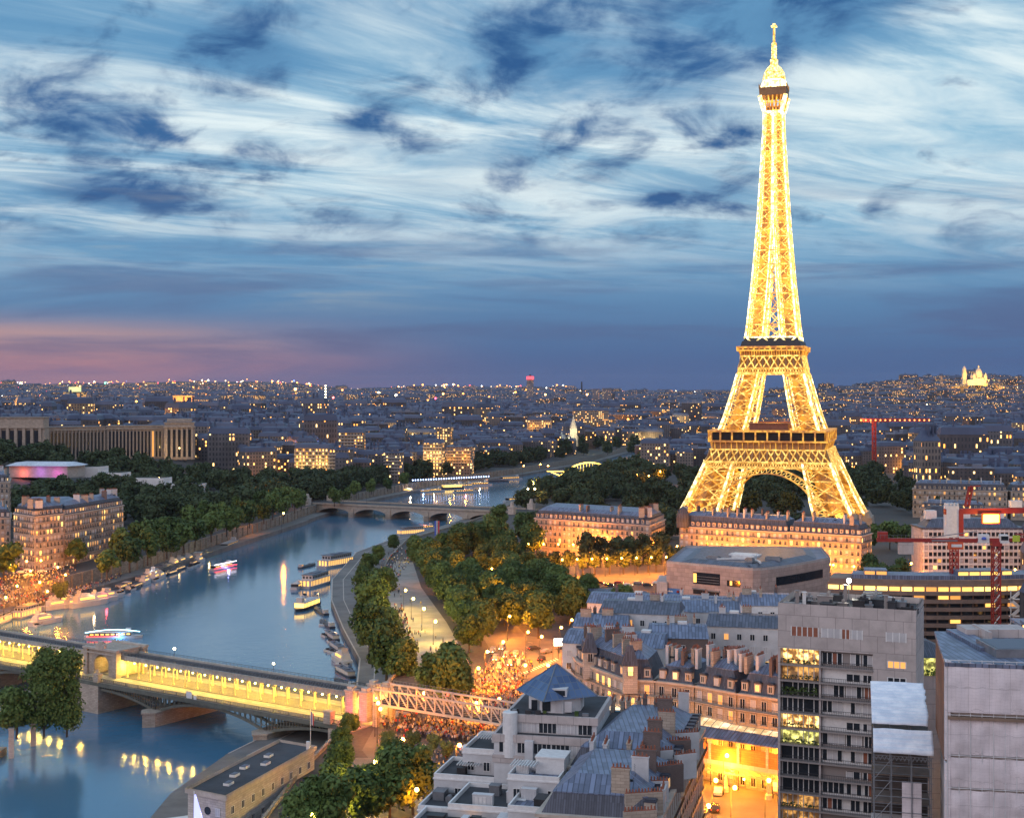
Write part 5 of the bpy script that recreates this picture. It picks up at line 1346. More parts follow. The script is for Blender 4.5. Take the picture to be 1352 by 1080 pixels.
h0 = FP(800, 968, 24); zblock('blue-grey seamed roof with french windows right of the pyramid building', back(h0, h0 + Vector((10, -1.5)), 12), 22.0, 3.4, 44, (0,), mt='render', chim=6)
h0 = FP(745, 1085, 22); zblock('low zinc roof with brick chimneys at the very bottom of the frame', back(h0, h0 + Vector((16, -3)), 9), 19.5, 2.6, 45, (0,), mt='render', chim=5)
for i, (px, py, L_) in enumerate(((905, 962, 5), (890, 972, 6), (870, 985, 5), (880, 1003, 6), (862, 1018, 5), (850, 1035, 6), (835, 1000, 4), (845, 1060, 5), (905, 985, 4), (820, 985, 4))):
    p = FP(px, py, 28); ch = thing('party_wall_chimney', 'party wall with clay pots, %s of the cluster by the orange street' % ordw(i), 'chimney', (p.x, p.y, 22.5), R(rg.uniform(5, 25)), 'chimney walls among the zinc roofs')
    s = MB(); s.box((0, 0, 0), (L_, .8, rg.uniform(3.8, 5.0))); o = s.build('stack', M[rg.choice(('render', 'brickwall', 'stone'))], ch); top = max(v[2] for v in s.v)
    s = MB(); s.box((0, 0, top - .02), (L_, .4, .1))
    for k in range(int(L_ / .5)): s.tube((-L_ / 2 + .25 + k * .5, 0, top), (-L_ / 2 + .25 + k * .5, 0, top + rg.uniform(.5, .8)), .15, .12, 6)
    s.build('clay_pots', M['brickpot'], ch, uv=False)
p = FP(838, 1005, 27); s = MB(); s.box((0, 0, 0), (3.2, 2.4, .12)); s.box((0, 0, .12), (3.2, .1, .1)); o = s.build('tarpaulin', M['white'], None, (p.x, p.y, 26.2), rz=.2); o.rotation_euler = (R(18), 0, .2); tag(o, 'white tarpaulin patch on the blue-grey zinc roof', 'tarpaulin')
# ---------------------------------------------------------------- riverside building, lower left
c = [G(415, 985, 4.5), G(375, 980, 4.5), G(213, 1075, 4.5), G(300, 1062, 4.5)]
A, B = Vector((G(298, 1056, 4.5).x, G(298, 1056, 4.5).y)), Vector((G(415, 990, 4.5).x, G(415, 990, 4.5).y))
C_ = Vector((G(248, 1046, 4.5).x, G(248, 1046, 4.5).y))
root = thing('riverside_building', 'long flat-roofed riverside building with porthole end wall at the water edge', 'building', (A.x, A.y, -5.4))
P = [Vector((0, 0)), B - A, B - A + (C_ - A), C_ - A]
s = MB(); s.prism(P, -4, 9.9); s.build('wall', M['stone_pale'], root)
s = MB(); s.prism(offset_poly(P, -.5), 9.9, 10.4, bottom=True); s.prism(offset_poly(P, -.5), 10.4, 10.9, top=False); s.prism(offset_poly(P, .2), 10.35, 10.85, top=False); s.build('parapet', M['stone_plain'], root)
s = MB(); s.prism(offset_poly(P, .1), 10.4, 10.5); s.build('roof', M['bitumen'], root)
t, nr, Lf, a = edge_info(P[0], P[1])
for k in range(9): q = t * (Lf * (k + .6) / 9.3) + nr * .03; link('window', WIN['plain'][pick(rg, .05, .1)], root, (q.x, q.y, 6.3), a); link('window', WIN['tall'][pick(rg, .05, .1)], root, (q.x, q.y, 1.6), a)
t2, n2, L2_, a2 = edge_info(P[3], P[0])
for u_, k in ((.25, 0), (.8, 1)): q = P[3] + t2 * (L2_ * u_) + n2 * .03; link('window', WIN['plain']['shut'], root, (q.x, q.y, 6.2), a2)
s = MB(); s.lathe([(.85, 0), (.85, .12), (0, .12)], 16); q = P[3] + t2 * (L2_ * .53); o = s.build('porthole_window', M['glass'], root, (q.x, q.y, 7.0)); o.rotation_euler = (R(90), 0, a2)
for u_, v in ((.2, 4), (.35, 6), (.6, 4), (.75, 6.5), (.5, 7)):
    s = MB(); s.box((0, 0, 0), (2.2, 1.4, .5)); s.box((0, 0, .5), (1.9, 1.1, .15), 1); q = t * (Lf * u_) - nr * v; s.build('skylight', [M['white'], M['zinc']], root, (q.x, q.y, 10.5), rz=a, uv=False)
s = MB(); s.box((0, 0, 0), (.8, .8, 1.8)); q = t * (Lf * .96) - nr * .8; s.build('chimney', M['white'], root, (q.x, q.y, 10.5), uv=False)
p = G(240, 1085, -2); w = thing('quay_pavilion', 'low pavilion with white awning roof beside the riverside building', 'pavilion', (p.x, p.y, -5.4), R(25))
s = MB(); s.box((0, 0, 0), (11, 8, 3)); s.build('wall', M['render'], w); s = MB(); s.box((0, 0, 3), (12, 9, .3)); s.box((-1, 0, 3.3), (4, 3, .5)); s.build('roof', M['white'], w)
p = G(256, 1085, -5.4); w = thing('light_sail', 'pale violet lit sail-shaped sculpture against the porthole wall', 'sculpture', (A.x - 4.6, A.y - 1.5, -5.4))
s = MB(); s.prism([(-1.6, -.6), (1.8, -.6), (1.8, .6), (-1.6, .6)], 1.0, 11.5, inset_poly=[(-1.5, -.1), (-1.2, -.1), (-1.2, .1), (-1.5, .1)]); s.build('sail', emis('violet_lit_sail', (.45, .48, 1.0), 1.3, False), w)
s = MB(); s.tube((-1.55, 0, 0), (-1.55, 0, 12.2), .12); s.build('mast', M['white'], w)
# ---------------------------------------------------------------- two-level bridge with the metro viaduct
BU = Vector((.832, -.555, 0)); BW = Vector((-.555, -.832, 0)); BO = Vector((-123, 423, 0)); BA = math.atan2(BU.y, BU.x)
def Bp(s, w, z): p = BO + BU * s + BW * w; return Vector((p.x, p.y, z))
# local frame of every bridge piece: x along the bridge, -y towards the viewer
bridge = thing('viaduct_bridge', 'two-level bridge with yellow-lit colonnade carrying the dark metro deck across the river', 'bridge', tuple(BO), BA)
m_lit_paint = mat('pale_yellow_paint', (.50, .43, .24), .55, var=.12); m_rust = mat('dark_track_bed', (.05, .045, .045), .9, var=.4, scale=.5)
m_deck = mat('pale_bridge_roadway', (.36, .32, .22), .8, var=.18, scale=.25)
S0, S1 = -95.0, 101.0
s = MB(); s.box(((S0 + S1) / 2, 0, .3), (S1 - S0, 24.6, 1.2)); s.build('road_deck', m_deck, bridge)
s = MB()
for y in (-10.6, 10.6, 0): s.box(((S0 + S1) / 2, y, 1.5), (S1 - S0, 3.2 if y else 8.0, .16))
s.build('footway', M['pavement'], bridge)
s = MB()
for y in (-5.9, 5.9):
    for k in range(34): s.box((S0 + 4 + k * 5.8, y, 1.505), (3.0, .14, .006))
s.build('road_marking', M['white'], bridge, uv=False)
for y in (-12.15, 12.15):
    s = MB(); s.box(((S0 + S1) / 2, y, 1.66), (S1 - S0, .12, .12)); s.box(((S0 + S1) / 2, y, 2.62), (S1 - S0, .16, .1))
    n = int((S1 - S0) / .9)
    for k in range(n): s.box((S0 + .45 + k * .9, y, 1.7), (.08 if k % 6 else .2, .06 if k % 6 else .2, .95))
    for k in range(n): s.beam((S0 + k * .9, y, 1.75), (S0 + k * .9 + .9, y, 2.6), .05)
    s.build('railing', M['iron_green'], bridge, uv=False)
s = MB(); s.box(((S0 + S1) / 2, -12.35, .2), (S1 - S0, .14, 1.25)); s.box(((S0 + S1) / 2, 12.35, .2), (S1 - S0, .14, 1.25)); s.build('fascia_girder', M['iron_green'], bridge)
s = MB(); s.box(((S0 + S1) / 2, 0, 7.1), (S1 - S0, 6.8, .5)); s.build('upper_deck', m_rust, bridge)
for y in (-3.55, 3.55):
    s = MB(); s.box(((S0 + S1) / 2, y, 6.75), (S1 - S0, .35, 1.35))
    for k in range(int((S1 - S0) / 1.25)): s.box((S0 + k * 1.25, y * 1.06, 6.75), (.14, .12, 1.35))
    s.box(((S0 + S1) / 2, y * 1.06, 8.1), (S1 - S0, .3, .12)); s.build('upper_girder', M['ivory'], bridge)
    s = MB(); s.box(((S0 + S1) / 2, y, 9.0), (S1 - S0, .08, .08)); s.box(((S0 + S1) / 2, y, 8.6), (S1 - S0, .05, .05))
    for k in range(int((S1 - S0) / 1.5)): s.box((S0 + k * 1.5, y, 8.2), (.07, .07, .85))
    s.build('upper_railing', M['dark'], bridge, uv=False)
s = MB()
for y in (-2.2, -.8, .8, 2.2): s.box(((S0 + S1) / 2, y, 7.64), (S1 - S0, .12, .16))
for k in range(int((S1 - S0) / 1.0)):
    for y in (-1.5, 1.5): s.box((S0 + k, y, 7.6), (.28, 2.4, .06))
s.build('metro_track', M['grey'], bridge, uv=False)
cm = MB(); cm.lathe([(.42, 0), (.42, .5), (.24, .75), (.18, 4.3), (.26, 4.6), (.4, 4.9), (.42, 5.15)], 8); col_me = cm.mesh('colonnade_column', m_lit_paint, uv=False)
lm = MB(); lm.tube((0, 0, 0), (0, 0, .5), .03, n=4); lm.ball((0, 0, -.15), .24, 8, 6, 1); lamp_me = lm.mesh('hanging_lamp', [M['dark'], M['bulb_y']], uv=False)
k = 0
for i in range(39):
    x = S0 + 3 + i * 5.05
    if -9 < x < 9: continue
    for y in (-3.1, 3.1): link('column', col_me, bridge, (x, y, 1.6))
    br = MB()
    for y in (-3.1, 3.1):
        for dx in (-1, 1): br.beam((x, y, 5.6), (x + dx * 1.5, y, 6.75), .14)
    br.beam((x, -3.1, 6.5), (x, 3.1, 6.5), .3); br.build('bracket', m_lit_paint, bridge, uv=False)
    for y in (-2.4, 2.4):
        link('lamp', lamp_me, bridge, (x + 2.4, y, 6.1)); lamp_light('light', (x + 2.4, y, 5.5), 1700, (1, .60, .075), bridge, .25)
# stone arch on the island
def arch_wall(x0, x1, y0, y1, z0, z1, r, zc, n=14):
    """wall in the x-z plane with a round-headed opening in the middle, thick from y0 to y1"""
    mb = MB(); xm = (x0 + x1) / 2; pr = [(xm - r, z0)] + [(xm - r * math.cos(PI * k / n), zc + r * math.sin(PI * k / n)) for k in range(n + 1)] + [(xm + r, z0)]
    for y, fl in ((y0, 1), (y1, -1)):
        for p, q in zip(pr, pr[1:]):
            f = [(p[0], y, p[1]), (q[0], y, q[1]), (q[0], y, z1), (p[0], y, z1)]
            if abs(p[0] - q[0]) > 1e-6: mb.add(f if fl > 0 else f[::-1], ((0, 1, 2, 3),))
        for xa, xb in ((x0, xm - r), (xm + r, x1)):
            f = [(xa, y, z0), (xb, y, z0), (xb, y, z1), (xa, y, z1)]; mb.add(f if fl > 0 else f[::-1], ((0, 1, 2, 3),))
    for p, q in zip(pr, pr[1:]): mb.quad((p[0], y0, p[1]), (p[0], y1, p[1]), (q[0], y1, q[1]), (q[0], y0, q[1]))
    mb.quad((x0, y0, z1), (x1, y0, z1), (x1, y1, z1), (x0, y1, z1)); mb.quad((x0, y1, z0), (x0, y0, z0), (x0, y0, z1), (x0, y1, z1)); mb.quad((x1, y0, z0), (x1, y1, z0), (x1, y1, z1), (x1, y0, z1))
    return mb
aw = arch_wall(-6.5, 6.5, -5.5, 5.5, 1.5, 9.6, 3.3, 4.6)
for x in (-6.7, 6.7): aw.box((x, -5.2, 1.5), (1.7, 1.9, 8.0)); aw.box((x, 5.2, 1.5), (1.7, 1.9, 8.0))
aw.build('stone_arch', M['stone'], bridge)
s = MB(); s.box((0, -5.7, 9.4), (15.5, 1.4, .6)); s.box((0, 5.7, 9.4), (15.5, 1.4, .6)); s.box((0, -5.9, 8.2), (13, .5, .4)); s.box((0, -5.6, 10), (4, 1, 1.2)); s.box((0, -5.6, 11.2), (2, .8, .8)); s.build('arch_cornice', M['stone_plain'], bridge)
lamp_light('light', (0, -1, 7.0), 2200, (1, .66, .13), bridge); lamp_light('light', (8.2, -3.2, 5.0), 1500, (1, .7, .15), bridge)
for x in (-6.5, 6.5): s = MB(); s.box((x, -12.2, 1.5), (2.2, 1.6, 2.2)); s.box((x, -12.2, 3.7), (2.6, 2, .3)); s.lathe([(.5, 4), (.6, 4.6), (.25, 5.2), (0, 5.3)], 8, 0, (x, -12.2, 0)); s.build('parapet_pedestal', M['stone'], bridge)
# abutment block and piers
def pier(x, hw, z0, z1, m='stone'):
    s = MB(); pg = [(x - hw, -14), (x, -16.5), (x + hw, -14), (x + hw, 14), (x, 16.5), (x - hw, 14)]; s.prism(pg, z0, z1, bottom=True); s.prism(offset_poly(pg, -.35), z1, z1 + .5); s.build('stone_pier', M[m], bridge)
pier(31, 2.6, -10, -4.2); pier(75, 2.6, -10, -4.2); pier(-52, 2.6, -10, -4.2)
s = MB(); s.box((-.5, 0, -10), (15, 25, 10.3)); s.build('island_abutment', M['stone'], bridge)
s = MB(); s.box((102, 0, -10), (7, 26, 10.3)); s.build('bank_abutment', M['stone'], bridge)
def arch_ribs(xa, xb, za, zb, rise_mid):
    """iron rib from (xa,za) to (xb,zb), crown just below the deck"""
    N = 22
    for y in (-11.5, -6.5, 0, 6.5, 11.5):
        s = MB(); pts = []
        for k in range(N + 1):
            t = k / N; x = lerp(xa, xb, t); z = lerp(za, zb, t) + rise_mid * 4 * t * (1 - t); pts.append((x, z))
        for (x0, z0), (x1, z1) in zip(pts, pts[1:]): s.beam((x0, y, z0), (x1, y, z1), .35, h=.75)
        for k in range(0, N + 1):
            x, z = pts[k]
            if z < -.5: s.beam((x, y, z), (x, y, .25), .22)
            if k < N and pts[k][1] < -1.0 and abs(y) > 11:
                x1, z1 = pts[k + 1]; cx_, cz_ = (x + x1) / 2, (max(z, z1) + .2) / 2; r = min(.85, (x1 - x) / 2, (.2 - max(z, z1)) / 2.1)
                for q in range(10): a0, a1 = q * .2 * PI, (q + 1) * .2 * PI; s.beam((cx_ + r * math.cos(a0), y, cz_ + r * math.sin(a0)), (cx_ + r * math.cos(a1), y, cz_ + r * math.sin(a1)), .14)
        s.build('arch_rib', M['iron_green'], bridge, uv=False)
arch_ribs(7, 31, -.8, -4.2, .9); arch_ribs(31, 75, -4.2, -4.2, 4.0); arch_ribs(75, 98.5, -4.2, -.8, .9); arch_ribs(-52, -8, -4.2, -4.2, 4.0); arch_ribs(-95, -52, -4.2, -4.2, 4.0)
# pylons at the bank end
for x, y in ((99.5, -4.6), (99.5, 4.6), (104.2, -4.4), (104.2, 4.4)):
    s = MB(); s.box((x, y, 1.4), (2.6, 2.4, 7.4)); s.box((x, y, 8.8), (3.1, 2.9, .4)); s.box((x, y, 9.2), (1.8, 1.7, .9)); s.build('stone_pylon', M['stone_pale'], bridge)
s = MB(); s.box((98, -12, 1.4), (2.4, 1.8, 3.0)); s.box((98, -12, 4.4), (2.8, 2.2, .35)); s.build('parapet_pedestal', M['stone'], bridge)
lamp_light('red_light', (102, -8.5, 4.0), 1100, (1, .04, .10), bridge); lamp_light('red_light', (101.9, 0, 4.8), 900, (1, .05, .12), bridge)
for k, (px, py) in enumerate(((209, 857), (193, 862))):
    pass
sl = MB(); sl.tube((63, 3.9, 8.2), (63, 3.9, 10.4), .06, n=5); sl.ball((63, 3.9, 10.6), .3, 8, 6, 1); o = sl.build('mast_lamp', [M['dark'], M['bulb_w']], bridge, uv=False); lamp_light('light', (22, 3.9, 10.6), 900, (1, .8, .5), bridge)
sl = MB(); sl.tube((22, 3.9, 8.2), (22, 3.9, 10.4), .06, n=5); sl.ball((22, 3.9, 10.6), .38, 8, 6, 1); sl.build('mast_lamp', [M['dark'], M['bulb_w']], bridge, uv=False)
s = MB(); s.box((46, -12.5, 1.6), (2.2, .1, 2.0)); s.box((48.4, -12.5, 1.5), (1.1, .1, 1.3)); s.build('notice_panel', M['white'], bridge)

# steel truss viaduct over the square
tv = thing('truss_viaduct', 'pale steel truss metro viaduct spanning the crowded square', 'viaduct', tuple(BO), BA)
m_tr = mat('pale_truss_paint', (.46, .42, .38), .6, var=.2)
T0, T1 = 106.0, 150.0; NB = 15; zb, zt = 6.2, 9.7
for y in (-3.7, 3.7):
    s = MB(); s.box(((T0 + T1) / 2, y, zb - .5), (T1 - T0, .5, .6)); s.box(((T0 + T1) / 2, y, zt), (T1 - T0, .55, .45))
    for k in range(NB + 1):
        x = lerp(T0, T1, k / NB); s.beam((x, y, zb), (x, y, zt), .26)
        if k < NB: x1 = lerp(T0, T1, (k + 1) / NB); s.beam((x, y, zt), (x1, y, zb), .3)
    s.build('side_truss', m_tr, tv, uv=False)
s = MB(); s.box(((T0 + T1) / 2, 0, 5.9), (T1 - T0, 7.0, .5)); s.build('track_deck', m_rust, tv)
s = MB()
for y in (-2.2, -.8, .8, 2.2): s.box(((T0 + T1) / 2, y, 6.45), (T1 - T0, .12, .16))
s.build('metro_track', M['grey'], tv, uv=False)
for y in (-3.7, 3.7):
    s = MB(); s.box(((T0 + T1) / 2, y, zt + 1.2), (T1 - T0, .08, .08)); [s.box((lerp(T0, T1, k / 40), y, zt + .45), (.06, .06, .75)) for k in range(41)]; s.build('hand_rail', M['grey'], tv, uv=False)
s = MB(); [s.box((x, y, 0), (1.4, 1.2, 5.6)) for x in (T0 + .8, T1 - .8) for y in (-3.4, 3.4)]; s.build('stone_support', M['stone_pale'], tv)
sg = MB(); sg.tube((128, 0, 6.4), (128, 0, 10.6), .07, n=5); sg.ball((128, -.2, 10.4), .3, 8, 6, 1); sg.build('signal_lamp', [M['dark'], emis('red_signal', (1, .04, .02), 12, False)], tv, uv=False)

# metro station on the viaduct, right
st = thing('metro_station', 'elevated metro station with glowing glass roof above the orange street', 'station', tuple(BO), BA)
A0, A1 = 176.0, 262.0
s = MB(); s.box(((A0 + A1) / 2, 0, 6), (A1 - A0, 13.5, .9)); s.build('platform_deck', M['concrete'], st)
m_glassroof = tower_glow('lit_glass_roof', (1.0, .62, .24), (1.0, .84, .58), .75, 1.5, .3)
s = MB(); s.quad((A0, -3.4, 13.2), (A1, -3.4, 13.2), (A1, 0, 14.2), (A0, 0, 14.2)); s.quad((A0, 0, 14.2), (A1, 0, 14.2), (A1, 3.4, 13.2), (A0, 3.4, 13.2)); s.build('glass_roof', m_glassroof, st)
s = MB(); s.prism([(A0, -7.4), (A1, -7.4), (A1, -3.4), (A0, -3.4)], 11.6, 11.8, bottom=True); s.add([(A0, -7.4, 11.8), (A1, -7.4, 11.8), (A1, -3.4, 13.1), (A0, -3.4, 13.1)], ((0, 1, 2, 3),)); s.add([(A0, 7.4, 11.8), (A1, 7.4, 11.8), (A1, 3.4, 13.1), (A0, 3.4, 13.1)], ((3, 2, 1, 0),)); s.build('side_roof', M['zinc'], st)
s = MB()
for k in range(44): x = lerp(A0, A1, k / 43); s.beam((x, -3.45, 13.28), (x, 0, 14.28), .09); s.beam((x, -7.4, 11.9), (x, -3.45, 13.2), .07)
s.build('roof_glazing_bars', M['grey'], st, uv=False)
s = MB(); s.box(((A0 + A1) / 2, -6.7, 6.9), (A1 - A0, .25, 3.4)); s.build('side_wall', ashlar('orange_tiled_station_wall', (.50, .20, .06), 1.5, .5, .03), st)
s = MB()
for k in range(13): x = lerp(A0 + 2, A1 - 2, k / 12); s.box((x, -6.85, 6.9), (.6, .3, 4.6)); 
s.build('wall_pilaster', M['stone_pale'], st)
s = MB()
for y in (-6.6, 6.6):
    s.box(((A0 + A1) / 2, y, 5.6), (A1 - A0, .4, .4)); s.box(((A0 + A1) / 2, y, 4.2), (A1 - A0, .35, .35))
    for k in range(36): x = lerp(A0, A1, k / 36); x1 = lerp(A0, A1, (k + 1) / 36); s.beam((x, y, 4.3), (x1, y, 5.6), .16); s.beam((x1, y, 4.3), (x, y, 5.6), .16)
s.build('lattice_girder', m_lit_paint, st, uv=False)
for k in range(9):
    x = lerp(A0 + 2, A1 - 2, k / 8)
    for y in (-6, 6): s = MB(); s.lathe([(.8, 0), (.8, 1), (.45, 1.3), (.38, 3.8), (.7, 4.2)], 10, 0, (x, y, 0)); s.build('support_column', M['stone_pale'], st)
for k in range(8):
    x = lerp(A0 + 5, A1 - 5, k / 7)
    lamp_light('light', (x, -5.2, 3.9), 1800, (1, .36, .03), st, .3); link('lamp', lamp_me, st, (x, -6.9, 3.9)); lamp_light('light', (x, -9.5, 9.2), 1100, (1, .33, .03), st, .3); lamp_light('light', (x, 10.5, 8.5), 3000, (1, .45, .08), st, .4)
# viaduct stretch hidden behind the pyramid building joins the two
s = MB(); s.box(((T1 + A0) / 2, 0, 5.9), (A0 - T1, 7.0, .5)); [s.box(((T1 + A0) / 2, y, 6.4), (A0 - T1, .4, 1.4)) for y in (-3.6, 3.6)]; s.build('link_span', m_tr, tv)

# ---------------------------------------------------------------- five-arched stone bridge
IA, IB = Vector((-153, 1064, 0)), Vector((-4, 990, 0)); iu = (IB - IA).normalized(); ia = math.atan2(iu.y, iu.x); IL = (IB - IA).length
ib = thing('stone_bridge', 'low stone bridge of five arches below the palace gardens', 'bridge', tuple(IA), ia)
m_st = ashlar('bridge_limestone', (.40, .35, .29), 1.6, .6, .04)
zd = .6; N = 5; sp = IL / N
for y, nm in ((0, 'near_face'), (26, 'far_face')):
    s = MB()
    for i in range(N):
        x0, x1 = i * sp + 1.8, (i + 1) * sp - 1.8; n = 16; prev = None
        for k in range(n + 1):
            t = k / n; x = lerp(x0, x1, t); z = -6.2 + 4.6 * (1 - (2 * t - 1) ** 2) ** .6 * 1.0
            if prev: s.quad((prev[0], y, prev[1]), (x, y, z), (x, y, zd), (prev[0], y, zd)); (s.quad((prev[0], 0, prev[1]), (prev[0], 26, prev[1]), (x, 26, z), (x, 0, z)) if y == 0 else None)
            prev = (x, z)
        s.box((x0 - 1.8, y + (.5 if y == 0 else -.5), -10), (3.6, 1.0, 10.6))
    s.build('arch_' + nm, m_st, ib)
for i in range(0, N + 1):
    s = MB(); x = i * sp; pg = [(x - 1.9, -1.5), (x, -5), (x + 1.9, -1.5), (x + 1.9, 27.5), (x, 31), (x - 1.9, 27.5)]; s.prism(pg, -10, -4.4); s.prism([(x - 1.5, -.6), (x + 1.5, -.6), (x + 1.5, 26.6), (x - 1.5, 26.6)], -4.4, -1.5); s.build('pier', m_st, ib)
s = MB(); s.box((IL / 2, 13, zd), (IL + 30, 27, .5)); s.build('roadway', M['asphalt'], ib)
for y in (-.4, 26.4): s = MB(); s.box((IL / 2, y, zd + .5), (IL + 6, .5, 1.0)); s.box((IL / 2, y, zd + .1), (IL + 6, 1.1, .35)); s.build('parapet', m_st, ib)
for k in range(8): s = MB(); s.tube((4 + k * 21, .6, zd + .5), (4 + k * 21, .6, zd + 6), .09, n=5); s.ball((4 + k * 21, .6, zd + 6.2), .28, 6, 4); s.build('bridge_lamp', M['dark'], ib, uv=False)
for x in (-6, IL + 6):
    for y in (-3, 29): s = MB(); s.box((x, y, -1), (4.5, 4.5, 6)); s.box((x, y, 5), (5, 5, .5)); s.box((x, y, 5.5), (2, 3.6, 3.4), taper=.6); s.build('statue_pedestal', M['stone_pale'], ib)
# lit arched footbridge up the river
p0, p1 = D(722, 624, 1500), D(830, 620, 1500)
fb = thing('arched_footbridge', 'footbridge with glowing yellow arch up the river', 'footbridge', (p0.x, p0.y, 0))
m_fb = emis('footbridge_glow', (1.0, .62, .10), 5, False); Lb = p1.x - p0.x  # arch ribs and hangers glow whole, emission in place of lamps
s = MB(); s.box((Lb / 2, 0, .5), (Lb, 8, .9)); s.build('deck', M['iron_green'], fb); s = MB(); s.box((Lb / 2, -4.1, .9), (Lb, .2, .7)); s.build('deck_lights', m_fb, fb)
for y in (-3.8, 3.8):
    s = MB(); pts = [(14 + 66 * k / 20, -4.5 + 15 * 4 * (k / 20) * (1 - k / 20)) for k in range(21)]
    for a_, b_ in zip(pts, pts[1:]): s.beam((a_[0], y, a_[1]), (b_[0], y, b_[1]), .9)
    s.beam((4, y, .5), (16, y, -4.6), .7)
    for x, z in pts:
        if z > 1.4: s.beam((x, y, .9), (x, y, z), .16)
    s.build('arch', m_fb, fb, uv=False)
# ---------------------------------------------------------------- the palace on the hill
z0 = 31.0
def palace_part(name, label, px0, px1, Y0, Y1, ztop, cols, attic, cat='palace', zb=26, rows=1):
    a, b = PX(px0, Y0), PX(px1, Y1); L = (b - a).length; an = math.atan2(b.y - a.y, b.x - a.x)
    root = thing(name, label, cat, (a.x, a.y, zb), an); h = ztop - zb
    s = MB(); s.box((L / 2, 9, 0), (L, 16, h - attic)); s.box((L / 2, 9, h - attic), (L - 1, 17.6, attic)); s.build('wall', M['palace'], root)
    s = MB(); s.box((L / 2, 8.6, h - attic - .5), (L + 1, 19, 1.0)); s.box((L / 2, 8.6, h - .5), (L + .6, 18.6, .7)); s.build('cornice', M['palace'], root)
    n = cols
    for k in range(n):
        x = L * (k + .5) / n; s = MB(); s.box((0, 0, 0), (L / n * .34, 1.6, h - attic - .4)); s.build('pillar', M['palace'], root, (x, .4, 0))
    for k in range(n - 1):
        x = L * (k + 1) / n; s = MB(); s.box((0, 0, 2.5), (L / n * .5, .2, h - attic - 5)); s.build('tall_window', M['lit_d'] if random.Random(k * 7 + int(px0)).random() < .07 else M['glass'], root, (x, .92, 0), uv=False)
    s = MB(); s.box((L / 2, 9, h), (L * .9, 14, .6)); s.build('roof', M['zinc_dark'], root)
    return root, L
M['palace'] = ashlar('palace_limestone', (.40, .33, .27), 2.4, 1.0, .03)
r1, L1 = palace_part('palace_pavilion', 'large stone palace pavilion with tall pillars cut by the left frame edge', -60, 58, 1190, 1195, 66, 11, 9)
palace_part('palace_wing', 'long colonnaded palace wing between two pavilions above the dark garden trees', 58.6, 140, 1215, 1252, 56.5, 17, 2.6)
palace_part('palace_wing', 'farther half of the colonnaded palace wing next to the square end pavilion', 140.4, 216, 1252, 1265, 57, 16, 2.6)
r2, L2_ = palace_part('palace_pavilion', 'square end pavilion of the stone palace with its tiered roof', 216.4, 257, 1250, 1256, 60, 6, 4)
s = MB(); s.box((L2_ / 2, 9, 34.5), (L2_ * .8, 12, 3)); s.build('attic_storey', M['palace'], r2)
for x in (8, 22, 40): lamp_light('uplight', (x, -6, 3), 16000, (1, .62, .22), r1, .6)
for px, zz in ((210, 36), (70, 34), (236, 36)): p = PX(px, 1238); lamp_light('palace_uplight', (p.x, p.y, zz), 5000, (1, .6, .2), None, .5)
# aquarium roof and fountain terraces in the gardens
a = D(12, 612, 1060); root = thing('aquarium_roof', 'pale low curved roof with magenta lit side in the palace gardens', 'building', (a.x, a.y, 22), R(-8))
s = MB(); s.prism([(0, 0), (48, 0), (52, 10), (50, 26), (0, 26)], 0, 9); s.build('wall', M['stone_pale'], root)
s = MB(); s.prism([(-2, -3), (50, -2), (55, 10), (52, 28), (-2, 28)], 9, 11.5, inset_poly=[(4, 4), (44, 5), (46, 12), (44, 20), (4, 20)], bottom=True); s.build('roof', mat('pale_membrane_roof', (.52, .55, .62), .5), root)
lamp_light('magenta_light', (40, -5, 3), 1500, (1, .08, .8), root, .5); lamp_light('violet_light', (26, -5, 4), 1500, (.5, .15, 1), root, .5); lamp_light('red_light', (12, -4, 3), 2500, (1, .15, .08), root, .5)
tr = thing('fountain_terrace', 'long pale stepped fountain terrace descending through the garden trees', 'terrace', (0, 0, 0))
pts = [D(96, 612, 1080), D(130, 617, 1085), D(160, 625, 1080), D(215, 632, 1075), D(262, 640, 1070)]
for i, (p, q) in enumerate(zip(pts, pts[1:])):
    s = MB(); n_ = Vector((.2, 1, 0)); zz = min(p.z, q.z)
    s.prism([(p.x, p.y), (q.x, q.y), (q.x + 3, q.y + 17), (p.x + 3, p.y + 17)], zz - 8, zz + .3); s.build('basin_wall', M['white'], tr)
    s = MB(); s.prism([(p.x + 1, p.y + 2), (q.x - 1, q.y + 2), (q.x + 2, q.y + 14), (p.x + 4, p.y + 14)], zz + .25, zz + .45); s.build('basin_water', M['glass'], tr)

# ---------------------------------------------------------------- far landmarks
def flood(x, y, z, p, c=(1, .6, .2), sz=3): return lamp_light('landmark_floodlight', (x, y, z), p, c, None, sz)
c = PX(242.5, 2600); tz = 81
root = thing('triumphal_arch', 'massive stone arch floodlit deep orange among the far roofs', 'monument', (c.x, c.y, tz - 50))
aw = arch_wall(-18, 18, -11, 11, 0, 38, 6.6, 16); aw.build('arch_wall', M['stone'], root)
s = MB(); s.box((0, 0, 38), (38, 24, 2)); s.box((0, 0, 40), (35.5, 21.5, 9)); s.box((0, 0, 48.5), (37, 23, 1.5)); s.box((0, 0, 29), (37, 22.8, 1.2)); s.build('attic', M['stone'], root)
for x in (-30, 0, 30): flood(c.x + x, c.y - 38, tz - 36, 420000, (1, .30, .012))
c = PX(1288, 5300); bz = 112
root = thing('white_basilica', 'white domed basilica with bell tower floodlit gold on the far hilltop', 'church', (c.x, c.y, bz))
m_b = mat('basilica_stone', (.62, .55, .42), .8)
s = MB(); s.box((4, 0, 0), (86, 50, 22)); s.box((4, -18, 22), (40, 14, 6)); s.build('nave', m_b, root)
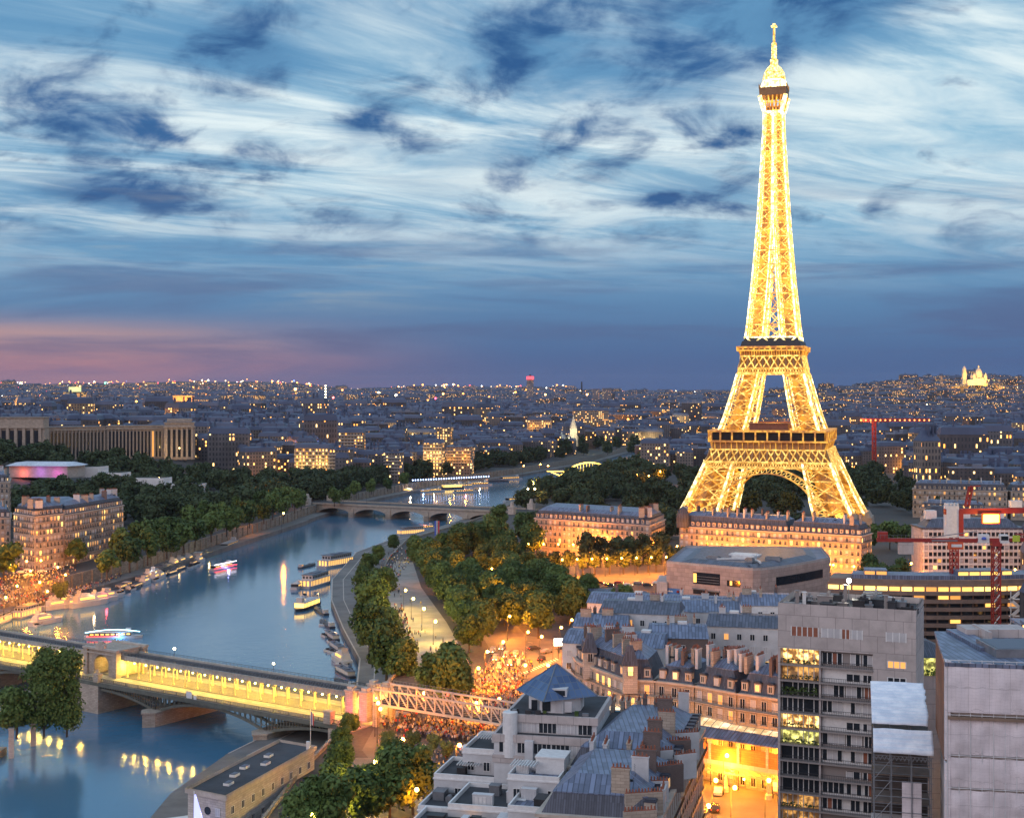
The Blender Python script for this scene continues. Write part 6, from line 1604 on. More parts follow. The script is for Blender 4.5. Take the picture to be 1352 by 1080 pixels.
def dome(x, y, z, r, h, nm): s = MB(); s.lathe([(r, 0), (r, h * .35), (r * 1.08, h * .36), (r * 1.02, h * .5), (r * .9, h * .66), (r * .6, h * .86), (r * .2, h * .97), (r * .2, h * 1.12), (0, h * 1.2)], 14); s.build(nm, m_b, root, (x, y, z))
dome(12, 0, 22, 13, 48, 'great_dome')
for x, y in ((-10, -14), (34, -14), (-10, 14), (34, 14)): dome(x, y, 22, 6, 24, 'small_dome')
s = MB(); s.box((-42, 6, 0), (15, 15, 52)); s.lathe([(8.5, 52), (8.5, 60), (7, 66), (4, 72), (1, 75), (0, 80)], 10, 0, (-42, 6, 0)); s.build('bell_tower', m_b, root)
for x in (-48, -5, 45): flood(c.x + x, c.y - 70, bz + 12, 420000, (1, .46, .06), 5)
def slab(nm, lab, px, ytop, w, Y, mt, cat='tower block', dp=None, base=0):
    p = D(px, ytop, Y); b = terrain(p.x, p.y); root = thing(nm, lab, cat, (p.x, p.y, b)); wd = w * Y / FPX; h = p.z - b
    s = MB(); s.box((0, 0, 0), (wd, dp or wd * .6, h)); s.build('wall', mt, root); s = MB(); s.box((0, 0, h), (wd * 1.02, (dp or wd * .6) * 1.02, max(1.2, h * .02))); s.build('roof', M['zinc_dark'], root); return root, wd, h
m_sb = wall_windows('tower_block_wall', (.22, .20, .22), 4, 3.2, .14, 1.6); m_gl = wall_windows('green_lit_glass_tower', (.10, .14, .12), 9, 3.6, .8, 1.2, .9, .55); m_gl2 = emis('green_lit_crown', (.85, .9, .35), .9, False)
root, wd, h = slab('tower_block', 'far tower block crowned by a glowing red sign', 700, 501, 9, 6000, m_sb)
s = MB(); s.box((0, -2, h), (wd * 1.06, wd * .64, 13)); s.build('red_sign', emis('red_sign', (1, .06, .08), 3, False), root)
s = MB(); s.box((0, 0, h + 13), (8, 8, 8)); s.build('sign_top', M['dark'], root)
r_, w_, h_ = slab('hotel_tower', 'yellow-green lit glass building with stepped crown below the left skyline', 99, 518, 26, 3600, m_gl); s = MB(); s.box((0, 0, h_), (w_ * .5, w_ * .4, 14)); s.build('crown', m_gl2, r_)
for lab, px, yt, w, Y, m in (('pale slab right of the green lit glass building', 118, 521, 7, 3500, m_sb), ('pale tower block in the far left haze of roofs', 60, 523, 5, 3900, m_sb), ('wide pale slab left of the floodlit arch', 222, 519, 8, 3800, m_sb), ('dark twin slab on the far skyline, left one', 787, 514, 9, 5200, m_sb), ('dark twin slab on the far skyline, right one', 801, 513, 12, 5300, m_sb), ('dark tower with green lamp on top', 634, 526, 5, 2700, m_sb), ('dark narrow tower near the one with green lamp', 604, 534, 6, 2600, m_sb), ('long pale slab below the far skyline', 400, 540, 22, 2300, m_sb), ('tall block on the shoulder of the far hill', 1158, 505, 5, 5000, m_sb), ('small tower on the far hill left of the basilica', 1243, 497, 3, 5300, m_sb), ('pale high block near the orange-lit tower', 45, 520, 6, 4200, m_sb)):
    slab('tower_block', lab, px, yt, w, Y, m)
p = D(768, 504, 6500); ch = thing('far_chimney', 'single thin chimney standing on the far skyline', 'chimney', (p.x, p.y, 20)); s = MB(); s.tube((0, 0, 0), (0, 0, p.z - 20), 5, 3.4, 10); s.build('shaft', M['dark'], ch)
p = D(23, 522, 3300); ch = thing('church_tower', 'slim church tower lit orange on the far left', 'church', (p.x, p.y, 25)); s = MB(); s.box((0, 0, 0), (9, 9, p.z - 36)); s.lathe([(4.5, p.z - 36), (4, p.z - 32), (0, p.z - 25)], 8); s.build('tower', M['stone'], ch); flood(p.x, p.y - 30, 50, 90000, (1, .45, .06))
p = D(757, 546, 1950); ch = thing('spired_church', 'white-lit church with slender spire among the dark roofs', 'church', (p.x, p.y, 10)); h = p.z - 10
s = MB(); s.box((0, 0, 0), (10, 10, h * .55)); s.lathe([(5.4, h * .55), (1.2, h * .85), (0, h)], 8); s.build('spire', M['stone_pale'], ch); s = MB(); s.box((0, 18, 0), (14, 32, 14)); s.prism([(-7.5, 2), (7.5, 2), (7.5, 34), (-7.5, 34)], 14, 22, inset_poly=[(-.1, 4), (.1, 4), (.1, 34), (-.1, 34)]); s.build('nave', M['stone_pale'], ch); flood(p.x - 8, p.y - 22, 30, 24000, (1, .9, .5)); flood(p.x + 8, p.y - 20, 34, 14000, (1, .85, .4))
p = D(430, 508, 5200); ch = thing('lit_mast', 'thin mast strung with white lamps on the skyline', 'mast', (p.x, p.y, 25)); s = MB(); s.tube((0, 0, 0), (0, 0, p.z - 25), 2.5, 1.5, 6); s.build('shaft', M['dark'], ch); s = MB(); [s.ball((0, -3, 30 + k * 11), 2.6, 6, 4) for k in range(6)]; s.build('lamps', M['bulb_w'], ch, uv=False)

# ---------------------------------------------------------------- the dense city
rg = random.Random(77)
CW = [wall_windows('city_wall_grey', (.12, .115, .125), 3.2, 3.2, .13, 4.2), wall_windows('city_wall_cream', (.19, .165, .15), 3.0, 3.1, .16, 4.4), wall_windows('city_wall_dark', (.075, .068, .075), 3.4, 3.3, .12, 4.0), wall_windows('city_wall_lamp_tint', (.30, .21, .13), 3.2, 3.2, .40, 3.0)]  # last variant has warm facade light put into the wall colour
M['far_roof'] = mat('far_zinc_roof', (.06, .078, .14), .55, var=.35, scale=.02)
M['far_roof2'] = mat('far_dark_roof', (.028, .035, .062), .55, var=.35, scale=.02)
M['far_roof3'] = mat('far_pale_roof', (.16, .175, .23), .6, var=.3, scale=.02)
def house_mb(w, d_, h, kind):
    wall, roof = MB(), MB()
    x, y = w / 2, d_ / 2; wall.box((0, 0, -12), (w, d_, h + 12))
    P = [(-x - .3, -y - .3), (x + .3, -y - .3), (x + .3, y + .3), (-x - .3, y + .3)]
    if kind == 0: m_ = 3.6; k = min(x, y) * .32; I = offset_poly(P, 1.5); roof.prism(P, h, h + m_, inset_poly=I, top=False); J = offset_poly(P, min(x, y) * .7); roof.prism(I, h + m_, h + m_ + 1.1, inset_poly=J)
    elif kind == 1: roof.prism(P, h, h + min(5, y * .7), inset_poly=[(-x + y * .5, -.1), (x - y * .5, -.1), (x - y * .5, .1), (-x + y * .5, .1)])
    else: roof.prism(P, h, h + .9); roof.box((x * .3, 0, h + .9), (w * .22, d_ * .4, 2.6)); roof.box((-x * .4, y * .2, h + .9), (w * .12, d_ * .25, 2))
    if kind < 2:
        for k in range(rg.randint(2, 4)): roof.box((rg.uniform(-x, x) * .9, rg.uniform(-.3, .3) * d_, h + 2), (1.1, rg.uniform(2, 5), 5.6))
    return wall, roof
VAR = []
for i in range(14):
    w, d_, h, kd = rg.uniform(16, 46), rg.uniform(12, 16), rg.uniform(18, 25), rg.choice((0, 0, 0, 1, 2))
    wl, rf = house_mb(w, d_, h, kd); cw = rg.choices((0, 1, 2, 3), (4, 4, 3, 1.1))[0]; rm = rg.choice(('far_roof', 'far_roof', 'far_roof2', 'far_roof3' if kd == 2 else 'far_roof'))
    adj = dict(far_roof='grey-blue', far_roof2='dark', far_roof3='pale')[rm]; ww = ('grey', 'cream', 'dark', 'lamplit')[cw]
    VAR.append((wl, rf, w, d_, h, cw, rm, '%s town house with %s %s roof in the dense districts behind the far quay' % (ww, adj, ('mansard', 'mansard', 'flat')[0 if kd == 0 else 1 if kd == 1 else 2] if kd != 1 else 'pitched'), wl.mesh('town_house_wall', CW[cw]), rf.mesh('town_house_roof', M[rm])))
def in_city(px, Y, x):
    if Y < 1130 or (224 < px < 264 and 1900 < Y < 2680): return False
    u = x - bank_x(LEFT_EDGE, Y); v = x - bank_x(RIGHT_EDGE, Y)
    if u > -60 and v < 70 and Y < 2600: return False
    if px < 300 and Y < 1330: return False
    if px < 600 and Y < 1230: return False
    if 300 <= px < 460 and Y < 1290: return False
    if v > 0 and 780 < px < 1215 and Y < 1480: return False
    if v > 0 and px >= 1190 and Y < 985: return False
    if v > 0 and px < 800 and Y < 1700: return False
    return True
sites = []
Y = 1000.0
while Y < 11500:
    stepY = 25 if Y < 1900 else 25 + (Y - 1900) * .016
    dens = 27 if Y < 2600 else 27 + (Y - 2600) * .012
    x0, x1 = PX(-110, Y).x, PX(1460, Y).x; x = x0 + rg.uniform(0, dens)
    while x < x1:
        yy = Y + rg.uniform(-.3, .3) * stepY; px = 676 + x * FPX / yy
        if in_city(px, yy, x) and rg.random() < .93: sites.append((x, yy))
        x += dens * rg.uniform(.75, 1.5)
    Y += stepY
sites.sort(key=lambda p: p[1])
stuff_w = [MB() for _ in CW]; stuff_r = dict(far_roof=MB(), far_roof2=MB(), far_roof3=MB()); ni = 0
for x, y in sites:
    wl, rf, w, d_, h, cw, rm, lab, me_w, me_r = rg.choice(VAR)
    a = rg.choice((0, .2, -.35, .55, PI / 2 + .15, -.1)) + rg.uniform(-.08, .08); z = terrain(x, y) + rg.uniform(-2, 4)
    if y < 4200 and rg.random() < .12: lamp_light('city_street_light', (x + rg.uniform(-20, 20), y - rg.uniform(12, 24), z + rg.uniform(4, 9)), rg.uniform(16000, 46000) * (1 + y / 2500), (1, .34, .03) if rg.random() < .75 else (1, .62, .2), None, 1.5)
    px = 676 + x * FPX / y; sc_ = (1 if y < 2600 else 1 + (y - 2600) * .00022); sz = rg.uniform(.85, 1.15) * (1 if rg.random() > .03 else 1.7)
    if ni < 285 and -20 < px < 1372:
        o = thing('town_house', lab, 'house', (x, y, z), a, 'town houses of the dense far districts'); o.scale = (sc_, sc_, sz)
        link('wall', me_w, o); link('roof', me_r, o); ni += 1
    else:
        Mx = Matrix.Translation((x, y, z)) @ Matrix.Rotation(a, 4, 'Z') @ Matrix.Diagonal((sc_, sc_, sz, 1))
        stuff_w[cw if rg.random() > .06 else 3].join(wl, Mx); stuff_r[rm].join(rf, Mx)
for i in range(150):                                       # the streets just outside the frame, right and left
    y = rg.uniform(230, 1000); x = PX(rg.uniform(1400, 1800), y).x if i % 3 else PX(rg.uniform(-330, -110), max(y, 620)).x; y = y if i % 3 else max(y, 620)
    wl, rf, w, d_, h, cw, rm, lab, me_w, me_r = rg.choice(VAR); Mx = Matrix.Translation((x, y, rg.uniform(-4, 2))) @ Matrix.Rotation(rg.uniform(-.3, .3), 4, 'Z'); stuff_w[cw].join(wl, Mx); stuff_r[rm].join(rf, Mx)
allm = MB(); mats = []
for i, mb in enumerate(stuff_w): mb.mi = [i] * len(mb.f); allm.join(mb)
for i, (k, mb) in enumerate(stuff_r.items()): mb.mi = [4 + i] * len(mb.f); allm.join(mb)
o = allm.build('distant_city_houses', CW + [M[k] for k in stuff_r], None); tag(o, 'countless small roofs and lit windows of the city reaching to the horizon', 'city', kind='stuff')
# street lamps and signs scattered through the city
LC = [('orange', (1, .33, .04), .64), ('warm white', (1, .70, .30), .18), ('white', (.95, 1, .9), .08), ('red', (1, .07, .06), .06), ('green', (.15, 1, .5), .02), ('blue', (.25, .4, 1), .02)]
lmb = [MB() for _ in LC]
for i in range(4600):
    t = rg.random(); y = 1250 + (12500 - 1250) * (t ** 1.25); px = rg.uniform(-20, 1372) if rg.random() < .8 or y < 5000 else rg.gauss(480, 240); x = PX(px, y).x
    if not in_city(px, y, x): continue
    k = rg.choices(range(6), [c[2] for c in LC])[0]; r = (.4 + y * .00029) * rg.choice((.6, .6, .8, 1, 1, 1.7)); z = terrain(x, y) + rg.uniform(6, 25)
    lmb[k].ball((x, y, z), r, 6, 4)
lall = MB(); 
for i, mb in enumerate(lmb): mb.mi = [i] * len(mb.f); lall.join(mb)
o = lall.build('distant_city_lights', [emis('city_lamp_%s' % n.replace(' ', '_'), c, (13 if n != 'blue' else 3), False) for n, c, _ in LC], None, uv=False); tag(o, 'orange, white and red points of light scattered over the far city', 'city lights', kind='stuff')
# single strong lamps far off
for px, py, Y, r, c, lab in ((339, 530, 3000, 3.2, (.8, 1, .85), 'dazzling greenish-white lamp on a far roof'), (720, 521, 5200, 3.4, (1, .5, .12), 'strong orange lamp below the twin slabs'), (775, 521, 5600, 3.6, (1, .5, .15), 'strong orange lamp beside the thin chimney'), (180, 530, 3400, 2.2, (1, .4, .05), 'strong orange lamp left of the floodlit arch'), (500, 519, 6500, 6.5, (1, .85, .4), 'bright yellow stadium lamp on the far skyline'), (585, 520, 6000, 4, (1, .45, .08), 'orange skyline lamp right of the yellow stadium lamp'), (575, 526, 4500, 3.0, (1, .05, .1), 'red rooftop sign in the middle of the far city'), (440, 525, 4600, 3.4, (1, .1, .08), 'red lamp cluster beside the lit mast'), (452, 515, 6500, 4, (1, .22, .05), 'red-orange lamp on the skyline'), (390, 514, 7000, 7, (1, .5, .1), 'wide orange glow on the left skyline'), (523, 522, 5600, 5, (1, .85, .5), 'white lamp beside an orange one on the skyline')):
    p = D(px, py, Y); b = terrain(p.x, p.y); o = thing('floodlight_mast', lab, 'lamp', (p.x, p.y, b)); s = MB(); s.tube((0, 0, 0), (0, 0, max(2, p.z - b)), r * .15, n=5); s.build('mast', M['dark'], o); s = MB(); s.ball((0, 0, p.z - b), r, 10, 6); s.build('lamp', emis('far_lamp', c, 14, False), o, uv=False)
# large lit blocks picked out in the middle distance
for lab, px, yt, Y, w, h, d_, cw, lt in (('apartment block with orange balconies behind the far quay trees', 465, 567, 1370, 24, 32, 14, 3, (1, .5, .1)), ('terraced apartment block with yellow lit lower floors', 415, 587, 1300, 34, 26, 16, 3, (1, .66, .15)), ('white apartment block between the trees of the far quay', 450, 590, 1290, 20, 24, 14, 1, None), ('white stepped block right of the orange balconies', 520, 594, 1330, 16, 24, 14, 1, None), ('cream mansion with lit gable above the far quay trees', 573, 581, 1420, 20, 24, 14, 3, (1, .6, .2)), ('museum with orange lit end wall on the far quay', 608, 586, 1480, 28, 20, 40, 1, (1, .4, .04)), ('round-walled pavilion with violet-blue lit cornice', 395, 571, 1450, 16, 18, 14, 2, (.25, .3, 1)), ('orange lit colonnade building beside the avenue', 355, 585, 1330, 22, 20, 20, 3, (1, .42, .05)), ('long low building lit orange left of the spired church', 712, 552, 1950, 34, 16, 16, 3, (1, .45, .06)), ('long roof with a lit attic strip behind the spired church', 780, 540, 2300, 60, 20, 16, 3, None)):
    p = D(px, yt, Y); root = thing('lit_block', lab, 'apartment block', (p.x, p.y, p.z - h - 3), rg.uniform(-.25, .1)); wl, rf = house_mb(w, d_, h, 2 if cw == 1 else 0)
    wl.build('wall', CW[cw], root); rf.build('roof', M['far_roof'], root)
    s = MB(); [s.box((0, -d_ / 2 - .5, f * 3.2), (w, 1.0, .9)) for f in range(1, int(h / 3.2))]; s.build('balcony', M['stone_pale'], root)
    if lt:
        for u in (-.3, .3): lamp_light('facade_light', (u * w, -d_ / 2 - 7, h * .45), 5200, lt, root, .5)
# ---------------------------------------------------------------- woods that read as one mass
def wood(name, label, pts, key, scale=1.0, seed=1):
    """crowns of many trees grown into one another: one object"""
    rg = random.Random(seed); vs, fs = [], []; prot = KINDS[key][1]
    src = [([v.co.copy() for v in cm.vertices], [tuple(p.vertices) for p in cm.polygons]) for cm, _ in prot]
    for x, y, z in pts:
        cv, cf = rg.choice(src); o = len(vs); s = scale * rg.uniform(.85, 1.2); Mx = Matrix.Translation((x, y, z)) @ Matrix.Rotation(rg.uniform(0, 6.28), 4, 'Z') @ Matrix.Diagonal((s, s, s * rg.uniform(.85, 1.15), 1))
        vs.extend([Mx @ v for v in cv]); fs.extend([tuple(i + o for i in f) for f in cf])
    me = bpy.data.meshes.new(name); me.from_pydata(vs, [], fs); me.materials.append(M['leaf_dark']); me.update()
    return tag(link(name, me), label, 'woodland', kind='stuff')
rg = random.Random(8); P = []
for i in range(1400):                                   # palace gardens
    Y = rg.uniform(870, 1225); px = rg.uniform(-90, 385); x = PX(px, Y).x; u = bank_x(LEFT_BANK, Y) - x
    if u < 26 or (px < 170 and Y < 760): continue
    z = terrain(x, Y); sy = HOR + (CAM_H - z - 9) * FPX / Y
    if 95 < px < 305 and 596 + (px - 95) * .16 < sy < 634 + (px - 95) * .09 and Y < 1110: continue
    if px < 108 and 1035 < Y < 1120: continue
    if 365 < px and Y > 1100: continue
    if len(P) < 210: P.append((x, Y, z))
wood('garden_wood', 'dense dark woodland of the palace gardens on the far slope', P, 'dark', 1.0, 1)
P = []
for i in range(1500):                                   # gardens round the tower
    Y = rg.uniform(770, 1420); px = rg.uniform(755, 1300); x = PX(px, Y).x; dx_, dy_ = x - TX, Y - TY
    if abs(dx_) < 68 and abs(dy_) < 70: continue
    if x - bank_x(RIGHT_BANK, Y) < 25 or (px < 880 and Y < 770) or (px > 1150 and Y < 900) or (1140 < px < 1210 and Y < 985): continue
    if len(P) < 230: P.append((x, Y, 0))
wood('park_wood', 'dark woodland of the park around the foot of the lattice tower', P, 'dark', .95, 2)
P = []
for i in range(500):                                    # beyond the stone bridge, far bank
    Y = rg.uniform(1085, 1240) if i % 2 else rg.uniform(1240, 1800); u = rg.uniform(8, 70 if Y < 1240 else 50); x = bank_x(LEFT_BANK, Y) - u; px = 676 + x * FPX / Y
    if px < 395 or (px > 560 and u < 14): continue
    if len(P) < 150: P.append((x, Y, terrain(x, Y)))
wood('quay_wood', 'dark belt of trees along the far quay beyond the stone bridge', P, 'dark', 1.0, 3)
P = []
for i in range(200):                                    # near bank up river
    Y = rg.uniform(1010, 1650); x = bank_x(RIGHT_BANK, Y) + rg.uniform(12, 75); px = 676 + x * FPX / Y
    if len(P) < 95 and px < 860: P.append((x, Y, 0))
wood('river_wood', 'dark trees of the near quay between the stone bridge and the lit footbridge', P, 'dark', .95, 4)
P = []
for i in range(400):                                    # promenade interior
    px, py = rg.uniform(560, 760), rg.uniform(715, 835); p = G(px, py, 0)
    if not inside([(552, 742), (585, 728), (660, 712), (700, 742), (700, 770), (772, 812), (765, 838), (700, 822), (668, 858), (640, 832), (600, 792)], px, py): continue
    if inside([(585, 745), (625, 735), (640, 770), (690, 805), (720, 835), (690, 848), (655, 800), (612, 770)], px, py) and rg.random() < .85: continue
    if len(P) < 75: P.append((p.x, p.y, 0))
wood('promenade_wood', 'thick green tree canopy between the promenade and the orange-lit avenue', P, 'near', .85, 5)
bpy.data.objects['promenade_wood'].data.materials[0] = M['leaf']

# ---------------------------------------------------------------- roads and paved strips
def sheet(nm, pts, m, z=.004, base=0): s = MB(); s.add([(p.x, p.y, z) for p in [G(a, b, base) for a, b in pts]], [tuple(range(len(pts)))]); return struct(s.build(nm, m))
m_road = mat('worn_asphalt', (.10, .098, .095), .75, var=.35, scale=.12)
sheet('avenue_road', [(560, 1090), (478, 990), (500, 950), (640, 935), (632, 900), (650, 860), (690, 838), (758, 848), (740, 905), (690, 960), (640, 1010)], m_road)
sheet('avenue_road', [(650, 862), (634, 835), (610, 790), (588, 748), (612, 738), (650, 790), (694, 838)], m_road, .008)
sheet('promenade_pavement', [(528, 868), (515, 815), (508, 765), (522, 740), (545, 742), (556, 775), (590, 822), (622, 880), (560, 900)], mat('pale_promenade_paving', (.30, .28, .25), .85, var=.25, scale=.15), .008)
sheet('square_pavement', [(470, 1000), (430, 1060), (455, 1090), (520, 1090), (490, 1000)], M['pavement'], .008)
sheet('station_street', [(905, 1090), (928, 985), (1040, 985), (1060, 1120)], m_road, .008)
sheet('facade_street', [(690, 770), (700, 742), (905, 742), (915, 772)], m_road)
s = MB()
for k in range(26):
    p = G(655 + k * 3.2, 905 - k * 1.4, 0)
    s.box((p.x, p.y, .012), (.5, 3.0, .004), rz=.3)
for k in range(14): p = G(700 - k * 4, 848 + k * 6, 0); s.box((p.x, p.y, .012), (.16, 2.4, .004), rz=.75)
struct(s.build('road_markings', M['white']))
P = [(473, 940), (430, 972), (395, 1030), (330, 1110)]

s = MB(); ln = [Vector(p) for p in off(RIGHT_EDGE[2:13], 5.5)]; l2 = [Vector(p) for p in off(RIGHT_EDGE[2:13], 5.9)]; l3 = [Vector(p) for p in off(RIGHT_EDGE[2:13], .6)]; l4 = [Vector(p) for p in off(RIGHT_EDGE[2:13], .1)]
for u, v, h in ((ln, l2, -5.38), (l4, l3, -5.25)):
    for i in range(len(u) - 1): s.quad((u[i].x, u[i].y, h), (v[i].x, v[i].y, h), (v[i + 1].x, v[i + 1].y, h), (u[i + 1].x, u[i + 1].y, h))
struct(s.build('quay_kerb', M['stone_pale']))

# ---------------------------------------------------------------- street lamps
def lamp_proto(nm, h, globe, arm=.8, r=.42):
    t = thing(nm, 'street lamp', 'street lamp', (0, -50, -300))
    s = MB(); s.tube((0, 0, 0), (0, 0, h), .10, .06, 6); s.tube((0, 0, 0), (0, 0, .9), .18, .13, 6); s.tube((0, 0, h), (arm, 0, h + .35), .05, n=5); s.build('pole', M['dark'], t, uv=False)
    s = MB(); s.lathe([(.05, .18), (r * .8, .05), (r, -.05)], 10, 0, (arm, 0, h + .3)); s.build('hood', M['grey'], t, uv=False)
    s = MB(); s.ball((arm, 0, h + .15), r, 10, 6); s.build('lamp_globe', globe, t, uv=False)
    return t
LY = lamp_proto('street_lamp', 8.0, M['bulb_y'], .8, .5); LO = lamp_proto('street_lamp', 8.5, M['bulb_o'], .8, .46); LW = lamp_proto('street_lamp', 7.5, M['bulb_w'], .6, .34)
def lamp(proto, px, py, power, c, label, group, h=8.2, rz=0.0, spot=True):
    p = G(px, py, h); o = place(proto, (p.x, p.y, 0), rz, label, group=group); lamp_light('light', (.8, 0, h - .55), power * .75, c, o, .35, spot); return o
OR, YE, WH = (1, .27, .012), (1, .62, .10), (1, .82, .5)
for i, (px, py) in enumerate(((550, 719), (533, 779), (543, 790), (557, 803), (572, 820), (588, 851))): lamp(LY, px, py, 11000, YE, 'starry yellow lamp of the row along the lit quay promenade, %s from the far end' % ordw(i), 'promenade lamps', spot=False)
for i, (px, py) in enumerate(((527, 976), (491, 1005), (474, 1021), (452, 1038), (430, 1056), (406, 1076))): lamp(LY, px, py, 8000, (1, .62, .12), 'yellow lamp of the row running down the square towards the viewer, %s from the bridge' % ordw(i), 'square lamps', spot=False)
for px, py, lab in ((545, 1045, 'orange lamp glowing behind the foreground trees'), (602, 986, 'yellow-orange lamp beside the white car on the square'), (556, 917, 'orange lamp seen through the truss viaduct'), (495, 930, 'orange lamp at the left end of the truss viaduct'), (498, 938, 'small lamp under the end of the truss viaduct')): lamp(LO, px, py, 3500 if py < 940 else 8000, OR, lab, 'lamps around the square', spot=False)
for i, (px, py) in enumerate(((606, 745), (612, 755), (596, 732), (640, 772), (647, 752), (655, 790), (672, 797), (670, 815), (661, 849), (640, 862), (628, 884))): lamp(LO, px, py, 42000, OR, 'orange lamp of the avenue under the trees, %s from its far end' % ordw(i), 'avenue lamps', spot=False)
for i, (px, py) in enumerate(((694, 836), (712, 842), (730, 852), (752, 820), (738, 830), (745, 880), (720, 880), (690, 880), (655, 925), (625, 930))): lamp(LO, px, py, 20000, OR, 'orange lamp of the junction before the rounded corner block, %s in the cluster' % ordw(i), 'junction lamps')
k = 0
for row, (y0, y1) in enumerate(((719, 722), (741, 736))):
    for i in range(11):
        px = lerp(696, 892, i / 10) + (5 if row else 0)
        lamp(LO, px, lerp(y0, y1, i / 10), 15000, OR, 'orange lamp of the %s row among the silhouetted street trees, %s from the left' % (('back', 'front')[row], ordw(i)), 'facade street lamps', spot=False); k += 1
for i in range(8): lamp(LO, lerp(905, 1125, i / 7), lerp(731, 749, i / 7), 16000, (1, .32, .02), 'orange lamp at the foot of the long cream block, %s from the left' % ordw(i), 'lamps below the long block', spot=False)
for px, py, lab in ((1098, 747, 'starry orange lamp at the right end of the long cream block'), (1201, 745, 'orange lamp glowing inside a street tree behind the crane'), (1175, 751, 'small orange lamp left of the glowing tree'), (1190, 768, 'lamp low behind the curved office'), (1338, 753, 'starry orange lamp at the right frame edge'), (1178, 690, 'white-lit carousel lamp in the park'), (1240, 760, 'orange lamp behind the curved office roof')): lamp(LO, px, py, 40000, OR, lab, 'lamps behind the curved office')
for i, (px, py) in enumerate(((938, 1003), (955, 1016), (975, 1010), (1000, 1005), (1020, 1020), (940, 1050), (965, 1060), (1010, 1050), (930, 1085))): lamp(LO, px, py, 8000, (1, .3, .015), 'orange lamp of the street under the elevated station, %s from the zinc-roofed block' % ordw(i), 'station street lamps', 5.5, spot=False)
for i, (px, py) in enumerate(((12, 747), (33, 742), (52, 741), (74, 750), (20, 775), (50, 770), (5, 790), (38, 755), (84, 760), (60, 782))): lamp(LO, px, py, 26000, (1, .3, .015), 'orange lamp over the crowd on the far quay street, %s from the corner block' % ordw(i), 'far quay street lamps', spot=False)
for px, py, lab in ((327, 679, 'single orange lamp among the embankment trees'), (220, 817, 'orange navigation lamp')): 
    if py < 800: lamp(LO, px, py, 6000, OR, lab, 'embankment lamps')
for i, (px, py) in enumerate(((695, 655), (704, 655), (702, 648), (722, 620), (690, 620), (712, 618), (840, 632), (855, 634), (870, 628), (852, 610))): 
    p = G(px, py, 9); o = place(LW if i < 3 else LO, (p.x, p.y, 0), 0, ('dazzling white-orange lamp at the river end of the stone bridge, %s of the cluster' if i < 3 else 'orange lamp in the trees beyond the stone bridge, %s of the cluster') % ordw(i % 3 if i < 3 else i - 3), 1.9 if i < 3 else 1.5, 'lamps beyond the stone bridge'); lamp_light('light', (.8, 0, 8), 9000, OR if i else (1, .6, .2), o, .4)
for i, (px, py) in enumerate(((366, 612), (352, 600), (362, 620), (372, 640))): p = G(px, py, 30); o = place(LO, (p.x, p.y, terrain(p.x, p.y)), 0, 'orange lamp of the dark avenue running up the far hill, %s from its top' % ordw(i), 1.4, 'far avenue lamps'); lamp_light('light', (.8, 0, 8), 2500, OR, o, .4)

# ---------------------------------------------------------------- people
def figure(variant, shirt, trous, skin=(.42, .27, .19), hair=(.03, .02, .015)):
    me = bpy.data.meshes.new('figure'); rr = random.Random(variant); sw = rr.uniform(-.12, .12); up = variant % 4 == 1
    V = [(0, 0, .95), (0, 0, 1.2), (0, .01, 1.44), (0, 0, 1.53), (0, -.01, 1.66), (-.19, 0, 1.42), (.19, 0, 1.42), (-.25, .02 + sw, 1.14), (.25, .02 - sw, 1.14), (-.25, -.14 + sw, .92), (.25, -.12 - sw, .9),
         (-.10, 0, .90), (.10, 0, .90), (-.11, -.04 + sw, .5), (.11, -.02 - sw, .5), (-.11, .03 + sw, .06), (.11, .04 - sw, .06), (-.12, -.12 + sw, .04), (.12, -.11 - sw, .04)]
    if up: V[8] = (.30, -.05, 1.62); V[10] = (.26, -.1, 1.9)
    E = [(0, 1), (1, 2), (2, 3), (3, 4), (2, 5), (2, 6), (5, 7), (6, 8), (7, 9), (8, 10), (0, 11), (0, 12), (11, 13), (12, 14), (13, 15), (14, 16), (15, 17), (16, 18)]
    Rd = [.15, .15, .15, .06, .115, .085, .085, .055, .055, .045, .045, .10, .10, .065, .065, .045, .045, .045, .045]
    me.from_pydata(V, E, []); o = bpy.data.objects.new('figure', me); col.objects.link(o); md = o.modifiers.new('skin', 'SKIN')
    for i, r in enumerate(Rd): me.skin_vertices[0].data[i].radius = (r, r * (.75 if i < 3 else 1))
    me.skin_vertices[0].data[0].use_root = True
    dg = bpy.context.evaluated_depsgraph_get(); m2 = bpy.data.meshes.new_from_object(o.evaluated_get(dg)); bpy.data.objects.remove(o)
    m2.name = 'person_body'
    cs = [shirt, trous, skin, hair]; m2.materials.clear()
    for i, c in enumerate(cs): m2.materials.append(CLOTH.setdefault(c, mat('cloth_%d' % len(CLOTH) if i < 2 else ('skin' if i == 2 else 'hair'), c, .85, var=.1)))
    for p in m2.polygons:
        z, x = p.center.z, abs(p.center.x); p.material_index = 3 if z > 1.68 or (z > 1.6 and p.center.y > .03) else 2 if (z > 1.53 and x < .2) or (x > .2 and (z < 1.02 or z > 1.7)) else 0 if z > .93 else 1
    return m2
CLOTH = {}
CS = [('white', (.62, .60, .56), (.05, .06, .10)), ('dark', (.04, .04, .05), (.05, .05, .06)), ('red', (.45, .05, .04), (.06, .07, .12)), ('blue', (.30, .38, .52), (.10, .10, .12)), ('cream', (.55, .46, .34), (.16, .13, .10)), ('navy', (.04, .06, .16), (.20, .18, .15)), ('yellow', (.55, .42, .10), (.05, .06, .09)), ('grey', (.24, .24, .25), (.04, .05, .09))]
FIG = [(n, figure(i, a, b)) for i, (n, a, b) in enumerate(CS)]
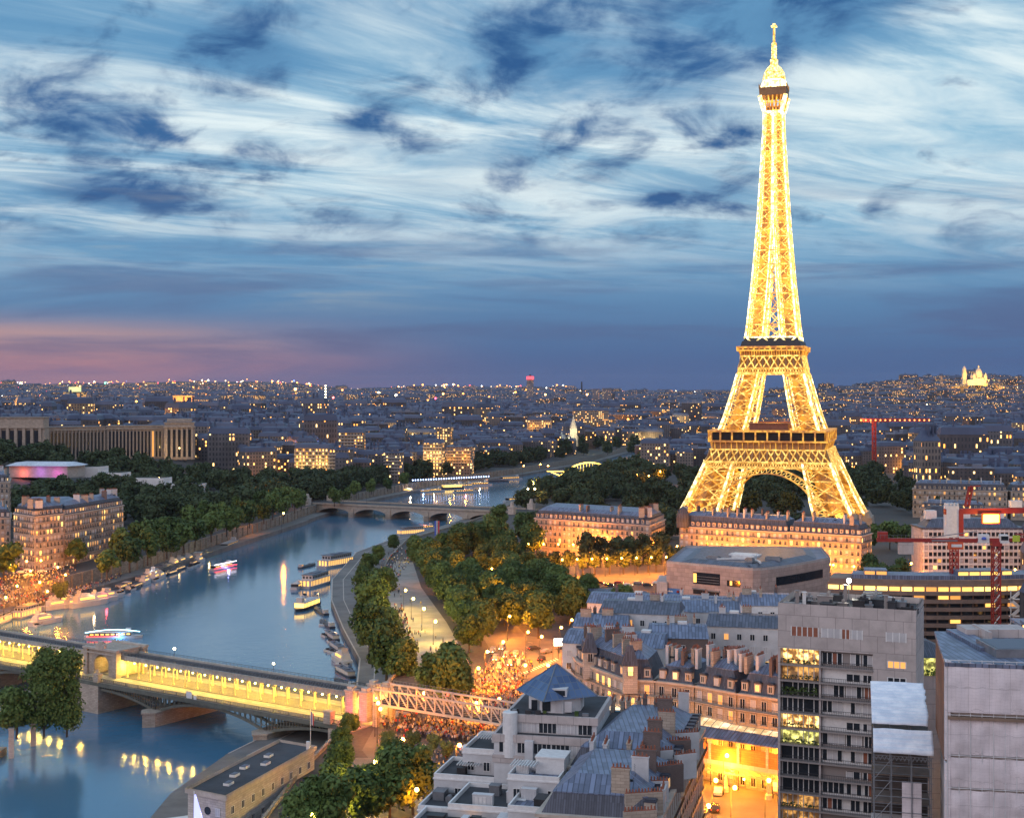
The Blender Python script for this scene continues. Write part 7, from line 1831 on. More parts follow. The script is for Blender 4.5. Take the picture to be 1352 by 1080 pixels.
POLYS = [(150, 'the square under the viaduct', [(505, 962), (500, 945), (560, 945), (655, 958), (640, 985), (560, 975)], 0), (70, 'the square among small trees', [(505, 985), (520, 975), (600, 985), (615, 1010), (560, 1035), (500, 1020)], 0), (36, 'the lower square', [(430, 1078), (470, 1030), (520, 1015), (500, 1045), (450, 1090)], 0), (34, 'the pale quay promenade', [(522, 860), (512, 800), (515, 760), (545, 780), (600, 868), (560, 880)], 0)]
rg = random.Random(14)
def sample(poly, z):
    xs, ys = [p[0] for p in poly], [p[1] for p in poly]
    while True:
        a, b = rg.uniform(min(xs), max(xs)), rg.uniform(min(ys), max(ys))
        if inside(poly, a, b): return G(a, b, z)
for n, where, poly, z in POLYS:
    many = {}
    for p in sorted((sample(poly, z) for i in range(n)), key=lambda q: q.x / q.y):
        cn, me = rg.choice(FIG); many[cn] = many.get(cn, -1) + 1; o = link('person', me, None, (p.x, p.y, z + .012), rg.uniform(0, 6.28)); s = rg.uniform(.95, 1.08); o.scale = (s, s, s)
        tag(o, 'person in %s top on %s, %s %s top from the left' % (cn, where, ordw(many[cn]), cn), 'person', 'people on ' + where)
def crowd(name, label, polys, n):
    vs, fs, mi = [], [], []; mats = list(CLOTH.values()); idx = {m.name: i for i, m in enumerate(mats)}; src = [([v.co.copy() for v in me.vertices], [(tuple(p.vertices), idx[me.materials[p.material_index].name]) for p in me.polygons]) for _, me in FIG]
    for k in range(n):
        poly, z = polys[k % len(polys)]; p = sample(poly, z); cv, cf = rg.choice(src); o = len(vs); a = rg.uniform(0, 6.28); c, s_ = math.cos(a), math.sin(a); q = rg.uniform(.95, 1.08)
        vs.extend([(p.x + (v.x * c - v.y * s_) * q, p.y + (v.x * s_ + v.y * c) * q, z + .01 + v.z * q) for v in cv])
        for f, m_ in cf: fs.append(tuple(i + o for i in f)); mi.append(m_)
    me = bpy.data.meshes.new(name); me.from_pydata(vs, [], fs); [me.materials.append(m) for m in mats]; me.polygons.foreach_set('material_index', mi); me.update()
    return tag(link(name, me), label, 'crowd', kind='stuff')
crowd('street_crowd', 'dense orange-lit crowd filling the street junction behind the truss viaduct', [([(622, 935), (628, 900), (650, 868), (690, 862), (705, 880), (680, 935)], 0), ([(622, 935), (640, 905), (690, 905), (690, 938)], 0), ([(510, 955), (640, 955), (640, 985), (520, 970)], 0)], 950)
crowd('far_quay_crowd', 'dense orange-lit crowd on the far quay street at the left frame edge', [([(-30, 800), (-30, 765), (60, 745), (105, 752), (60, 785), (0, 805)], 0)], 500)
crowd('promenade_crowd', 'crowd sitting on steps and railings along the near quay promenade', [([(502, 770), (498, 750), (520, 725), (545, 715), (545, 740), (525, 765)], 0), ([(520, 800), (530, 800), (552, 860), (540, 868)], 0)], 260)
crowd('low_quay_crowd', 'dark crowd on the far low quay beside the moored boats', [([(20, 800), (110, 775), (160, 758), (160, 764), (110, 783), (30, 806)], -5.4)], 220)

# ---------------------------------------------------------------- cars and vans
def car_proto(nm, paint, L=4.3, W=1.8, H=1.45, van=False):
    t = thing(nm, 'car', 'van' if van else 'car', (0, -60, -300))
    pr = [(-L / 2, .35), (-L / 2, .95), (-L / 2 + .15, H if van else 1.0), (-L * .26, H), (L * .18, H), (L * .32, .95 if not van else 1.2), (L / 2, .8), (L / 2, .35)]
    s = MB(); n = len(pr); V = [(x, y * W / 2 * (.86 if z > 1.05 else 1), z) for y in (-1, 1) for x, z in pr]; s.add(V, [tuple(range(n)), tuple(range(n, 2 * n))[::-1]] + [(i, n + i, n + (i + 1) % n, (i + 1) % n) for i in range(n)]); s.build('body', paint, t, uv=False)
    s = MB(); [s.box((0, y, 1.0), (L * .42, .04, H - 1.12)) for y in (-W * .445, W * .445)]; s.beam((L * .185, 0, H - .06), (L * .30, 0, 1.05), W * .74, h=.05); s.build('windows', M['glass'], t, uv=False)
    for x in (-L * .31, L * .31):
        for y in (-W / 2, W / 2): s = MB(); s.tube((0, -.1, 0), (0, .1, 0), .33, n=10); s.build('wheel', M['dark'], t, (x, y, .33), uv=False)
    for y in (-W * .36, W * .36): s = MB(); s.box((0, 0, 0), (.06, .3, .16)); s.build('headlight', M['bulb_w'], t, (L / 2 + .02, y, .62), uv=False); s = MB(); s.box((0, 0, 0), (.06, .3, .14)); s.build('tail_light', TAIL, t, (-L / 2 - .02, y, .75), uv=False)
    return t
TAIL = emis('tail_light', (1, .05, .02), 3, False)
PN = dict(white=mat('white_car_paint', (.66, .66, .64), .3, var=.05), dark=mat('dark_car_paint', (.03, .03, .04), .25), silver=mat('silver_car_paint', (.32, .33, .34), .3, .5), red=mat('dark_red_car_paint', (.22, .03, .03), .3))
CP = {k: car_proto('parked_car', v) for k, v in PN.items()}; VN = car_proto('white_van', mat('van_paint', (.34, .34, .33), .4), 5.6, 2.1, 2.3, True)
for i, (px, py) in enumerate(((650, 861), (654, 871), (659, 882), (663, 857), (668, 867), (673, 878), (680, 866), (685, 878))): p = G(px, py, 0); place(VN, (p.x, p.y, .012), R(258 + (i % 3) * 5), 'white van parked in the cluster at the orange street junction, %s of the cluster' % ordw(i), .75, group='vans at the junction')
p = G(622, 992, 0); place(CP['white'], (p.x, p.y, .012), R(38), 'white car beside the crowd at the right edge of the square', 1.25)
cr = random.Random(6)
for i in range(16): p = G(lerp(28, 92, (i % 8) / 7), lerp(757, 738, (i % 8) / 7) + (i // 8) * 7, 0); kk = cr.choice(('white', 'silver', 'dark', 'white')); place(CP[kk], (p.x, p.y, 0), R(25), '%s car parked on the far quay street, %s of the %s row' % (kk, ordw(i % 8), 'back' if i < 8 else 'front'), group='cars on the far quay street')
for i in range(14): p = G(lerp(715, 880, i / 13), 771 + (i % 2) * 3, 0); kk = cr.choice(('white', 'silver', 'dark', 'red')); place(CP[kk], (p.x, p.y, .006), R(-6), '%s car parked below the silhouetted street trees, %s from the left' % (kk, ordw(i)), group='cars on the facade street')
for i, (px, py) in enumerate(((705, 858), (722, 862), (740, 856), (715, 872), (735, 890))): p = G(px, py, 0); kk = cr.choice(('dark', 'silver')); place(CP[kk], (p.x, p.y, .012), R(30 + i * 14), '%s car driving on the orange junction, %s from the trees' % (kk, ordw(i)), group='cars on the junction')
for i, (px, py) in enumerate(((948, 1048), (962, 1030), (944, 1070))): p = G(px, py, 0); place(CP['dark' if i else 'white'], (p.x, p.y, .012), R(80), '%s car under the elevated station, %s from the station roof' % ('dark' if i else 'white', ordw(i)), group='cars under the station')
p = G(737, 846, 6); bb = thing('lit_billboard', 'glowing white billboard panel at the orange junction', 'billboard', (p.x, p.y, 0), R(10)); s = MB(); s.tube((0, 0, 0), (0, 0, 4.4), .14, n=6); s.box((0, .1, 4.2), (3.4, .3, 2.9)); s.build('frame', M['dark'], bb); s = MB(); s.box((0, -.1, 4.4), (3.0, .1, 2.5)); s.build('panel', emis('billboard_light', (1, .93, .75), 3.5, False), bb)

# ---------------------------------------------------------------- boats
M['hull_d'] = mat('dark_hull', (.035, .04, .055), .4); M['hull_w'] = mat('white_hull', (.42, .43, .45), .35, var=.1); M['hull_r'] = mat('red_brown_hull', (.20, .05, .04), .5)
def hull(mb, L, W, h, m=0, bow=.3):
    prof = [(-L / 2, .8), (-L * .3, 1), (L * (.5 - bow), 1), (L * (.5 - bow * .4), .72), (L / 2, .06)]
    P = [(x, -W / 2 * w) for x, w in prof] + [(x, W / 2 * w) for x, w in prof[::-1]]
    mb.prism(offset_poly(P, W * .07), -.7, h, m, inset_poly=P)
BP = {}
def boat(key, nm, label, cat, L, W, h, hm, parts):
    t = thing(nm, label, cat, (0, -70, -300)); s = MB(); hull(s, L, W, h); s.build('hull', M[hm], t, uv=False)
    for pn, pm, fn in parts: s = MB(); fn(s); s.build(pn, pm, t, uv=False)
    BP[key] = t; return t
def bx(*bs): return lambda s: [s.box(c, z) for c, z in bs]
boat('barge', 'moored_barge', 'barge', 'barge', 34, 5.2, 1.5, 'hull_d', (('hold_cover', M['hull_d'], lambda s: s.prism([(-11, -2), (10, -2), (10, 2), (-11, 2)], 1.5, 2.4, inset_poly=[(-11, -.9), (10, -.9), (10, .9), (-11, .9)])), ('wheelhouse', M['hull_w'], bx(((-13.5, 0, 1.5), (4, 3.6, 2.3)), ((-13.5, 0, 3.8), (4.6, 4, .2)))), ('wheelhouse_windows', M['lit_d'], bx(((-11.47, 0, 2.6), (.08, 3, .8)), ((-13.5, -1.83, 2.6), (3, .06, .8)))), ('deck_gear', M['grey'], bx(((12.5, 0, 1.5), (1.2, 2, .8)), ((14.5, 0, 1.5), (.3, .3, 2.6)), ((4, 0, 2.3), (2, 1.2, .8))))))
boat('houseboat', 'moored_houseboat', 'houseboat', 'houseboat', 28, 5.0, 1.4, 'hull_d', (('cabin', M['hull_w'], bx(((-2, 0, 1.4), (19, 4.2, 2.2)),)), ('cabin_roof', M['zinc'], bx(((-2, 0, 3.6), (20, 4.7, .18)), ((-5, 0, 3.78), (4, 2, .5)), ((3, .5, 3.78), (1.2, 1.2, .7)))), ('cabin_windows', M['lit'], bx(*[((-10 + k * 2.3, -2.12, 2.1), (1.3, .06, .9)) for k in range(8)])), ('awning', M['hull_r'], bx(((10, 0, 3.2), (3.5, 4, .12)), ((8.6, -1.7, 1.4), (.08, .08, 1.8)), ((11.4, -1.7, 1.4), (.08, .08, 1.8))))))
boat('yacht', 'motor_yacht', 'motor yacht', 'yacht', 17, 4.4, 1.9, 'hull_w', (('cabin', M['hull_w'], lambda s: s.prism([(-6.5, -1.8), (3.4, -1.5), (3.4, 1.5), (-6.5, 1.8)], 1.9, 3.9, inset_poly=[(-6, -1.5), (1.6, -1.2), (1.6, 1.2), (-6, 1.5)])), ('cabin_glazing', M['lit'], bx(((-2.2, 0, 2.6), (6, 3.56, .7)),)), ('flybridge', M['hull_w'], bx(((-3, 0, 3.9), (4.5, 2.6, .7)), ((-4.6, 0, 4.6), (.2, 2.4, 1.3)))), ('mast', M['grey'], bx(((-4.6, 0, 5.9), (.12, .12, 2.4)), ((-4.6, 0, 7.2), (.1, 1.2, .1))))))
boat('runabout', 'small_motorboat', 'motorboat', 'motorboat', 6.5, 2.2, .8, 'hull_w', (('windscreen', M['glass'], lambda s: s.beam((.9, -.9, 1.1), (.9, .9, 1.1), .08, h=.6)), ('cockpit', M['dark'], bx(((-1, 0, .8), (3, 1.5, .06)), ((-2.9, 0, .5), (.5, .6, .9)), ((-.4, .4, .86), (.6, .5, .5)), ((-1.6, -.3, .86), (.5, 1.2, .45))))))
boat('cruise', 'river_cruise_boat', 'cruise boat', 'cruise boat', 36, 6.4, 1.6, 'hull_w', (('saloon', M['glass'], bx(((-2, 0, 1.6), (26, 5.4, 2.2)),)), ('saloon_posts', M['hull_w'], bx(*[((-15 + k * 1.9, y, 1.6), (.14, .14, 2.2)) for k in range(15) for y in (-2.75, 2.75)])), ('top_deck', M['hull_w'], bx(((-2, 0, 3.8), (28, 6, .25)), ((9, 0, 4.05), (3, 3.4, 2)))), ('rail', M['grey'], bx(((-5, -2.9, 4.9), (21, .06, .06)), ((-5, 2.9, 4.9), (21, .06, .06)), *[((-15 + k * 2, y, 4.05), (.06, .06, .85)) for k in range(11) for y in (-2.9, 2.9)])), ('cabin_lights', M['lit'], bx(*[((-13 + k * 3.2, -2.74, 2.3), (2.2, .06, .9)) for k in range(8)], *[((-13 + k * 3.2, 2.74, 2.3), (2.2, .06, .9)) for k in range(8)]))))
boat('party', 'passenger_boat', 'passenger boat', 'passenger boat', 24, 6.2, 1.5, 'hull_d', (('lower_saloon', M['lit_w'], bx(((-1, 0, 1.5), (18, 5.2, 2.1)),)), ('saloon_posts', M['dark'], bx(*[((-9.6 + k * 1.6, y, 1.5), (.25, .2, 2.1)) for k in range(12) for y in (-2.65, 2.65)], *[((-10.05, y, 1.5), (.15, .3, 2.1)) for y in (-2.4, -1.2, 0, 1.2, 2.4)])), ('upper_deck', M['hull_w'], bx(((-1, 0, 3.6), (19, 6, .25)),)), ('upper_rail', M['grey'], bx(((-1, -2.9, 4.7), (18, .06, .06)), ((-1, 2.9, 4.7), (18, .06, .06)), ((-10, 0, 4.7), (.06, 5.8, .06)), *[((-10 + k * 1.8, y, 3.85), (.06, .06, .85)) for k in range(11) for y in (-2.9, 2.9)])), ('wheelhouse', M['hull_w'], bx(((7, 0, 3.85), (2.6, 3, 2.1)), ((7, 0, 5.95), (3, 3.4, .15))))))
boat('pontoon', 'restaurant_pontoon', 'restaurant pontoon', 'pontoon', 30, 9, 1.2, 'hull_w', (('lower_floor', M['lit'], bx(((-2, 0, 1.2), (23, 7, 2.6)),)), ('facade_posts', M['hull_w'], bx(*[((-13.4 + k * 1.75, y, 1.2), (.7, .24, 2.6)) for k in range(14) for y in (-3.55, 3.55)], *[((-13.55, y, 1.2), (.2, .8, 2.6)) for y in (-3, -1, 1, 3)])), ('upper_floor', M['hull_w'], bx(((-2, 0, 3.8), (24, 7.6, .3)), ((-1, 0, 4.1), (19, 6, 2.3)))), ('upper_windows', M['glass'], bx(*[((-9.3 + k * 1.9, y, 4.7), (1.3, .1, 1.1)) for k in range(10) for y in (-3.0, 3.0)], *[((-10.52, y, 4.6), (.1, 1.2, 1.2)) for y in (-1.9, 0, 1.9)])), ('roof', M['zinc'], bx(((-1, 0, 6.4), (20, 7, .2)), ((-1, 0, 6.6), (8, 3, .3))))))
def put(key, px, py, ang, label, s=1.0, group=None, light=None, z=WZ):
    p = G(px, py, WZ); p.x += {'boats along the far quay': 3.6, 'boats along the near quay': -2.5}.get(group, 0); o = place(BP[key], (p.x, p.y, WZ), R(ang), label, s, group)
    if light: lamp_light('deck_light', (0, -2.5, 4.5), light[0] * .3, light[1], o, .4)
    return o
qa = math.degrees(math.atan2(848 - 710, -172 + 188))             # run of the far quay
for i, (k, px, py, s, lt) in enumerate((('pontoon', -12, 822, .7, (3000, (1, .5, .12))), ('pontoon', 26, 812, .7, (3000, (1, .5, .12))), ('yacht', 50, 823, 1.0, None), ('runabout', 40, 826, 1, None), ('yacht', 68, 803, 1.0, None), ('yacht', 78, 798, 1.1, None), ('yacht', 90, 800, .9, (900, (1, .5, .2))), ('yacht', 108, 799, 1.25, (1500, (1, .7, .35))), ('yacht', 126, 794, 1.0, (1500, (1, .05, .08))), ('yacht', 136, 790, .9, None), ('barge', 142, 780, .7, None), ('houseboat', 155, 776, .7, None), ('barge', 168, 772, .75, None), ('runabout', 150, 784, 1.1, None), ('runabout', 165, 779, 1.1, None), ('houseboat', 180, 766, .75, (800, (1, .5, .3))), ('yacht', 190, 763, .9, (2400, (.9, .95, 1))), ('yacht', 197, 760, .9, None), ('runabout', 206, 757, 1, None), ('houseboat', 208, 752, .8, (2000, (1, .6, .2))), ('yacht', 222, 748, 1.0, (800, (1, .6, .2))), ('yacht', 232, 744, .9, None), ('yacht', 242, 741, .9, None), ('barge', 262, 735, 1.1, (2200, (1, .72, .2))), ('cruise', 296, 722, .85, None))):
    kind = {'pontoon': 'awning-roofed restaurant pontoon', 'yacht': 'white motor yacht', 'runabout': 'small white motorboat', 'barge': 'long dark barge', 'houseboat': 'white-cabined houseboat', 'cruise': 'glazed cruise boat'}[k]
    put(k, px, py, qa + random.Random(i).uniform(-5, 5) - (28 if k == 'yacht' and px < 140 else 0), '%s moored along the far quay, %s boat from the left frame edge' % (kind, ordw(i)), s, 'boats along the far quay', lt)
bq = random.Random(23)
for i in range(30):
    t = i / 29; k = bq.choice(('runabout', 'runabout', 'yacht', 'houseboat', 'barge')); o = put(k, lerp(96, 246, t), lerp(797, 742, t), qa + bq.uniform(-7, 7), '%s rafted in the outer row off the far quay, %s from the left' % ({'yacht': 'white motor yacht', 'runabout': 'open motorboat', 'barge': 'dark barge', 'houseboat': 'lit houseboat'}[k], ordw(i)), {'runabout': 1.1, 'yacht': .8, 'houseboat': .5, 'barge': .45}[k], 'outer row off the far quay'); o.location.x += 8.5 + bq.uniform(-1.5, 2.5)
qb = 112
for i, (k, px, py, a, s, lt, lab) in enumerate((('pontoon', 424, 772, 72, .95, (2500, (1, .75, .35)), 'white two-storey restaurant pontoon beside the curved quay road'), ('pontoon', 452, 746, 60, 1.0, (2500, (1, .75, .35)), 'grey-roofed restaurant pontoon with warm windows behind the white one'), ('cruise', 405, 774, 80, .7, (900, (1, .7, .3)), 'white lit cruise boat moored on the outer side of the white pontoon'), ('barge', 412, 748, 70, .55, None, 'dark crowded boat at the outer end of the pontoons'), ('party', 412, 803, 255, .95, (2600, (1, .55, .1)), 'passenger boat with glowing orange lower saloon off the quay'), ('houseboat', 424, 788, 100, .5, (1200, (1, .6, .2)), 'small lit houseboat between the pontoon and the passenger boat'),
        ('barge', 431, 808, qb, .6, None, 'dark flat barge right of the passenger boat'), ('barge', 439, 825, qb, .6, None, 'dark barge with covered hold along the curved quay'), ('houseboat', 446, 842, qb, .62, (700, (1, .6, .3)), 'white-roofed houseboat along the near quay, upriver one'), ('houseboat', 453, 857, qb, .62, None, 'white-roofed houseboat along the near quay, middle one'), ('yacht', 459, 874, qb + 3, 1.0, None, 'white motor yacht along the near quay above the bridge'), ('houseboat', 464, 890, qb + 5, .62, None, 'white-roofed houseboat nearest the bridge'), ('barge', 464, 903, qb + 8, .5, None, 'rounded pale barge tucked beside the bridge deck'))):
    put(k, px, py, a, lab, s, 'boats along the near quay', lt)
for i, (px, py) in enumerate(((398, 792), (402, 787), (428, 840), (437, 848), (434, 860), (440, 862), (452, 879), (456, 886), (430, 826))): put('runabout', px, py, 100 + i * 9, 'small open motorboat rafted outside the near quay boats, %s from the passenger boat' % ordw(i), .9, 'motorboats off the near quay')
m1 = put('cruise', 294, 750, 68, 'low river boat with white and red bars for light trails in midstream', .62); s = MB(); s.box((0, -3.1, 4.6), (34, .2, .3)); s.build('white_light_trail', emis('white_trail_light', (1, .9, .95), 7, False), m1); s = MB(); s.box((0, -3.25, 1.3), (35, .2, .35)); s.build('red_light_trail', emis('red_trail_light', (1, .05, .06), 6, False), m1); lamp_light('deck_light', (0, -6, 2), 1500, (.35, .35, 1), m1, .4)  # glowing bars added for the moving boat's light trails
m2 = put('cruise', 150, 842, 8, 'long river boat with cyan-white light-trail arc just beyond the stone arch', .62); s = MB(); [s.beam((-17 + k * 2.1, -3, 4.2 + 1.6 * math.sin(PI * k / 16)), (-17 + (k + 1) * 2.1, -3, 4.2 + 1.6 * math.sin(PI * (k + 1) / 16)), .3) for k in range(16)]; s.build('light_trail', emis('cyan_trail_light', (.45, .85, 1), 6, False), m2); s = MB(); s.box((-6, -3.25, 1.5), (20, .2, .25)); s.build('red_light_trail', bpy.data.materials['red_trail_light'], m2); lamp_light('deck_light', (4, -6, 2), 1400, (.15, .5, 1), m2, .4)  # glowing arc and bar added for the passing boat's light trail
for i, (px, py, k, s, c) in enumerate(((540, 651, 'yacht', 1.2, (1, .6, .3)), (558, 650, 'cruise', .6, (.2, .35, 1)), (572, 649, 'cruise', .7, (1, .6, .2)), (598, 645, 'party', 1.1, (1, .65, .2)), (612, 643, 'cruise', .8, (1, .7, .3)), (632, 641, 'cruise', .9, (1, .85, .5)), (655, 636, 'barge', .9, None), (614, 650, 'cruise', .7, (1, .08, .1)), (675, 633, 'cruise', .8, None), (688, 662, 'cruise', 1.0, (1, .6, .15)), (545, 705, 'pontoon', .8, (1, .1, .1)), (560, 698, 'cruise', .6, (1, .15, .1)))):
    put(k, px, py, 28 if i < 9 else 35, '%s lit %s on the river beyond the near trees, %s from the left' % ({0: 'pale', 1: 'blue', 7: 'red', 10: 'red'}.get(i, 'warm'), {'yacht': 'yacht', 'cruise': 'cruise boat', 'party': 'passenger boat', 'barge': 'barge', 'pontoon': 'floating restaurant'}[k], ordw(i)), s, 'boats at the far mooring', (6000, c) if c else None)
ls = thing('light_trail', 'long blue-white light trail along the far quay above the boats', 'light trail', tuple(G(545, 634, 2))); b_ = G(645, 629, 2) - Vector(ls.location); s = MB(); s.beam((0, 0, 0), b_, .5); s.build('trail_bar', M['dark'], ls, uv=False); s = MB(); [s.ball(b_ * (k / 30), .75, 6, 4) for k in range(31)]; s.build('lamps', emis('blue_white_trail', (.45, .6, 1), 5, False), ls, uv=False)  # bar and glowing balls added for the quay road's blue-white light trail

# ---------------------------------------------------------------- island below the stone arch
isl = [Vector(Bp(s_, w_, 0)[:2]) for s_, w_ in ((-7, 12), (-7, 40), (-4, 60), (-14, 72), (-24, 60), (-24, 12))]
isl = [Vector(p) for p in ccw(isl)]
s = MB(); s.prism(offset_poly(isl, -2.5), -10, -4.2, inset_poly=isl); struct(s.build('island_bank', M['quaystone']))
for i, (px, py) in enumerate(((92, 962), (44, 984), (15, 1000))):
    p = G(px, py, WZ); o = thing('mooring_post', 'tall square mooring post at the island bank, %s from the stone arch' % ordw(i), 'post', (p.x, p.y, WZ - 2), .3, 'mooring posts'); s = MB(); s.box((0, 0, 0), (1.3, 1.3, 9.5)); s.box((0, 0, 9.5), (1.5, 1.5, .3)); s.build('shaft', M['stone_pale'], o)
p = G(0, 985, -5); o = thing('landing_stage', 'small lit landing stage at the left frame edge by the island', 'landing stage', (p.x - 4, p.y, WZ)); s = MB(); s.box((0, 0, 0), (9, 7, 2.0)); s.box((3, -3, 2), (.15, .15, 2)); s.box((0, -3.3, 3.1), (8, .1, .1)); s.build('deck', M['quaystone'], o); s = MB(); s.ball((3, -2.8, 4.3), .3); s.build('lamp', M['bulb_o'], o); lamp_light('light', (3, -3, 4.2), 1600, OR, o)
# flagpole by the bridge
p = G(410, 985, 2); o = thing('flagpole', 'white flagpole with limp tricolour flag at the bridge end', 'flagpole', (p.x, p.y, -2)); s = MB(); s.tube((0, 0, 0), (0, 0, 13), .11, .07, 6); s.build('pole', M['white'], o)
for k, c in enumerate(((.05, .08, .35), (.6, .6, .6), (.5, .04, .05))): s = MB(); s.quad((.1 + k * .22, 0, 9.5 - k * .2), (.32 + k * .22, .12 * (-1) ** k, 9.3 - k * .2), (.32 + k * .22, .12 * (-1) ** k, 12.4 - k * .25), (.1 + k * .22, 0, 12.6 - k * .25)); f_ = s.build('flag_stripe', mat('flag_%d' % k, c, .8), o); f_.modifiers.new('thickness', 'SOLIDIFY').thickness = .02
# banner pole by the red boat
p = G(577, 705, 2); o = thing('banner_mast', 'tall banner mast with blue, white and red panels near the stone bridge', 'banner', (p.x, p.y, -4)); s = MB(); s.tube((0, 0, 0), (0, 0, 15), .2, n=6); s.build('mast', M['grey'], o); [(lambda q: q.build('panel', mat('banner_%d' % k, c, .7), o))(MB().box((-1 + k, 0, 5), (.95, .15, 9))) for k, c in enumerate(((.06, .12, .5), (.6, .6, .62), (.5, .05, .06)))]

# ---------------------------------------------------------------- tower cranes
def lattice_mast(mb, a, b, w, n, t):
    a, b = Vector(a), Vector(b); dr = (b - a).normalized(); e = Vector((1, 0, 0)) if abs(dr.z) > .7 else Vector((0, 1, 0)); g = dr.cross(e).normalized(); e = g.cross(dr).normalized(); C = [(-1, -1), (1, -1), (1, 1), (-1, 1)]
    for x, y in C: mb.beam(a + (e * x + g * y) * w / 2, b + (e * x + g * y) * w / 2, t)
    for k in range(n):
        p, q = a.lerp(b, k / n), a.lerp(b, (k + 1) / n)
        for i in range(4):
            c0, c1 = C[i], C[(i + 1) % 4]; o0, o1 = (e * c0[0] + g * c0[1]) * w / 2, (e * c1[0] + g * c1[1]) * w / 2
            mb.beam(p + o0, q + o1, t * .6); mb.beam(q + o0, q + o1, t * .6)
c = PX(1315, 430)
cr1 = thing('tower_crane', 'red tower crane with lattice mast rising before the curved office', 'tower crane', (c.x, c.y, 0), R(-4))
s = MB(); lattice_mast(s, (0, 0, 0), (0, 0, 40), 2.2, 17, .34); s.build('mast_lattice', M['red'], cr1, uv=False)
s = MB(); s.box((0, 0, 40), (3, 3, 1.4)); s.beam((-37, 0, 41.6), (-6, 0, 41.6), .9, h=1.2); s.beam((-6, 0, 41.9), (14, 0, 41.9), 1.0, h=1.0); lattice_mast(s, (6, 0, 43), (26, 0, 44), 1.4, 12, .2); s.box((-35.2, 0, 42.2), (3, 1.6, 2)); s.build('jib', M['red'], cr1, uv=False)
s = MB(); s.beam((-20, -.6, 42.6), (-6, -.6, 44.6), .25); s.tube((-20, 0, 41.5), (-12, 0, 41.5), .55, n=8); [s.box((-36 + k * 1.3, -1, 42), (.08, .08, 1.2)) for k in range(14)]; s.box((-28, -1, 43.2), (17, .06, .06)); s.build('service_walkway', M['grey'], cr1, uv=False)
s = MB(); s.box((-28, 0, 37.2), (4.6, 1.8, 3.6)); s.build('counterweight', M['concrete'], cr1)
s = MB(); s.box((2.2, -.6, 41), (2.6, 2.2, 2.6)); s.build('cab', M['white'], cr1); s = MB(); s.box((-4, -.2, 41), (3.4, 1.6, 2.6)); s.build('winch_box', M['white'], cr1); s = MB(); s.box((2.2, -1.75, 41.9), (2.2, .1, 1.3)); s.build('cab_window', M['glass'], cr1)
s = MB(); s.lathe([(0, 0), (.75, .1), (.8, .5), (.5, .9), (0, 1)], 8, 0, (-4, -1.1, 41.9)); s.build('emblem', mat('blue_orange_emblem', (.06, .10, .42), .5), cr1); s = MB(); s.box((6.0, -.8, 41.4), (2.2, .3, 2)); s.build('yellow_panel', mat('yellow_green_panel', (.45, .55, .05), .5), cr1)
s = MB(); s.prism([(-14.6, -1.1), (-10.4, -1.1), (-10.4, -.8), (-14.6, -.8)], 38.9, 41.2, bottom=True); s.tube((-14.6, -.95, 38.9), (-14.6, -.95, 41.2), .6, n=8); s.build('oval_board', mat('orange_red_board', (.55, .09, .03), .5), cr1); s = MB(); s.box((-12.5, -1.15, 39.6), (3.4, .06, .9)); s.build('board_face', M['white'], cr1)
for k in range(11): s = MB(); s.beam((-.9 + .1, -1.0, 2 + k * 3.4), (.9, -1.0, 4.4 + k * 3.4), .26); s.build('ladder', M['white'], cr1, uv=False)
c = PX(1256, 480)
cr2 = thing('tower_crane', 'second red crane with white box head and glowing orange lamp', 'tower crane', (c.x, c.y, 0), R(3))
s = MB(); lattice_mast(s, (1, 0, 0), (1, 0, 40), 2.2, 16, .34); s.build('mast_lattice', M['red'], cr2, uv=False)
s = MB(); s.box((0, 0, 37.5), (4.4, 3, 11)); [s.box((-1.8 + k * 1.2, 0, 48.5), (.6, 2.8, .8)) for k in range(4)]; s.build('ballast_box', M['white'], cr2); s = MB(); s.box((2.9, -.2, 38), (1.6, 3.1, 9)); s.beam((-2.5, -.2, 46.4), (42, -.2, 46.9), 2.0, h=1.9); lattice_mast(s, (5.5, 0, 48), (7.0, 0, 55), 1.2, 4, .3); s.beam((5, 0, 48), (7, 0, 55.5), .4); s.beam((7, 0, 55.2), (10.5, 0, 55.4), .3); s.build('jib', M['red'], cr2, uv=False)
s = MB(); s.box((23, 0, 47.8), (4, 2.4, 2.4)); s.build('winch_house', M['white'], cr2)
s = MB(); s.box((13.3, -2, 42.2), (6.6, .7, 3.8)); s.build('lamp_frame', M['red'], cr2); s = MB(); s.box((13.3, -2.4, 42.7), (5.6, .3, 2.8)); s.build('lamp_panel', emis('orange_crane_lamp', (1, .55, .08), 7, False), cr2); lamp_light('light', (13.3, -6, 43), 5000, (1, .5, .1), cr2, 1)
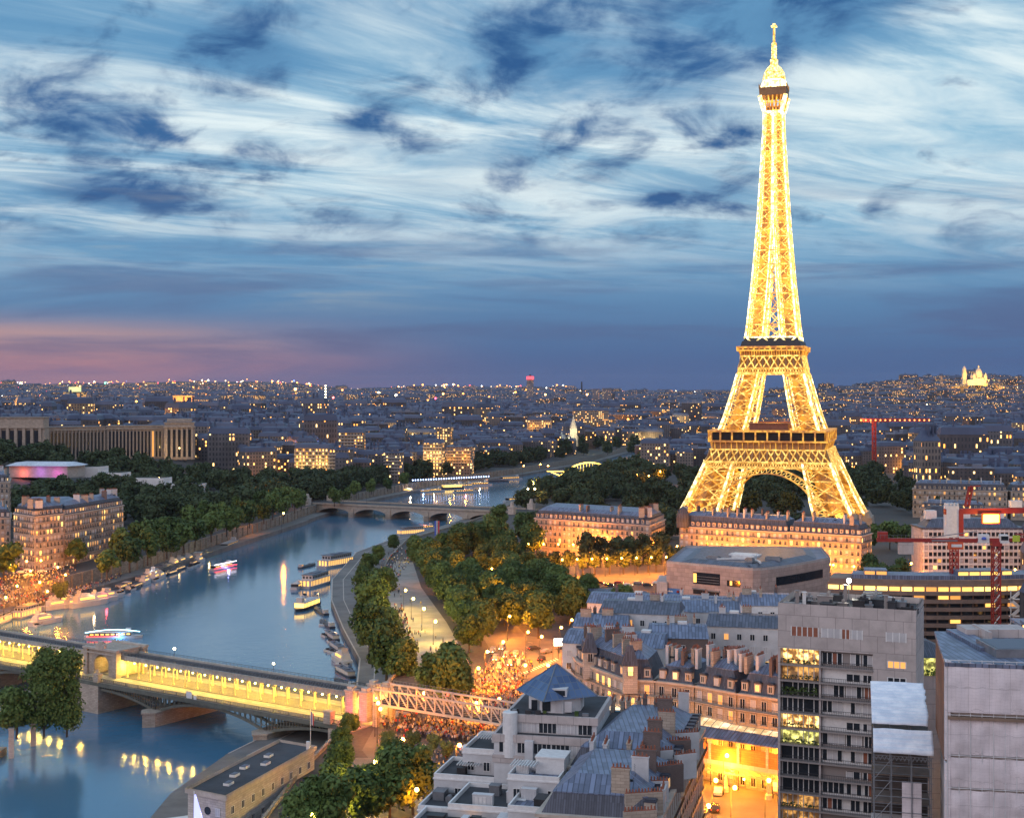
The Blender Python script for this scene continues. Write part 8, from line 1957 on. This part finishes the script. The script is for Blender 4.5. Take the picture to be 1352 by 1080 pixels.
p = D(1154, 600, 1400); cr3 = thing('tower_crane', 'far red crane with a jib strung with red and orange lamps', 'tower crane', (p.x, p.y, 0)); h = D(1154, 556, 1400).z
s = MB(); lattice_mast(s, (0, 0, 0), (0, 0, h), 3, 12, .8); lattice_mast(s, (-14, 0, h + 1), (56, 0, h + 1), 2.6, 20, .7); s.build('mast_lattice', M['red'], cr3, uv=False); s = MB(); [s.ball((-14 + k * 5, -2, h + 1), .8, 6, 4) for k in range(15)]; s.build('jib_lamps', emis('red_orange_jib_lamps', (1, .25, .06), 6, False), cr3, uv=False); lamp_light('light', (-14, -10, h), 26000, (1, .5, .1), cr3, 2)

# ---------------------------------------------------------------- labels of the things that stand in loose groups: numbered from left to right
def renumber(group, fmt, rows=1):
    L = [o for o in col.objects if not o.parent and o.get('group') == group]
    if rows > 1:
        L.sort(key=lambda o: o.location.y); k = math.ceil(len(L) / rows); bands = [L[i:i + k] for i in range(0, len(L), k)]
    else: bands = [L]
    for r, b in enumerate(bands):
        for i, o in enumerate(sorted(b, key=lambda o: o.location.x / o.location.y)): o['label'] = fmt(o, ordw(i), ordw(r))
renumber('dense palace garden trees', lambda o, i, r: 'dark tree in the sloping palace gardens, %s from the left of the taller ones' % i)
renumber('garden trees around the tower', lambda o, i, r: 'dark park tree around the lattice tower, %s from the left of the taller ones' % i)
renumber('town houses of the dense far districts', lambda o, i, r: '%s, %s from the left in the %s row back' % (o['label'].split(' in the dense')[0], i, r), 15)
# ---------------------------------------------------------------- evening air
s = MB(); s.box((0, 10350, -12), (33000, 21300, 345))
hz = s.build('haze', None, uv=False); hz.data.materials.clear()
m = bpy.data.materials.new('evening_air'); m.use_nodes = True; nt = m.node_tree; nt.nodes.remove(nt.nodes['Principled BSDF'])
pv_ = nt.nodes.new('ShaderNodeVolumePrincipled'); pv_.inputs['Color'].default_value = (.62, .72, .95, 1); pv_.inputs['Density'].default_value = 1.5e-5; pv_.inputs['Anisotropy'].default_value = 0.2
nt.links.new(pv_.outputs[0], nt.nodes['Material Output'].inputs['Volume'])
hz.data.materials.append(m); tag(hz, 'thin blue evening haze over the whole city', 'haze', kind='stuff')
